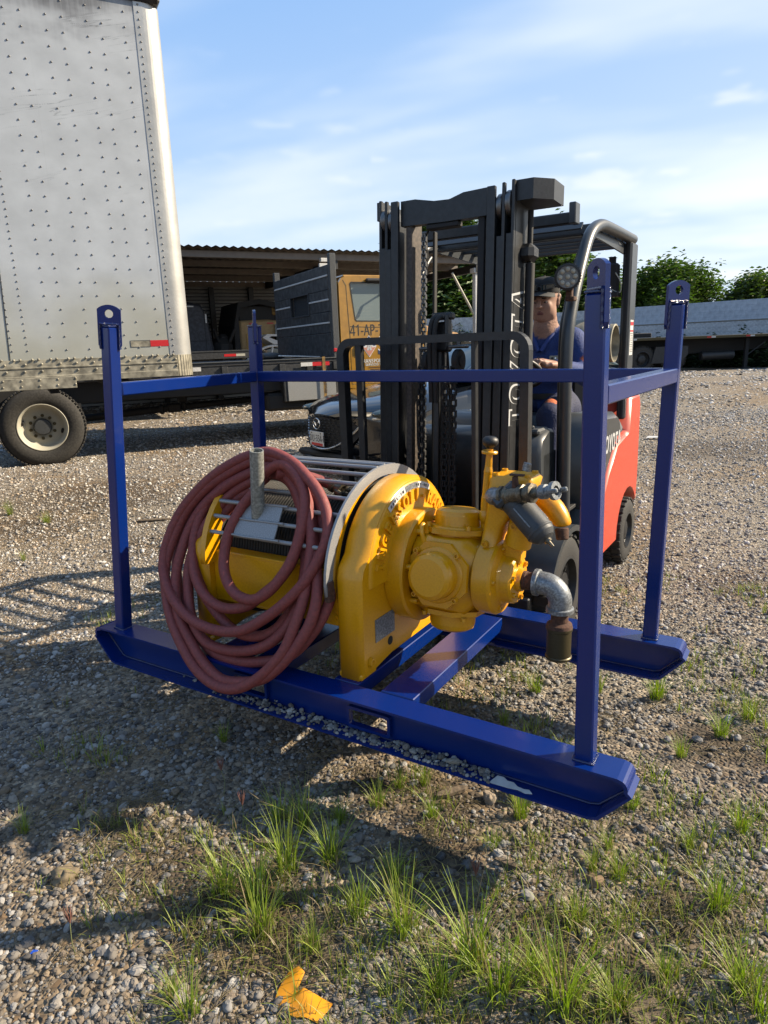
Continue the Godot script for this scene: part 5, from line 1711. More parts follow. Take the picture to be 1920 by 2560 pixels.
	obj("case", MB.new().prism(rrect(-0.036, -0.03, 0.036, 0.018, 0.008), -0.004, 0.004), mats.tan, ph, pt)
	obj("camera_lens", MB.new().cyl(Vector3(-0.018, 0.003, 0.004), Vector3(-0.018, 0.003, 0.007), 0.007, -1, 12), mats.trim, ph, pt)
	obj("camera_lens", MB.new().cyl(Vector3(0.0, 0.003, 0.004), Vector3(0.0, 0.003, 0.006), 0.005, -1, 12), mats.chrome, ph, pt)
	obj("pocket", MB.new().prism(rrect(-0.045, -0.075, 0.045, -0.018, 0.006), -0.008, 0.006), mats.trim, o, pt)


func frame(dx: float, dz: float, at: Vector3) -> Transform3D:  # x axis along (dx, dz) on the ground
	var x := Vector3(dx, 0, dz).normalized()
	return Transform3D(Basis(x, Vector3.UP, x.cross(Vector3.UP)), at)


func make_shed() -> void:
	var T := frame(0.89, -0.456, Vector3(-3.38, 0, -12.9) + frame(0.89, -0.456, Vector3.ZERO).basis.z * -1.5)
	var o := thing("open_shed", "long open shed with a corrugated metal roof and dark ribbed back wall", "shed", T)
	var L := 7.62
	var x0 := -7.0
	var rf := func(x: float, z: float) -> float: return 3.57 + 0.028 * z
	var mb := MB.new()
	mb.smooth()
	var n := int((L - x0) / 0.045)
	for i in n:
		for s in 2:
			var a := x0 + (L - x0) * i / n
			var b := x0 + (L - x0) * (i + 1) / n
			var ya := 0.02 * cos(i * PI / 2) + 0.03 * s
			var yb := 0.02 * cos((i + 1) * PI / 2) + 0.03 * s
			var q := [Vector3(a, rf.call(a, 0) + ya, 0.12), Vector3(b, rf.call(b, 0) + yb, 0.12), Vector3(b, rf.call(b, -5.2) + yb, -5.2), Vector3(a, rf.call(a, -5.2) + ya, -5.2)]
			if s == 0:
				q.reverse()
			mb.quad(q[0], q[1], q[2], q[3])
	obj("roof_sheet", mb, mats.roof, o)
	for k in 5:
		obj("purlin", MB.new().box(Vector3((x0 + L) / 2, 3.47 + 0.028 * (-0.05 - k * 1.2), -0.05 - k * 1.2), Vector3(L - x0, 0.13, 0.07), 0.005), mats.roof, o)
	for x in [-6.5, -2.9, 0.2, 3.6, 7.4]:
		obj("rafter", MB.new().box(Vector3(x, 3.31, -2.6), Vector3(0.10, 0.18, 5.2), 0.005), mats.deck, o)
	for x in [-6.5, -2.9, 7.42]:
		obj("column", MB.new().box(Vector3(x, 1.7, -0.12), Vector3(0.13, 3.0, 0.13), 0.01), mats.white, o)
	obj("column_head", MB.new().box(Vector3(7.42, 3.26, -0.12), Vector3(0.22, 0.12, 0.2), 0.01), mats.white, o)
	obj("brace", MB.new().cyl(Vector3(6.72, 3.2, -0.12), Vector3(7.36, 2.22, -0.12), 0.03, -1, 10), mats.cream, o)
	# back wall: ribbed sheets between dark posts
	var posts := [-6.9, -5.4, -3.9, -2.4, -0.9, 0.55, 2.0, 3.1, 4.6, 6.0, 7.5]
	for i in posts.size() - 1:
		var w := MB.new()
		var a: float = posts[i]
		var b: float = posts[i + 1]
		w.smooth()
		w.flat()
		var rows := 34
		for r in rows:
			var ya := 0.2 + 3.1 * r / rows
			var yb := 0.2 + 3.1 * (r + 1) / rows
			w.quad(Vector3(a, ya, -4.84), Vector3(b, ya, -4.84), Vector3(b, yb, -4.91), Vector3(a, yb, -4.91))
			w.quad(Vector3(a, yb, -4.91), Vector3(b, yb, -4.91), Vector3(b, yb, -4.84), Vector3(a, yb, -4.84))
		var gap := MB.new()
		for r in rows:
			gap.box(Vector3((a + b) / 2, 0.2 + 3.1 * (r + 1) / rows - 0.012, -4.868), Vector3(b - a, 0.026, 0.02))
		obj("sheet_laps", gap, mats.deck, o)
		obj("wall_sheet", w, mats.sheet, o)
		obj("wall_post", MB.new().box(Vector3(a, 1.7, -4.8), Vector3(0.14, 3.1, 0.12), 0.006), mats.deck, o)
	obj("end_wall", MB.new().box(Vector3(x0 - 0.05, 1.8, -2.5), Vector3(0.06, 3.3, 5.0)), mats.sheet, o)
	obj("flood_lamp", MB.new().box(Vector3(3.30, 3.40, 0.02), Vector3(0.16, 0.08, 0.10), 0.01).box(Vector3(3.29, 3.26, 0.06), Vector3(0.24, 0.13, 0.05), 0.01), mats.white, o)


func make_walls() -> void:
	# block wall on the right, running away to the left; old wall below, newer courses on top
	var A := Vector3(15.9, 0.2, -26.1)
	var D := Vector3(-0.69, 0, -0.725).normalized()
	var T := Transform3D(Basis(-D, Vector3.UP, (-D).cross(Vector3.UP)), A)
	var o := thing("block_wall", "pale blue painted block wall behind the flatbed trailer", "wall", T)
	var bm := MB.new()
	bm.box(Vector3.ZERO, Vector3(0.3985, 0.1985, 0.15), 0.003)
	var me := bm.done()
	var lower: Array = []
	for k in 3:
		lower.append(mat(Color(0.66, 0.69, 0.72) * [1.0, 0.93, 1.05][k], 0.9, 0.0, mats.wall.albedo_texture, 0.7, mats.wall.normal_texture, 0.08))
	var upper: Array = []
	for k in 3:
		upper.append(mat(Color(0.60, 0.69, 0.80) * [1.0, 0.97, 1.03][k], 0.85, 0.0, mats.wall.albedo_texture, 0.3, mats.wall.normal_texture, 0.06))
	for r in 13:
		for i in 22:
			var b := MeshInstance3D.new()
			b.name = "block"
			b.mesh = me
			var up := r >= 9
			b.material_override = (upper if up else lower)[rng.randi() % 3]
			b.position = Vector3(-7.9 + i * 0.4 + (0.2 if r % 2 else 0.0), 0.1 + r * 0.2, (-0.03 if up else 0.02) + rng.randf_range(-0.003, 0.003))
			o.add_child(b, true)
	obj("mortar_core", MB.new().box(Vector3(-4.4 + 4.0, 1.25, -0.05), Vector3(16.4, 2.62, 0.12)), mats.wall, o)
	obj("wall_run", MB.new().box(Vector3(-11.2, 1.3, -0.03), Vector3(5.8, 2.6, 0.16)), mats.wall, o)
	obj("wall_run", MB.new().box(Vector3(9.0, 1.3, -0.03), Vector3(15.0, 2.6, 0.16)), mats.wall, o)
	obj("ledge", MB.new().box(Vector3(-1.0, 1.83, 0.04), Vector3(16.0, 0.05, 0.13), 0.01), mats.stone, o)
	var b := thing("back_wall", "pale grey boundary wall behind the shed column, with dark creeper on it", "wall", Transform3D(Basis.IDENTITY, Vector3(-2.0, 0.2, -35.6)))
	obj("wall_run", MB.new().box(Vector3(-6, 1.3, 0), Vector3(28.5, 2.6, 0.16)), mats.wall, b)
	for i in 12:
		obj("pier", MB.new().box(Vector3(-19 + i * 2.4, 1.32, 0.02), Vector3(0.25, 2.66, 0.22), 0.01), mats.wall, b)
	obj("band_beam", MB.new().box(Vector3(-6, 1.85, 0.03), Vector3(28.4, 0.18, 0.18), 0.01), mats.wall, b)


func leaf_clump(sd: int, n: int, size: float) -> ArrayMesh:
	var r := RandomNumberGenerator.new()
	r.seed = sd
	var mb := MB.new()
	for i in n:
		var b := Basis.from_euler(Vector3(r.randf_range(-1.0, 0.5), r.randf() * TAU, r.randf_range(-0.6, 0.6)))
		mb.put(Vector3(r.randfn(0, 0.42), r.randfn(0, 0.34), r.randfn(0, 0.42)), b * Basis.from_scale(Vector3.ONE * size * r.randf_range(0.7, 1.3)))
		mb.tri(Vector3(0, 0, 0), Vector3(0.5, 0.10, 0.22), Vector3(1.0, 0, 0))
		mb.tri(Vector3(0, 0, 0), Vector3(1.0, 0, 0), Vector3(0.5, 0.10, -0.22))
	return mb.done()


func make_trees() -> void:
	var lm := mat(Color.WHITE, 0.55)
	lm.vertex_color_use_as_albedo = true
	lm.backlight_enabled = true
	lm.backlight = Color(0.7, 0.8, 0.3)
	lm.cull_mode = BaseMaterial3D.CULL_DISABLED
	mats.leaf = lm
	var clumps := []
	for k in 3:
		clumps.append(leaf_clump(400 + k, 20, 0.42))
	# [x, z, top, crown radius, crown low, colour, label]
	var spec := [
		[3.9, -40.0, 7.9, 3.9, 0.4, Color(0.085, 0.155, 0.03), "tall green tree behind the shed column, seen between the mast rails"],
		[9.2, -41.5, 8.6, 3.1, 1.2, Color(0.12, 0.21, 0.04), "tall bright green tree seen behind the driver's cap and under the overhead guard"],
		[0.6, -39.0, 5.6, 2.6, 0.6, Color(0.07, 0.13, 0.028), "low dark tree at the far end of the shed roof"],
		[12.9, -42.0, 5.0, 2.2, 1.0, Color(0.13, 0.22, 0.04), "round light green tree just right of the overhead guard's rear leg"],
		[17.2, -42.0, 5.2, 3.0, 1.0, Color(0.12, 0.21, 0.04), "broad light green tree behind the rear right post of the skid"],
		[22.9, -43.0, 4.9, 2.0, 1.4, Color(0.09, 0.15, 0.04), "small green tree over the wall at the right edge of the picture"]]
	for s in spec:
		var base := Vector3(s[0], 0.25, s[1])
		var o := thing("tree", s[6], "tree", Transform3D(Basis.IDENTITY, base), "trees beyond the wall")
		var H: float = s[2]
		var R: float = s[3]
		var low: float = s[4]
		var tm := MB.new()
		tm.tube([Vector3(0, -0.2, 0), Vector3(0.05, low * 0.7, 0), Vector3(-0.1, low + (H - low) * 0.35, 0.1), Vector3(0.1, H * 0.8, 0)], 0.2, 9, false, [0.26, 0.2, 0.13, 0.04])
		obj("trunk", tm, mats.bark, o)
		var lobes := []
		for i in 26:
			var a := rng.randf() * TAU
			var q := rng.randf_range(0.15, 1.0)
			var hy := rng.randf_range(0.0, 1.0)
			var wide := sqrt(maxf(0.08, 1.0 - pow(hy * 1.6 - 0.62, 2.0)))
			var p := Vector3(cos(a) * R * 0.8 * q * wide, lerpf(low + 0.5, H - 0.75, hy), sin(a) * R * 0.8 * q * wide)
			lobes.append([p, rng.randf_range(0.26, 0.44) * R])
			var lb := MB.new()
			lb.tube([Vector3(0, lerpf(low * 0.6, p.y * 0.7, 0.6), 0), p * Vector3(0.5, 0, 0.5) + Vector3(0, p.y * 0.85, 0), p], 0.06, 6, false, [0.09, 0.055, 0.02])
			obj("limb", lb, mats.bark, o)
		var mm := MultiMesh.new()
		mm.transform_format = MultiMesh.TRANSFORM_3D
		mm.use_colors = true
		mm.mesh = clumps[rng.randi() % 3]
		var n := int(2300 * R / 2.6)
		mm.instance_count = n
		for i in n:
			var L: Array = lobes[rng.randi() % lobes.size()]
			var d = Vector3(rng.randfn(0, 1), rng.randfn(0, 0.8), rng.randfn(0, 1)).normalized() * pow(rng.randf(), 0.45) * L[1]
			if rng.randf() < 0.12:
				d *= rng.randf_range(1.2, 1.7)
			var sc := rng.randf_range(0.5, 0.95)
			mm.set_instance_transform(i, Transform3D(Basis(Vector3.UP, rng.randf() * TAU) * Basis.from_scale(Vector3.ONE * sc), L[0] + d))
			var c: Color = s[5]
			c = c.lerp(Color(0.14, 0.19, 0.04), rng.randf() * 0.35) * rng.randf_range(0.6, 1.25)
			mm.set_instance_color(i, c)
		var cr := MultiMeshInstance3D.new()
		cr.name = "crown"
		cr.multimesh = mm
		cr.material_override = lm
		o.add_child(cr, true)
		tag(cr, "", "", "", "stuff")
	# low green shrubs under the flatbed trailer, along the foot of the wall
	var hm := MultiMesh.new()
	hm.transform_format = MultiMesh.TRANSFORM_3D
	hm.use_colors = true
	hm.mesh = clumps[0]
	hm.instance_count = 420
	for i in 420:
		var t := rng.randf()
		var p := Vector3(15.6, 0.3, -25.2).lerp(Vector3(9.5, 0.3, -31.5), t * 0.72) + Vector3(rng.randfn(0, 0.25), absf(rng.randfn(0, 0.38)), rng.randfn(0, 0.25))
		hm.set_instance_transform(i, Transform3D(Basis(Vector3.UP, rng.randf() * TAU) * Basis.from_scale(Vector3.ONE * rng.randf_range(0.3, 0.5)), p))
		hm.set_instance_color(i, Color(0.035, 0.075, 0.02) * rng.randf_range(0.6, 1.4))
	var sh := MultiMeshInstance3D.new()
	sh.name = "undergrowth"
	sh.multimesh = hm
	sh.material_override = lm
	add_child(sh)
	tag(sh, "dark green undergrowth at the foot of the wall under the flatbed trailer", "undergrowth", "", "stuff")
	var vm := MultiMesh.new()
	vm.transform_format = MultiMesh.TRANSFORM_3D
	vm.use_colors = true
	vm.mesh = clumps[1]
	vm.instance_count = 160
	for i in 160:
		vm.set_instance_transform(i, Transform3D(Basis(Vector3.UP, rng.randf() * TAU) * Basis.from_scale(Vector3.ONE * rng.randf_range(0.2, 0.4)), Vector3(rng.randf_range(1.5, 6.3), 1.75 + rng.randfn(0, 0.22), -35.4)))
		vm.set_instance_color(i, Color(0.03, 0.06, 0.02) * rng.randf_range(0.6, 1.3))
	var vi := MultiMeshInstance3D.new()
	vi.name = "creeper"
	vi.multimesh = vm
	vi.material_override = lm
	add_child(vi)
	tag(vi, "dark creeper hanging along the pale grey boundary wall", "creeper", "", "stuff")


func side_picture() -> ImageTexture:  # soot at the top, tan dirt below, long thin scrapes
	var w := 768
	var h := 768
	var im := Image.create_empty(w, h, false, Image.FORMAT_RGB8)
	var f := FastNoiseLite.new()
	f.seed = 61
	f.frequency = 1.0
	f.fractal_octaves = 4
	var g := FastNoiseLite.new()
	g.seed = 62
	g.frequency = 1.0
	for j in h:
		var v := float(j) / h
		for i in w:
			var u := float(i) / w
			var k := 0.94 + 0.06 * f.get_noise_2d(u * 9, v * 9)
			var c := Color(k * 0.97, k * 0.985, k)
			var streak := 0.5 + 0.5 * f.get_noise_2d(u * 120, v * 3)
			var top := clampf(1.0 - v / 0.17 + 0.6 * f.get_noise_2d(u * 7 + 3, v * 10), 0.0, 1.0)
			c = c.lerp(Color(0.33, 0.33, 0.34), 0.75 * top * top * lerpf(0.5, 1.0, streak))
			var low := smoothstep(0.72, 1.0, v + 0.12 * f.get_noise_2d(u * 3, v * 3))
			c = c.lerp(Color(0.80, 0.77, 0.64), 0.55 * low)
			var scr := absf(g.get_noise_2d(u * 2.2 + 0.8 * v, v * 26.0 + 5.0 * u * u))
			var msk := smoothstep(0.05, 0.4, f.get_noise_2d(u * 1.6 + 7, v * 4)) * (1.0 - smoothstep(0.25, 0.62, v))
			c = c.lerp(Color(0.48, 0.49, 0.5), 0.55 * msk * (1.0 - smoothstep(0.0, 0.035, scr)))
			var drip := smoothstep(0.35, 0.7, f.get_noise_2d(u * 60, 2.0)) * smoothstep(0.0, 0.5, f.get_noise_2d(u * 30, v * 2 + 4))
			c = c.lerp(Color(0.62, 0.62, 0.6), 0.25 * drip)
			im.set_pixel(i, j, c)
	return ImageTexture.create_from_image(im)


func make_box_trailer() -> void:
	var T := frame(0.892, -0.4516, Vector3(-1.479, 0, -5.526))
	var o := thing("box_trailer", "tall riveted aluminium box trailer with a rounded front corner, at the left", "trailer", T)
	var pm := mat(Color(0.64, 0.665, 0.69), 0.5, 0.12)
	pm.albedo_texture = side_picture()
	var pn := MB.new()
	pn.uquad(Vector3(-3.0, 1.515, 0), Vector3(-0.145, 1.515, 0), Vector3(-0.145, 3.93, 0), Vector3(-3.0, 3.93, 0))
	obj("side_panel", pn, pm, o)
	var pr := MB.new()
	pr.uquad(Vector3(-6.8, 1.515, 0), Vector3(-3.001, 1.515, 0), Vector3(-3.001, 3.93, 0), Vector3(-6.8, 3.93, 0))
	obj("side_panel", pr, pm, o)
	var rest := MB.new()
	rest.box(Vector3(-3.45, 2.71, -1.3), Vector3(6.7, 2.42, 2.5))
	obj("box", rest, mats.alu, o)
	obj("panel_seam", MB.new().prism([Vector2(-1.262, 1.516), Vector2(-1.256, 1.516), Vector2(-1.23, 2.2), Vector2(-1.236, 2.2)], 0.0015, 0.003), mats.deck, o)
	# front corner: flat strip, then a quarter round
	var cs := MB.new()
	cs.smooth()
	var pf := [Vector2(-0.155, 0.003), Vector2(-0.10, 0.004)]
	for p in arc(-0.10, -0.125, 0.129, 90, 0, 9):
		pf.append(p)
	pf.append(Vector2(0.029, -2.5))
	for i in pf.size() - 1:
		var a: Vector2 = pf[i]
		var b: Vector2 = pf[i + 1]
		cs.quad(Vector3(a.x, 1.515, a.y), Vector3(b.x, 1.515, b.y), Vector3(b.x + 0.006, 3.92, b.y), Vector3(a.x, 3.92, a.y))
	obj("corner_post", cs, mats.alu, o)
	var bt := MB.new()
	bt.smooth()
	for i in pf.size() - 1:
		var a: Vector2 = pf[i]
		var b: Vector2 = pf[i + 1]
		bt.quad(Vector3(a.x + 0.045 * (1 if i == 0 else 0), 1.357, a.y + 0.006), Vector3(b.x, 1.357, b.y + 0.003), Vector3(b.x, 1.518, b.y + 0.003), Vector3(a.x + 0.045 * (1 if i == 0 else 0), 1.518, a.y + 0.006))
	obj("corner_casting", bt, mats.tan, o)
	obj("roof_rail", MB.new().box(Vector3(-3.4, 3.965, -1.25), Vector3(6.86, 0.09, 2.56), 0.02), mats.deck, o)
	var br := MB.new()
	br.prism([Vector2(0.0, 1.358), Vector2(0.012, 1.358), Vector2(0.014, 1.40), Vector2(0.009, 1.405), Vector2(0.009, 1.452), Vector2(0.014, 1.458), Vector2(0.014, 1.466), Vector2(0.008, 1.47), Vector2(0.008, 1.516), Vector2(0.0, 1.518)], -6.8, -0.108)
	obj("bottom_rail", br, mats.tan, o, Transform3D(Basis(Vector3(0, 0, 1), Vector3(0, 1, 0), Vector3(-1, 0, 0)).scaled(Vector3(1, 1, 1)), Vector3.ZERO) * Transform3D(Basis.from_scale(Vector3(1, 1, -1)), Vector3.ZERO))
	obj("lower_angle", MB.new().box(Vector3(-3.83, 1.35, 0.01), Vector3(5.96, 0.085, 0.028), 0.003), mats.tan, o)
	obj("floor", MB.new().box(Vector3(-3.45, 1.42, -1.3), Vector3(6.68, 0.12, 2.5)), mats.soot, o)
	for i in 12:
		obj("crossmember", MB.new().box(Vector3(-0.5 - i * 0.5, 1.32, -1.3), Vector3(0.06, 0.10, 2.4)), mats.soot, o)
	# reflective tape: faded white, then red
	obj("white_tape", MB.new().box(Vector3(-0.366, 1.609, 0.001), Vector3(0.142, 0.046, 0.0016)), mats.tan, o)
	obj("tape_outline", MB.new().prism(rrect(-0.439, 1.584, -0.293, 1.634, 0.002, 1), 0.0005, 0.0026, [rrect(-0.436, 1.587, -0.296, 1.631, 0.002, 1)]), mats.panel, o)
	obj("red_tape", MB.new().box(Vector3(-0.226, 1.609, 0.0012), Vector3(0.134, 0.046, 0.0016)), mats.red, o)
	# rivets
	var rv := MB.new()
	var dome := func(m: MB, x: float, y: float, r: float, z := 0.0) -> void:
		m.turned(Vector3(x, y, z), Vector3.BACK, [Vector2(r, 0), Vector2(r * 0.9, r * 0.45), Vector2(r * 0.5, r * 0.75), Vector2(0, r * 0.85)], 8, 2)
	for x in [-0.226, -0.377, -0.473, -0.628, -0.728, -0.883, -0.979, -1.385, -1.48, -1.63, -1.73]:
		for i in 25:
			dome.call(rv, x, 1.582 + 0.0942 * i + (0.0 if x > -1.3 else 0.01), 0.0068)
	for x in [-1.139, -1.237]:
		for i in 50:
			dome.call(rv, x, 1.582 + 0.0471 * i, 0.0062)
	for i in 52:
		dome.call(rv, -0.125, 1.545 + 0.0462 * i, 0.0072, 0.003)
	var ri := obj("rivets", rv, mat(Color(0.20, 0.20, 0.205), 0.5, 0.3), o)
	tag(ri, "", "", "", "stuff")
	var bo := MB.new()
	var bx := -0.115
	while bx > -1.9:
		for q in [1.487, 1.437]:
			dome.call(bo, bx + rng.randf_range(-0.01, 0.01), q, 0.0095, 0.012)
		dome.call(bo, bx - 0.06, 1.519, 0.010, 0.012)
		dome.call(bo, bx - 0.02, 1.52, 0.010, 0.012)
		dome.call(bo, bx - 0.03, 1.376, 0.0095, 0.0 if bx > -0.8 else 0.022)
		if bx < -0.8:
			dome.call(bo, bx - 0.035, 1.334, 0.0095, 0.022)
		bx -= 0.118
	var bi := obj("rail_bolts", bo, mats.tan, o)
	tag(bi, "", "", "", "stuff")
	for z in [-0.35, -2.2]:
		obj("landing_leg", MB.new().box(Vector3(-2.9, 0.75, z), Vector3(0.12, 1.25, 0.12), 0.01).box(Vector3(-2.9, 0.1, z), Vector3(0.26, 0.03, 0.24), 0.005), mats.deck, o)
	for x in [-5.2, -6.4]:
		for z in [-0.15, -2.4]:
			wheel(o, Vector3(x, 0.62, z), Vector3(0, 0, 1), 0.5, 0.26, 0.30, 30, mats.tyre, mats.cream)
	obj("bogie", MB.new().box(Vector3(-5.8, 1.05, -1.3), Vector3(2.4, 0.5, 1.2), 0.01), mats.soot, o)


func truck_wheel(parent: Node, c: Vector3) -> void:  # deep dished disc wheel with ten holes, axis +z
	var t := thing_part("wheel", parent)
	var Z := Vector3.BACK
	var T := MB.new()
	T.turned(c, Z, [Vector2(0.30, -0.25), Vector2(0.40, -0.27), Vector2(0.485, -0.255), Vector2(0.508, -0.22), Vector2(0.512, -0.14), Vector2(0.508, -0.06), Vector2(0.49, -0.028), Vector2(0.468, -0.016), Vector2(0.46, -0.012), Vector2(0.445, -0.004), Vector2(0.40, 0.004), Vector2(0.35, 0.0), Vector2(0.31, -0.012), Vector2(0.298, -0.02)], 64, 2)
	for i in 66:
		var a := TAU * i / 66
		for q in [[-0.045, 0.05], [-0.225, 0.05], [-0.135, 0.06]]:
			T.x = Transform3D(Basis(Vector3(-sin(a), cos(a), 0), Vector3(cos(a), sin(a), 0), Vector3(0, 0, -1)), c + Vector3(cos(a), sin(a), 0) * 0.510 + Z * q[0])
			T.box(Vector3.ZERO, Vector3(0.034, 0.02, q[1]), 0.003)
	obj("tyre", T, mats.tyre, t)
	var R := MB.new()
	R.turned(c, Z, [Vector2(0.298, -0.03), Vector2(0.300, -0.012), Vector2(0.294, -0.008), Vector2(0.286, -0.014), Vector2(0.272, -0.035), Vector2(0.262, -0.085), Vector2(0.245, -0.125), Vector2(0.205, -0.145), Vector2(0.18, -0.132), Vector2(0.10, -0.130), Vector2(0.10, -0.16), Vector2(0, -0.16)], 56, 2)
	obj("rim", R, mats.cream, t)
	var hd := MB.new()
	for i in 10:
		var a := TAU * (i + 0.35) / 10
		hd.turned(c + Vector3(cos(a), sin(a), 0) * 0.145 + Z * -0.1305, Z, [Vector2(0.021, 0), Vector2(0.021, 0.008), Vector2(0.017, 0.012), Vector2(0, 0.012)], 12)
	obj("wheel_nut", hd, mats.bronze, t)
	var hs := MB.new()
	for a in [0.32, 0.32 + PI]:
		hs.put(c + Vector3(cos(a - 0.6), sin(a - 0.6), 0) * 0.232 + Z * -0.118, Basis(Z, a - 0.6)).ball(Vector3.ZERO, Vector3(0.018, 0.036, 0.012), 12)
	obj("hand_hole", hs, mats.soot, t)
	obj("hub", MB.new().turned(c + Z * -0.15, Z, [Vector2(0.108, 0), Vector2(0.105, 0.05), Vector2(0.098, 0.07), Vector2(0.09, 0.075), Vector2(0, 0.077)], 28), mats.panel, t)


func make_gold_truck() -> void:
	var T := frame(0.9, -0.436, Vector3(-4.3, 0.2, -8.72))
	var o := thing("flatbed_truck", "gold cab flatbed truck with a black headboard, standing behind the box trailer", "truck", T)
	for q in [[0.0, 0.0], [0.0, -0.31], [0.0, -1.86], [0.0, -2.17]]:
		if q[1] == 0.0:
			truck_wheel(o, Vector3(q[0], 0.475, q[1]))
		else:
			wheel(o, Vector3(q[0], 0.475, q[1] - 0.13), Vector3.BACK, 0.5, 0.26, 0.3, 30, mats.tyre, mats.cream)
	for z in [-0.1, -2.2]:
		wheel(o, Vector3(5.72, 0.475, z - 0.1), Vector3(0, 0, 1 if z > -1 else -1), 0.5, 0.26, 0.3, 30, mats.tyre, mats.cream)
	for z in [-0.75, -1.65]:
		obj("chassis_rail", MB.new().box(Vector3(2.1, 0.84, z), Vector3(8.4, 0.26, 0.09), 0.006), mats.soot, o)
	obj("side_sill", MB.new().box(Vector3(1.6, 0.88, -0.2), Vector3(4.9, 0.27, 0.08), 0.006), mats.soot, o)
	obj("axle", MB.new().cyl(Vector3(0, 0.475, -0.2), Vector3(0, 0.475, -2.2), 0.09, -1, 14).ball(Vector3(0, 0.475, -1.2), Vector3(0.24, 0.24, 0.2), 18), mats.soot, o)
	var ds := MB.new()
	ds.cyl(Vector3(0.2, 0.46, -1.0), Vector3(1.72, 0.535, -1.0), 0.05, -1, 14)
	ds.cyl(Vector3(1.95, 0.545, -1.0), Vector3(3.6, 0.61, -1.0), 0.045, -1, 14)
	ds.box(Vector3(1.80, 0.54, -1.0), Vector3(0.2, 0.13, 0.13), 0.02).box(Vector3(1.62, 0.53, -1.0), Vector3(0.07, 0.15, 0.15), 0.03).box(Vector3(1.95, 0.55, -1.0), Vector3(0.06, 0.14, 0.14), 0.02)
	ds.box(Vector3(1.93, 0.70, -1.0), Vector3(0.12, 0.16, 0.2), 0.02)
	obj("drive_shaft", ds, mats.soot, o)
	for q in [[1.47, 0.62], [2.53, 0.64]]:
		var lp := []
		for i in 16:
			var a := TAU * i / 16
			lp.append(Vector3(q[0] + 0.03 * sin(a), q[1] - 0.07 + 0.11 * cos(a), -0.9))
		obj("safety_loop", MB.new().tube(lp, 0.006, 6, true), mats.soot, o)
	# deck
	obj("deck_plate", MB.new().box(Vector3(2.3, 1.16, -1.22), Vector3(3.7, 0.05, 2.44), 0.006), mats.deck, o)
	obj("deck_rail", MB.new().box(Vector3(2.3, 1.075, -0.04), Vector3(3.72, 0.13, 0.06), 0.008), mats.deck, o)
	obj("deck_lip", MB.new().box(Vector3(2.3, 1.19, -0.02), Vector3(3.72, 0.016, 0.07), 0.004), mats.panel, o)
	for i in 9:
		obj("stake_pocket", MB.new().box(Vector3(0.7 + i * 0.42, 1.075, 0.0), Vector3(0.09, 0.11, 0.05), 0.006), mats.deck, o)
	for q in [[1.90, 0.30, 0], [3.59, 0.18, 0], [3.815, 0.27, 1], [0.9, 0.3, 1]]:
		obj("reflective_tape", MB.new().box(Vector3(q[0], 1.11, 0.0285), Vector3(q[1], 0.055, 0.002)), mats.red if q[2] else mats.white, o)
	obj("tool_box", MB.new().box(Vector3(3.66, 0.80, -0.22), Vector3(0.86, 0.44, 0.42), 0.012), mats.deck, o)
	obj("tool_box_door", MB.new().box(Vector3(3.67, 0.78, -0.005), Vector3(0.76, 0.38, 0.012), 0.004), mats.diamond, o)
	obj("fuel_tank", MB.new().box(Vector3(3.3, 0.58, -0.35), Vector3(0.62, 0.26, 0.5), 0.04).box(Vector3(3.9, 0.52, -0.3), Vector3(0.6, 0.10, 0.4), 0.02), mats.soot, o)
	var stp := obj("strap", MB.new().box(Vector3(3.86, 0.90, 0.034), Vector3(0.045, 0.62, 0.003)), mats.scrapyellow, o)
	obj("strap_print", lettering("KINEDYNE", 0.036, 0.001), mats.ink, stp, Transform3D(Basis(Vector3.BACK, PI / 2), Vector3(3.872, 0.80, 0.0362)))
	obj("tail_lamp", MB.new().box(Vector3(4.06, 1.30, 0.02), Vector3(0.05, 0.05, 0.03), 0.006), mats.red, o)
	# headboard, crosswise on the deck: boards, pale strips, a wire mesh window and two posts
	var hb := thing_part("headboard", o)
	var hx := 4.06
	for q in [[1.20, 1.545, 0.0, -2.6], [1.55, 1.855, 0.0, -2.6], [1.86, 2.165, 0.0, -0.86], [1.86, 2.165, -1.72, -2.6], [2.17, 2.52, 0.0, -2.6]]:
		var zb: float = q[2] - 0.08
		var ze: float = q[3] - 0.04
		obj("board", MB.new().box(Vector3(hx, (q[0] + q[1]) / 2, (zb + ze) / 2), Vector3(0.05, q[1] - q[0], zb - ze), 0.006), mats.board, hb)
	for y in [1.70, 2.03, 2.37]:
		for q in ([[-0.08, -2.62]] if y != 2.03 else [[-0.08, -0.92], [-1.80, -2.62]]):
			obj("strip", MB.new().box(Vector3(hx - 0.03, y, (q[0] + q[1]) / 2), Vector3(0.014, 0.024, q[0] - q[1]), 0.003), mats.white, hb)
	for z in [-0.035, -2.66]:
		obj("post", MB.new().box(Vector3(hx + 0.03, 1.92, z), Vector3(0.10, 1.50, 0.09), 0.008), mats.panel, hb)
	var ms := MB.new()
	for i in 22:
		var t := -0.94 - i * 0.055
		ms.cyl(Vector3(hx, maxf(1.86, 1.86), t + 0.15), Vector3(hx, 2.165, t - 0.15), 0.003, -1, 4)
		ms.cyl(Vector3(hx, 1.86, t - 0.15), Vector3(hx, 2.165, t + 0.15), 0.003, -1, 4)
	obj("window_back", MB.new().box(Vector3(hx + 0.045, 2.01, -1.35), Vector3(0.01, 0.33, 0.92)), mats.soot, hb)
	obj("wire_mesh", ms, mats.panel, hb)
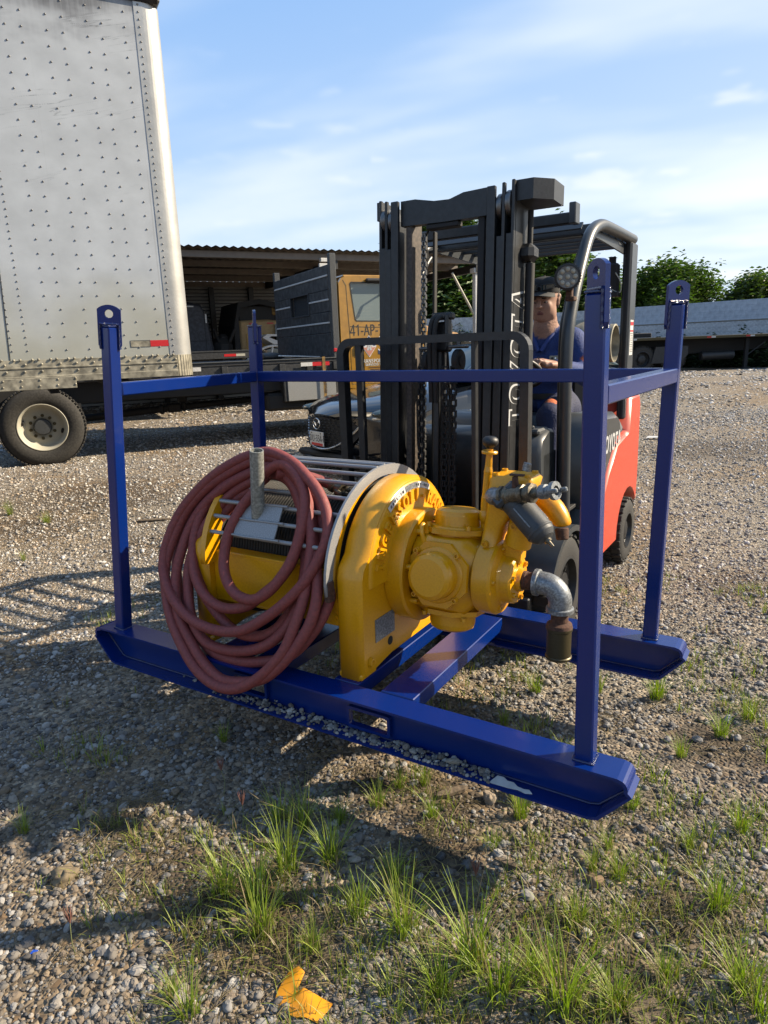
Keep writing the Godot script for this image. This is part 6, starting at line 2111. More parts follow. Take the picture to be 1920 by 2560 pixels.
	obj("window_frame", MB.new().box(Vector3(hx - 0.03, 2.01, -0.91), Vector3(0.02, 0.33, 0.03)).box(Vector3(hx - 0.03, 2.01, -1.79), Vector3(0.02, 0.33, 0.03)).box(Vector3(hx - 0.03, 2.175, -1.35), Vector3(0.02, 0.02, 0.9)).box(Vector3(hx - 0.03, 1.85, -1.35), Vector3(0.02, 0.02, 0.9)), mats.panel, hb)
	# cab
	var cab := thing_part("cab", o)
	var pr := [Vector2(4.17, 0.72), Vector2(4.17, 2.25), Vector2(4.22, 2.33), Vector2(4.34, 2.36), Vector2(5.15, 2.36), Vector2(5.30, 2.30), Vector2(5.62, 1.66), Vector2(5.62, 0.72)]
	var win := [Vector2(4.42, 1.745), Vector2(4.44, 1.72), Vector2(5.40, 1.70), Vector2(5.10, 2.25), Vector2(4.38, 2.26), Vector2(4.36, 2.24)]
	for z in [0.0, -2.24]:
		obj("side", MB.new().prism(pr, z - 0.06, z, [win]), mats.gold, cab)
		var gl := mat(Color(0.25, 0.31, 0.30), 0.04)
		gl.transparency = BaseMaterial3D.TRANSPARENCY_ALPHA
		gl.albedo_color.a = 0.8
		obj("window", MB.new().prism(win, z - 0.035, z - 0.03), gl, cab)
		obj("window_seal", MB.new().prism([Vector2(4.41, 1.73), Vector2(4.435, 1.705), Vector2(5.42, 1.685), Vector2(5.11, 2.27), Vector2(4.37, 2.275), Vector2(4.345, 2.25)], z - 0.02, z + 0.004, [win]), mats.trim, cab)
	obj("roof", MB.new().box(Vector3(4.74, 2.35, -1.15), Vector3(0.98, 0.05, 2.26), 0.02), mats.gold, cab)
	obj("back_panel", MB.new().box(Vector3(4.19, 1.50, -1.15), Vector3(0.05, 1.56, 2.2)), mats.gold, cab)
	obj("interior", MB.new().box(Vector3(4.9, 1.2, -1.15), Vector3(1.3, 0.9, 2.1)), mats.trim, cab)
	obj("seat", MB.new().box(Vector3(4.5, 1.75, -0.6), Vector3(0.18, 0.62, 0.5), 0.05).box(Vector3(4.5, 1.75, -1.65), Vector3(0.18, 0.62, 0.5), 0.05), mats.trim, cab)
	var dl := MB.new()
	dl.tube([Vector3(4.24, 2.30, 0.001), Vector3(4.29, 2.22, 0.001), Vector3(4.30, 1.9, 0.001), Vector3(4.32, 1.5, 0.001), Vector3(4.32, 0.78, 0.001), Vector3(5.55, 0.78, 0.001)], 0.003, 6)
	dl.tube([Vector3(4.33, 1.635, 0.001), Vector3(4.6, 1.62, 0.001), Vector3(5.55, 1.60, 0.001)], 0.004, 6)
	obj("door_gap", dl, mats.trim, cab)
	obj("rain_visor", MB.new().box(Vector3(4.86, 2.295, 0.03), Vector3(0.52, 0.055, 0.07), 0.02), mats.trim, cab)
	obj("door_handle", MB.new().prism(rrect(4.385, 1.19, 4.475, 1.375, 0.02), 0.0, 0.008).box(Vector3(4.43, 1.30, 0.02), Vector3(0.022, 0.12, 0.02), 0.006).cyl(Vector3(4.43, 1.218, 0.0), Vector3(4.43, 1.218, 0.018), 0.013, -1, 12), mats.trim, cab)
	obj("mirror_arm", MB.new().tube([Vector3(5.05, 2.22, 0.03), Vector3(4.93, 2.18, 0.10), Vector3(4.90, 2.05, 0.12)], 0.014, 8), mats.trim, cab)
	obj("far_mirror", MB.new().box(Vector3(4.93, 1.95, -0.28), Vector3(0.17, 0.38, 0.10), 0.04), mats.trim, cab)
	obj("plate_letters", lettering("41-AP-7T", 0.145, 0.002, 0.0, false), mats.ink, cab, Transform3D(Basis.from_scale(Vector3(0.80, 1.12, 1)), Vector3(4.645, 1.575, 0.002)))
	# emblem: a diamond, navy above and salmon below, with a white road
	var lg := thing_part("emblem", cab)
	var e := Vector3(4.63, 1.335, 0.0)
	var eb := Basis.IDENTITY
	obj("diamond", MB.new().prism([Vector2(-0.125, 0), Vector2(0, -0.165), Vector2(0.125, 0), Vector2(0, 0.165)], 0.001, 0.0025), mats.white, lg, Transform3D(eb, e))
	obj("lower_half", MB.new().prism([Vector2(-0.108, -0.012), Vector2(0, -0.148), Vector2(0.108, -0.012), Vector2(0.05, -0.02), Vector2(0, 0.04), Vector2(-0.05, -0.02)], 0.002, 0.004), mat(Color(0.60, 0.25, 0.17), 0.5), lg, Transform3D(eb, e))
	obj("upper_half", MB.new().prism([Vector2(-0.112, 0.012), Vector2(0, 0.152), Vector2(0.112, 0.012), Vector2(0.075, 0.004), Vector2(0, 0.09), Vector2(-0.075, 0.004)], 0.002, 0.004), mat(Color(0.012, 0.03, 0.12), 0.5), lg, Transform3D(eb, e))
	obj("road", MB.new().prism([Vector2(-0.045, -0.06), Vector2(0.045, -0.06), Vector2(0.012, 0.055), Vector2(-0.012, 0.055)], 0.003, 0.005), mats.letter, lg, Transform3D(eb, e))
	obj("road_line", MB.new().box(Vector3(0, -0.045, 0.0055), Vector3(0.006, 0.025, 0.001)).box(Vector3(0, -0.005, 0.0055), Vector3(0.005, 0.02, 0.001)), mats.ink, lg, Transform3D(eb, e))
	obj("big_letter_edge", lettering("S", 0.26, 0.002, 0.9), mats.white, cab, Transform3D(Basis.IDENTITY, Vector3(4.86, 1.335, 0.0015)))
	obj("big_letter", lettering("S", 0.26, 0.003, 0.2), mat(Color(0.012, 0.03, 0.12), 0.5), cab, Transform3D(Basis.IDENTITY, Vector3(4.86, 1.335, 0.002)))
	obj("firm_line", lettering("TRANSPORTE & LO", 0.055, 0.002), mats.white, cab, Transform3D(Basis.from_scale(Vector3(0.9, 1, 1)), Vector3(4.78, 1.115, 0.002)))
	obj("service_line", lettering("SERVICIO PUBLICO", 0.036, 0.002), mats.white, cab, Transform3D(Basis.IDENTITY, Vector3(4.78, 1.06, 0.002)))
	var sp := MB.new()
	for i in 4:
		sp.box(Vector3(4.76 + 0.01 * (i % 2), 1.015 - i * 0.03, 0.001), Vector3(0.30 - 0.03 * (i % 3), 0.014, 0.002))
	obj("small_print", sp, mats.rust, cab)
	# bonnet
	var hood := [Vector2(5.60, 0.75), Vector2(5.60, 1.66), Vector2(5.75, 1.63), Vector2(6.35, 1.50), Vector2(6.50, 1.38), Vector2(6.54, 0.75)]
	var hm := MB.new()
	bevel_prism(hm, hood, -2.15, -0.10, 0.10)
	obj("bonnet", hm, mats.gold, cab)
	obj("fender", MB.new().prism(arc(5.72, 0.52, 0.66, 0, 180, 16) + arc(5.72, 0.52, 0.56, 180, 0, 16), -0.4, 0.0, [], true), mats.gold, cab)
	obj("bumper", MB.new().box(Vector3(6.55, 0.6, -1.12), Vector3(0.12, 0.3, 2.2), 0.03), mats.chrome, cab)


func make_scrap() -> void:
	var T := frame(0.89, -0.456, Vector3(-3.38, 0.25, -12.9) + frame(0.89, -0.456, Vector3.ZERO).basis.z * -1.5)
	# second flatbed, its edge seen over the first deck
	var f := thing("flatbed_deck", "second dark flatbed deck with red and white tape, parked beyond the first", "flatbed", T)
	obj("deck_edge", MB.new().box(Vector3(-0.6, 1.22, 0.3), Vector3(4.4, 0.15, 0.08), 0.008).box(Vector3(-0.6, 1.30, -0.9), Vector3(4.4, 0.03, 2.5), 0.004), mats.deck, f)
	obj("red_tape", MB.new().box(Vector3(0.98, 1.215, 0.342), Vector3(0.25, 0.05, 0.003)), mats.red, f)
	obj("white_tape", MB.new().box(Vector3(1.20, 1.215, 0.342), Vector3(0.19, 0.05, 0.003)), mats.cream, f)
	for x in [-2.0, 2.6]:
		obj("leg", MB.new().box(Vector3(x, 0.6, 0.1), Vector3(0.12, 1.25, 0.12)), mats.soot, f)
		obj("leg", MB.new().box(Vector3(x, 0.6, -1.7), Vector3(0.12, 1.25, 0.12)), mats.soot, f)
	# dark sleeper cab shell
	var s := thing("sleeper_cab", "dark blue black sleeper cab shell under the shed, next to the box trailer corner", "truck cab", T * Transform3D(Basis.IDENTITY, Vector3(0.42, 0, -2.2)))
	var sm := MB.new()
	bevel_prism(sm, [Vector2(-0.9, 0.3), Vector2(0.78, 0.3), Vector2(0.80, 1.4), Vector2(0.70, 2.1), Vector2(0.58, 2.36), Vector2(0.30, 2.42), Vector2(-0.9, 2.40)], -1.6, 0.35, 0.06)
	obj("shell", sm, mat(Color(0.05, 0.055, 0.075), 0.6, 0.0, mats.deck.albedo_texture, 1.0), s)
	obj("label_patch", MB.new().box(Vector3(0.30, 2.32, 0.36), Vector3(0.20, 0.03, 0.004)).box(Vector3(0.66, 2.05, 0.36), Vector3(0.035, 0.2, 0.004)), mats.white, s)
	obj("grab_handle", MB.new().box(Vector3(0.35, 0.95, 0.37), Vector3(0.12, 0.02, 0.02)), mats.galv, s)
	obj("seam", MB.new().box(Vector3(0.0, 1.55, 0.352), Vector3(1.5, 0.012, 0.004)).box(Vector3(0.62, 1.3, 0.352), Vector3(0.012, 1.9, 0.004)), mats.soot, s)
	# burnt yellow cab and the dark nose beside it
	var y := thing("burnt_cab", "burnt out yellow sleeper cab with a blackened roof hole under the shed", "truck cab", T * Transform3D(Basis.IDENTITY, Vector3(2.35, 0, -2.4)))
	var ym := MB.new()
	bevel_prism(ym, [Vector2(-0.42, 0.3), Vector2(0.62, 0.3), Vector2(0.62, 1.98), Vector2(0.3, 2.02), Vector2(-0.42, 2.0)], -1.2, 0.3, 0.05)
	obj("rear_panel", ym, mat(Color(0.50, 0.34, 0.16), 0.75, 0.0, mats.gold.albedo_texture, 2.5), y)
	var yr := MB.new()
	yr.prism([Vector2(-0.62, 0.3), Vector2(-0.44, 0.3), Vector2(-0.44, 2.02), Vector2(-0.36, 2.30), Vector2(0.1, 2.38), Vector2(0.5, 2.30), Vector2(0.64, 2.02), Vector2(0.70, 2.2), Vector2(0.5, 2.42), Vector2(0.1, 2.5), Vector2(-0.42, 2.42), Vector2(-0.55, 1.9)], -1.2, 0.34)
	obj("roof_shell", yr, mats.soot, y)
	obj("roof_hole", MB.new().box(Vector3(0.1, 2.15, -0.4), Vector3(0.95, 0.36, 1.2)), mats.soot, y)
	obj("yellow_scrap", MB.new().box(Vector3(0.55, 2.25, 0.2), Vector3(0.2, 0.25, 0.06), 0.02), mats.scrapyellow, y)
	obj("door_panel", MB.new().box(Vector3(0.05, 1.15, 0.315), Vector3(0.66, 1.1, 0.03), 0.01), mat(Color(0.58, 0.37, 0.11), 0.7, 0.0, mats.gold.albedo_texture, 3.0), y)
	obj("marker_lamps", MB.new().box(Vector3(-0.1, 1.93, 0.31), Vector3(0.16, 0.03, 0.02)).box(Vector3(0.35, 1.93, 0.31), Vector3(0.16, 0.03, 0.02)), mats.red, y)
	obj("pipe", MB.new().cyl(Vector3(0.45, 0.9, 0.36), Vector3(0.48, 1.9, 0.36), 0.035, -1, 10), mats.galv, y)
	var nz := thing("stripped_engine", "black stripped truck front standing between the two sleeper cabs", "truck front", T * Transform3D(Basis.IDENTITY, Vector3(1.48, 0, -2.0)))
	obj("block", MB.new().box(Vector3(0, 0.95, -0.3), Vector3(0.45, 1.3, 0.8), 0.14).box(Vector3(0.05, 1.55, -0.25), Vector3(0.22, 0.3, 0.3), 0.06), mats.soot, nz)
	obj("arm", MB.new().tube([Vector3(-0.1, 1.5, 0), Vector3(-0.2, 1.75, 0.05), Vector3(-0.22, 1.8, 0.1)], 0.03, 8).tube([Vector3(0.15, 1.5, 0), Vector3(0.28, 1.8, 0.05)], 0.04, 8), mats.soot, nz)
	# white hatchback with its tailgate up
	var c := thing("white_hatchback", "white hatchback with its tailgate raised, behind the black headboard", "car", T * Transform3D(Basis.IDENTITY, Vector3(2.42, 0, -1.55)))
	var wm := MB.new()
	bevel_prism(wm, [Vector2(-0.62, 0.35), Vector2(0.9, 0.35), Vector2(0.95, 0.95), Vector2(-0.55, 0.98), Vector2(-0.66, 0.8)], -1.5, 0.1, 0.06)
	obj("body", wm, mats.white, c)
	var arch := []
	for i in 11:
		var t := i / 10.0
		arch.append(Vector3(-0.55 + 1.3 * t, 0.97 + 0.42 * sin(PI * minf(t * 0.8 + 0.08, 1.0)), 0.06))
	obj("roof_frame", MB.new().tube(arch, 0.03, 8).tube([Vector3(0.02, 0.97, 0.06), Vector3(0.10, 1.38, 0.06)], 0.025, 8), mats.white, c)
	var wg := MB.new()
	bevel_prism(wg, [Vector2(-0.5, 0.98), Vector2(-0.25, 1.28), Vector2(0.1, 1.36), Vector2(0.5, 1.30), Vector2(0.72, 0.98)], -1.4, 0.05, 0.03)
	obj("glasshouse", wg, mats.glass, c)
	obj("tailgate", MB.new().prism([Vector2(-0.14, 1.58), Vector2(-0.02, 1.66), Vector2(0.75, 1.63), Vector2(0.75, 1.50), Vector2(0.28, 1.42), Vector2(0.12, 1.42)], -1.3, 0.1, [[Vector2(0.02, 1.58), Vector2(0.08, 1.61), Vector2(0.65, 1.58), Vector2(0.65, 1.53), Vector2(0.25, 1.49)]]), mats.white, c)
	var bag := thing("rag_heap", "small heap of rags and cardboard on the flatbed deck beside the headboard", "rags", frame(0.9, -0.436, Vector3(-4.3, 0.2, -8.72)) * Transform3D(Basis.IDENTITY, Vector3(3.35, 1.19, -1.0)))
	var rm := MB.new()
	rm.ball(Vector3(0, 0.04, 0), Vector3(0.24, 0.07, 0.2), 12)
	obj("dark_rag", rm, mats.deck, bag)
	obj("cardboard", MB.new().box(Vector3(-0.22, 0.05, 0.05), Vector3(0.22, 0.08, 0.2), 0.02), mats.wood, bag)
	obj("pole", MB.new().cyl(Vector3(0.05, 0.05, 0.3), Vector3(0.68, 0.01, 0.45), 0.012, -1, 8), mats.white, bag)


func make_car() -> void:
	# x runs from the nose backwards, z towards the viewer's side
	var T := frame(0.83, -0.56, Vector3(-0.64, 0.15, -7.45))
	var o := thing("black_car", "glossy black hatchback with a mesh grille, parked behind the forklift mast", "car", T * Transform3D(Basis.IDENTITY, Vector3(0, 0, 0)))
	var P: Material = mats.carblack
	# body rings from front to rear: x, half width, low, shoulder, top
	var st := [[-0.02, 0.50, 0.30, 0.62, 0.68], [0.05, 0.70, 0.24, 0.66, 0.745], [0.18, 0.82, 0.20, 0.71, 0.80], [0.45, 0.885, 0.19, 0.77, 0.86], [0.9, 0.90, 0.19, 0.83, 0.93], [1.35, 0.90, 0.19, 0.87, 0.985], [1.9, 0.90, 0.19, 0.90, 1.0], [3.2, 0.90, 0.19, 0.93, 1.03], [3.9, 0.88, 0.22, 0.95, 1.05], [4.3, 0.82, 0.28, 0.92, 1.0], [4.42, 0.70, 0.36, 0.8, 0.9]]
	var rings := []
	for s in st:
		var hw: float = s[1]
		var ring := []
		for p in [Vector2(-0.86, s[2]), Vector2(-0.98, s[2] + 0.10), Vector2(-1.0, (s[2] + s[3]) * 0.5), Vector2(-0.985, s[3] - 0.06), Vector2(-0.93, s[3]), Vector2(-0.72, s[4] - 0.03), Vector2(-0.35, s[4]), Vector2(0, s[4] + 0.008), Vector2(0.35, s[4]), Vector2(0.72, s[4] - 0.03), Vector2(0.93, s[3]), Vector2(0.985, s[3] - 0.06), Vector2(1.0, (s[2] + s[3]) * 0.5), Vector2(0.98, s[2] + 0.10), Vector2(0.86, s[2])]:
			ring.append(Vector3(s[0] + (0.16 * pow(absf(p.x), 3.0) if s[0] < 0.3 else 0.0), p.y, p.x * hw))
		rings.append(ring)
	obj("body", MB.new().loft(rings), P, o)
	var gr := []
	for s in [[1.30, 0.74, 0.985, 0.99], [1.75, 0.70, 0.99, 1.20], [2.15, 0.66, 1.0, 1.36], [2.6, 0.64, 1.02, 1.43], [3.2, 0.63, 1.03, 1.41], [3.8, 0.60, 1.04, 1.28], [4.25, 0.55, 1.02, 1.05]]:
		var ring := []
		for p in [Vector2(-1.12, s[2]), Vector2(-1.0, lerpf(s[2], s[3], 0.75)), Vector2(-0.85, s[3]), Vector2(0, s[3] + 0.02), Vector2(0.85, s[3]), Vector2(1.0, lerpf(s[2], s[3], 0.75)), Vector2(1.12, s[2])]:
			ring.append(Vector3(s[0], p.y, p.x * s[1]))
		gr.append(ring)
	obj("glasshouse", MB.new().loft(gr), mats.glass, o)
	var rf := []
	for s in [[2.12, 0.565, 1.365], [2.6, 0.555, 1.44], [3.2, 0.545, 1.42], [3.82, 0.51, 1.29]]:
		var ring := []
		for p in [Vector2(-1.06, -0.02), Vector2(-1.0, 0.012), Vector2(0, 0.03), Vector2(1.0, 0.012), Vector2(1.06, -0.02)]:
			ring.append(Vector3(s[0], s[2] + p.y, p.x * s[1]))
		rf.append(ring)
	obj("roof", MB.new().loft(rf), P, o)
	for s in [-1, 1]:
		obj("pillar", MB.new().tube([Vector3(1.28, 0.99, s * 0.80), Vector3(1.75, 1.21, s * 0.68), Vector3(2.13, 1.37, s * 0.58)], 0.028, 8).tube([Vector3(2.75, 1.03, s * 0.72), Vector3(2.72, 1.42, s * 0.57)], 0.03, 8), P, o)
		obj("side_mirror", MB.new().ball(Vector3(1.72, 1.03, s * 0.98), Vector3(0.09, 0.075, 0.11), 14), P, o)
		for x in [0.88, 3.55]:
			wheel(o, Vector3(x, 0.32, s * 0.80), Vector3(0, 0, s), 0.325, 0.20, 0.225, 0, mats.rubber, mats.chrome)
			obj("wheel_arch", MB.new().prism(arc(x, 0.33, 0.39, 0, 180, 16) + arc(x, 0.33, 0.35, 180, 0, 16), s * 0.905 - 0.02, s * 0.905 + 0.006, [], true), mats.trim, o)
	# front: grille with rows of small lozenges, bright wing, emblem, plate, lamps, lips
	var yz := Basis(Vector3(0, 0, 1), Vector3(0, 1, 0), Vector3(-1, 0, 0))  # x of the drawing runs along z, its z looks forward
	var front := func(z: float) -> float: return -0.035 + 0.55 * z * z
	var gp := MB.new()
	gp.grid(func(u: float, v: float) -> Vector3:
		var hw := lerpf(0.40, 0.56, sin(v * PI * 0.75))
		var z := lerpf(-hw, hw, u)
		return Vector3(front.call(z) - 0.012 + 0.05 * v, lerpf(0.32, 0.665, v), z), 16, 6)
	obj("grille_back", gp, mats.soot, o)
	var gl := MB.new()
	for r in 11:
		var y := 0.345 + r * 0.0285
		var hw := lerpf(0.40, 0.55, sin((y - 0.32) / 0.345 * PI * 0.75))
		var k := int(hw * 2 / 0.075)
		for i in k:
			var z := -hw + (i + (0.5 if r % 2 else 0.15)) * 0.075
			gl.put(Vector3(front.call(z) - 0.02 + 0.05 * (y - 0.32) / 0.345, y, z), Basis(Vector3.UP, -1.1 * z)).box(Vector3.ZERO, Vector3(0.014, 0.009, 0.056), 0.003)
	obj("grille_mesh", gl, mats.trim, o)
	var wing := []
	for i in 25:
		var a := lerpf(-1.0, 1.0, i / 24.0)
		var y := 0.315 + 0.33 * pow(absf(a), 2.6)
		var z := 0.60 * a if absf(a) < 0.999 else 0.62 * a
		wing.append(Vector3(front.call(z) - 0.025 + 0.04 * absf(a), y, z))
	wing.append(Vector3(0.30, 0.665, 0.83))
	obj("signature_wing", MB.new().tube(wing, 0.0155, 8), mats.chrome, o)
	var em := thing_part("emblem", o)
	var ring2 := []
	for i in 28:
		var a := TAU * i / 28
		ring2.append(Vector3(-0.068, 0.585 + 0.058 * sin(a), 0.072 * cos(a)))
	obj("ring", MB.new().tube(ring2, 0.0075, 8, true), mats.chrome, em)
	obj("wings", MB.new().tube(spline([Vector3(-0.068, 0.600, -0.068), Vector3(-0.070, 0.602, -0.035), Vector3(-0.072, 0.562, 0.0), Vector3(-0.070, 0.602, 0.035), Vector3(-0.068, 0.600, 0.068)], 5), 0.0075, 7), mats.chrome, em)
	var pl := obj("number_plate", MB.new().box(Vector3(-0.075, 0.425, 0.0), Vector3(0.008, 0.155, 0.305), 0.003), mats.white, o)
	var PB := Basis(Vector3(0, 0, 1), Vector3(0, 1, 0), Vector3(-1, 0, 0))
	obj("plate_number", lettering("KDU-334-D", 0.062, 0.002, 0.0, false), mats.ink, pl, Transform3D(PB * Basis.from_scale(Vector3(0.92, 1.15, 1)), Vector3(-0.0798, 0.43, 0)))
	obj("plate_band", MB.new().box(Vector3(-0.0798, 0.365, 0.01), Vector3(0.002, 0.028, 0.24)), mats.red, pl)
	obj("plate_bolt", MB.new().cyl(Vector3(-0.079, 0.485, -0.10), Vector3(-0.082, 0.485, -0.10), 0.008, -1, 8).cyl(Vector3(-0.079, 0.485, 0.10), Vector3(-0.082, 0.485, 0.10), 0.008, -1, 8), mats.ink, pl)
	for s in [-1, 1]:
		var hl := MB.new()
		hl.ball(Vector3(0.37, 0.705, s * 0.745), Vector3(0.21, 0.048, 0.085), 16)
		obj("headlight", hl, mats.glass, o)
		obj("side_marker", MB.new().ball(Vector3(0.48, 0.72, s * 0.81), Vector3(0.06, 0.025, 0.02), 10), mat(Color(0.6, 0.16, 0.02), 0.3), o)
	obj("lower_grille", MB.new().box(Vector3(0.03, 0.235, 0), Vector3(0.12, 0.07, 1.1), 0.02), mats.soot, o)
	var lipp := []
	for i in 15:
		var z := lerpf(-0.84, 0.84, i / 14.0)
		lipp.append(Vector3(front.call(z * 0.85) - 0.03, 0.185, z))
	obj("chin_lip", MB.new().tube(lipp, 0.03, 8), mats.trim, o)


func make_far_trailer() -> void:
	var o := thing("flatbed_trailer", "long dark flatbed trailer standing on its landing legs before the block wall", "trailer", Transform3D(Basis(Vector3.UP, 0.06), Vector3(12.8, 0.26, -26.4)))
	obj("deck_edge", MB.new().box(Vector3(0.6, 1.18, 1.2), Vector3(10.5, 0.10, 0.10), 0.01).box(Vector3(0.6, 1.2, 0), Vector3(10.5, 0.05, 2.4), 0.01), mats.bronze, o)
	for z in [0.45, -0.45]:
		obj("main_beam", MB.new().prism([Vector2(-4.6, 0.55), Vector2(0.0, 0.62), Vector2(1.8, 0.72), Vector2(3.6, 0.98), Vector2(5.8, 1.02), Vector2(5.8, 1.14), Vector2(-4.6, 1.14)], z - 0.05, z + 0.05), mats.soot, o)
	for i in 7:
		obj("reflective_tape", MB.new().box(Vector3(-3.9 + i * 1.45, 1.18, 1.252), Vector3(0.16, 0.05, 0.004)), mats.red, o)
		obj("reflective_tape", MB.new().box(Vector3(-3.74 + i * 1.45, 1.18, 1.252), Vector3(0.16, 0.05, 0.004)), mats.white, o)
	for q in [[0.62, 0.9], [1.62, -0.7]]:
		obj("landing_leg", MB.new().box(Vector3(q[0], 0.58, q[1]), Vector3(0.13, 1.1, 0.13), 0.01).box(Vector3(q[0], 0.04, q[1]), Vector3(0.3, 0.05, 0.28), 0.01), mats.soot, o)
		obj("leg_brace", MB.new().cyl(Vector3(q[0] + 0.06, 0.5, q[1]), Vector3(q[0] + 0.7, 0.95, q[1]), 0.025, -1, 8), mats.deck, o)
	obj("landing_leg", MB.new().box(Vector3(2.1, 0.62, -0.9), Vector3(0.13, 1.0, 0.13), 0.01), mats.soot, o)
	obj("tool_box", MB.new().prism([Vector2(-3.05, 0.32), Vector2(-1.95, 0.32), Vector2(-1.7, 0.6), Vector2(-1.7, 0.9), Vector2(-2.9, 0.9)], 0.7, 1.15), mats.deck, o)
	obj("spare_tank", MB.new().cyl(Vector3(-1.05, 0.52, 0.8), Vector3(0.2, 0.52, 0.8), 0.16, -1, 18, 0.03), mats.deck, o)
	for x in [-4.3, -3.35, -2.2]:
		for z in [0.85, -0.85]:
			wheel(o, Vector3(x, 0.48, z), Vector3(0, 0, 1 if z > 0 else -1), 0.48, 0.5, 0.28, 26, mats.tyre, mats.deck)
	obj("deck_load", MB.new().box(Vector3(-3.4, 1.32, 0.3), Vector3(1.0, 0.16, 0.9), 0.02), mats.soot, o)


func tuft_mesh(sd: int, blades: int, h: float, spread: float, tone: Color, dry: float) -> ArrayMesh:
	var r := RandomNumberGenerator.new()
	r.seed = sd
	var mb := MB.new()
	for i in blades:
		var a := r.randf() * TAU
		var lean := r.randf_range(0.1, 0.95) * spread
		var L := h * r.randf_range(0.4, 1.1)
		var w := r.randf_range(0.0009, 0.0018)
		var d := Vector3(cos(a), 0, sin(a))
		var s := Vector3(-sin(a), 0, cos(a))
		var b0 := d * r.randf_range(0.0, 0.03) + s * r.randf_range(-0.02, 0.02)
		var c := tone.lerp(Color(0.30, 0.36, 0.05), r.randf() * 0.5) * r.randf_range(0.65, 1.2)
		if r.randf() < dry:
			c = Color(0.36, 0.28, 0.14) * r.randf_range(0.6, 1.1)
		mb.smooth()
		var prev := []
		for k in 5:
			var t := k / 4.0
			var p := b0 + d * (lean * L * t * (0.25 + 0.75 * t)) + Vector3(0, L * t * (1.0 - 0.42 * lean * t), 0)
			var ww := w * (1.0 - 0.9 * t * t)
			var cur := [p - s * ww, p + s * ww]
			if k > 0:
				mb.col(c.lerp(c * 1.25, t))
				mb.quad(prev[0], prev[1], cur[1], cur[0])
			prev = cur
	return mb.done()


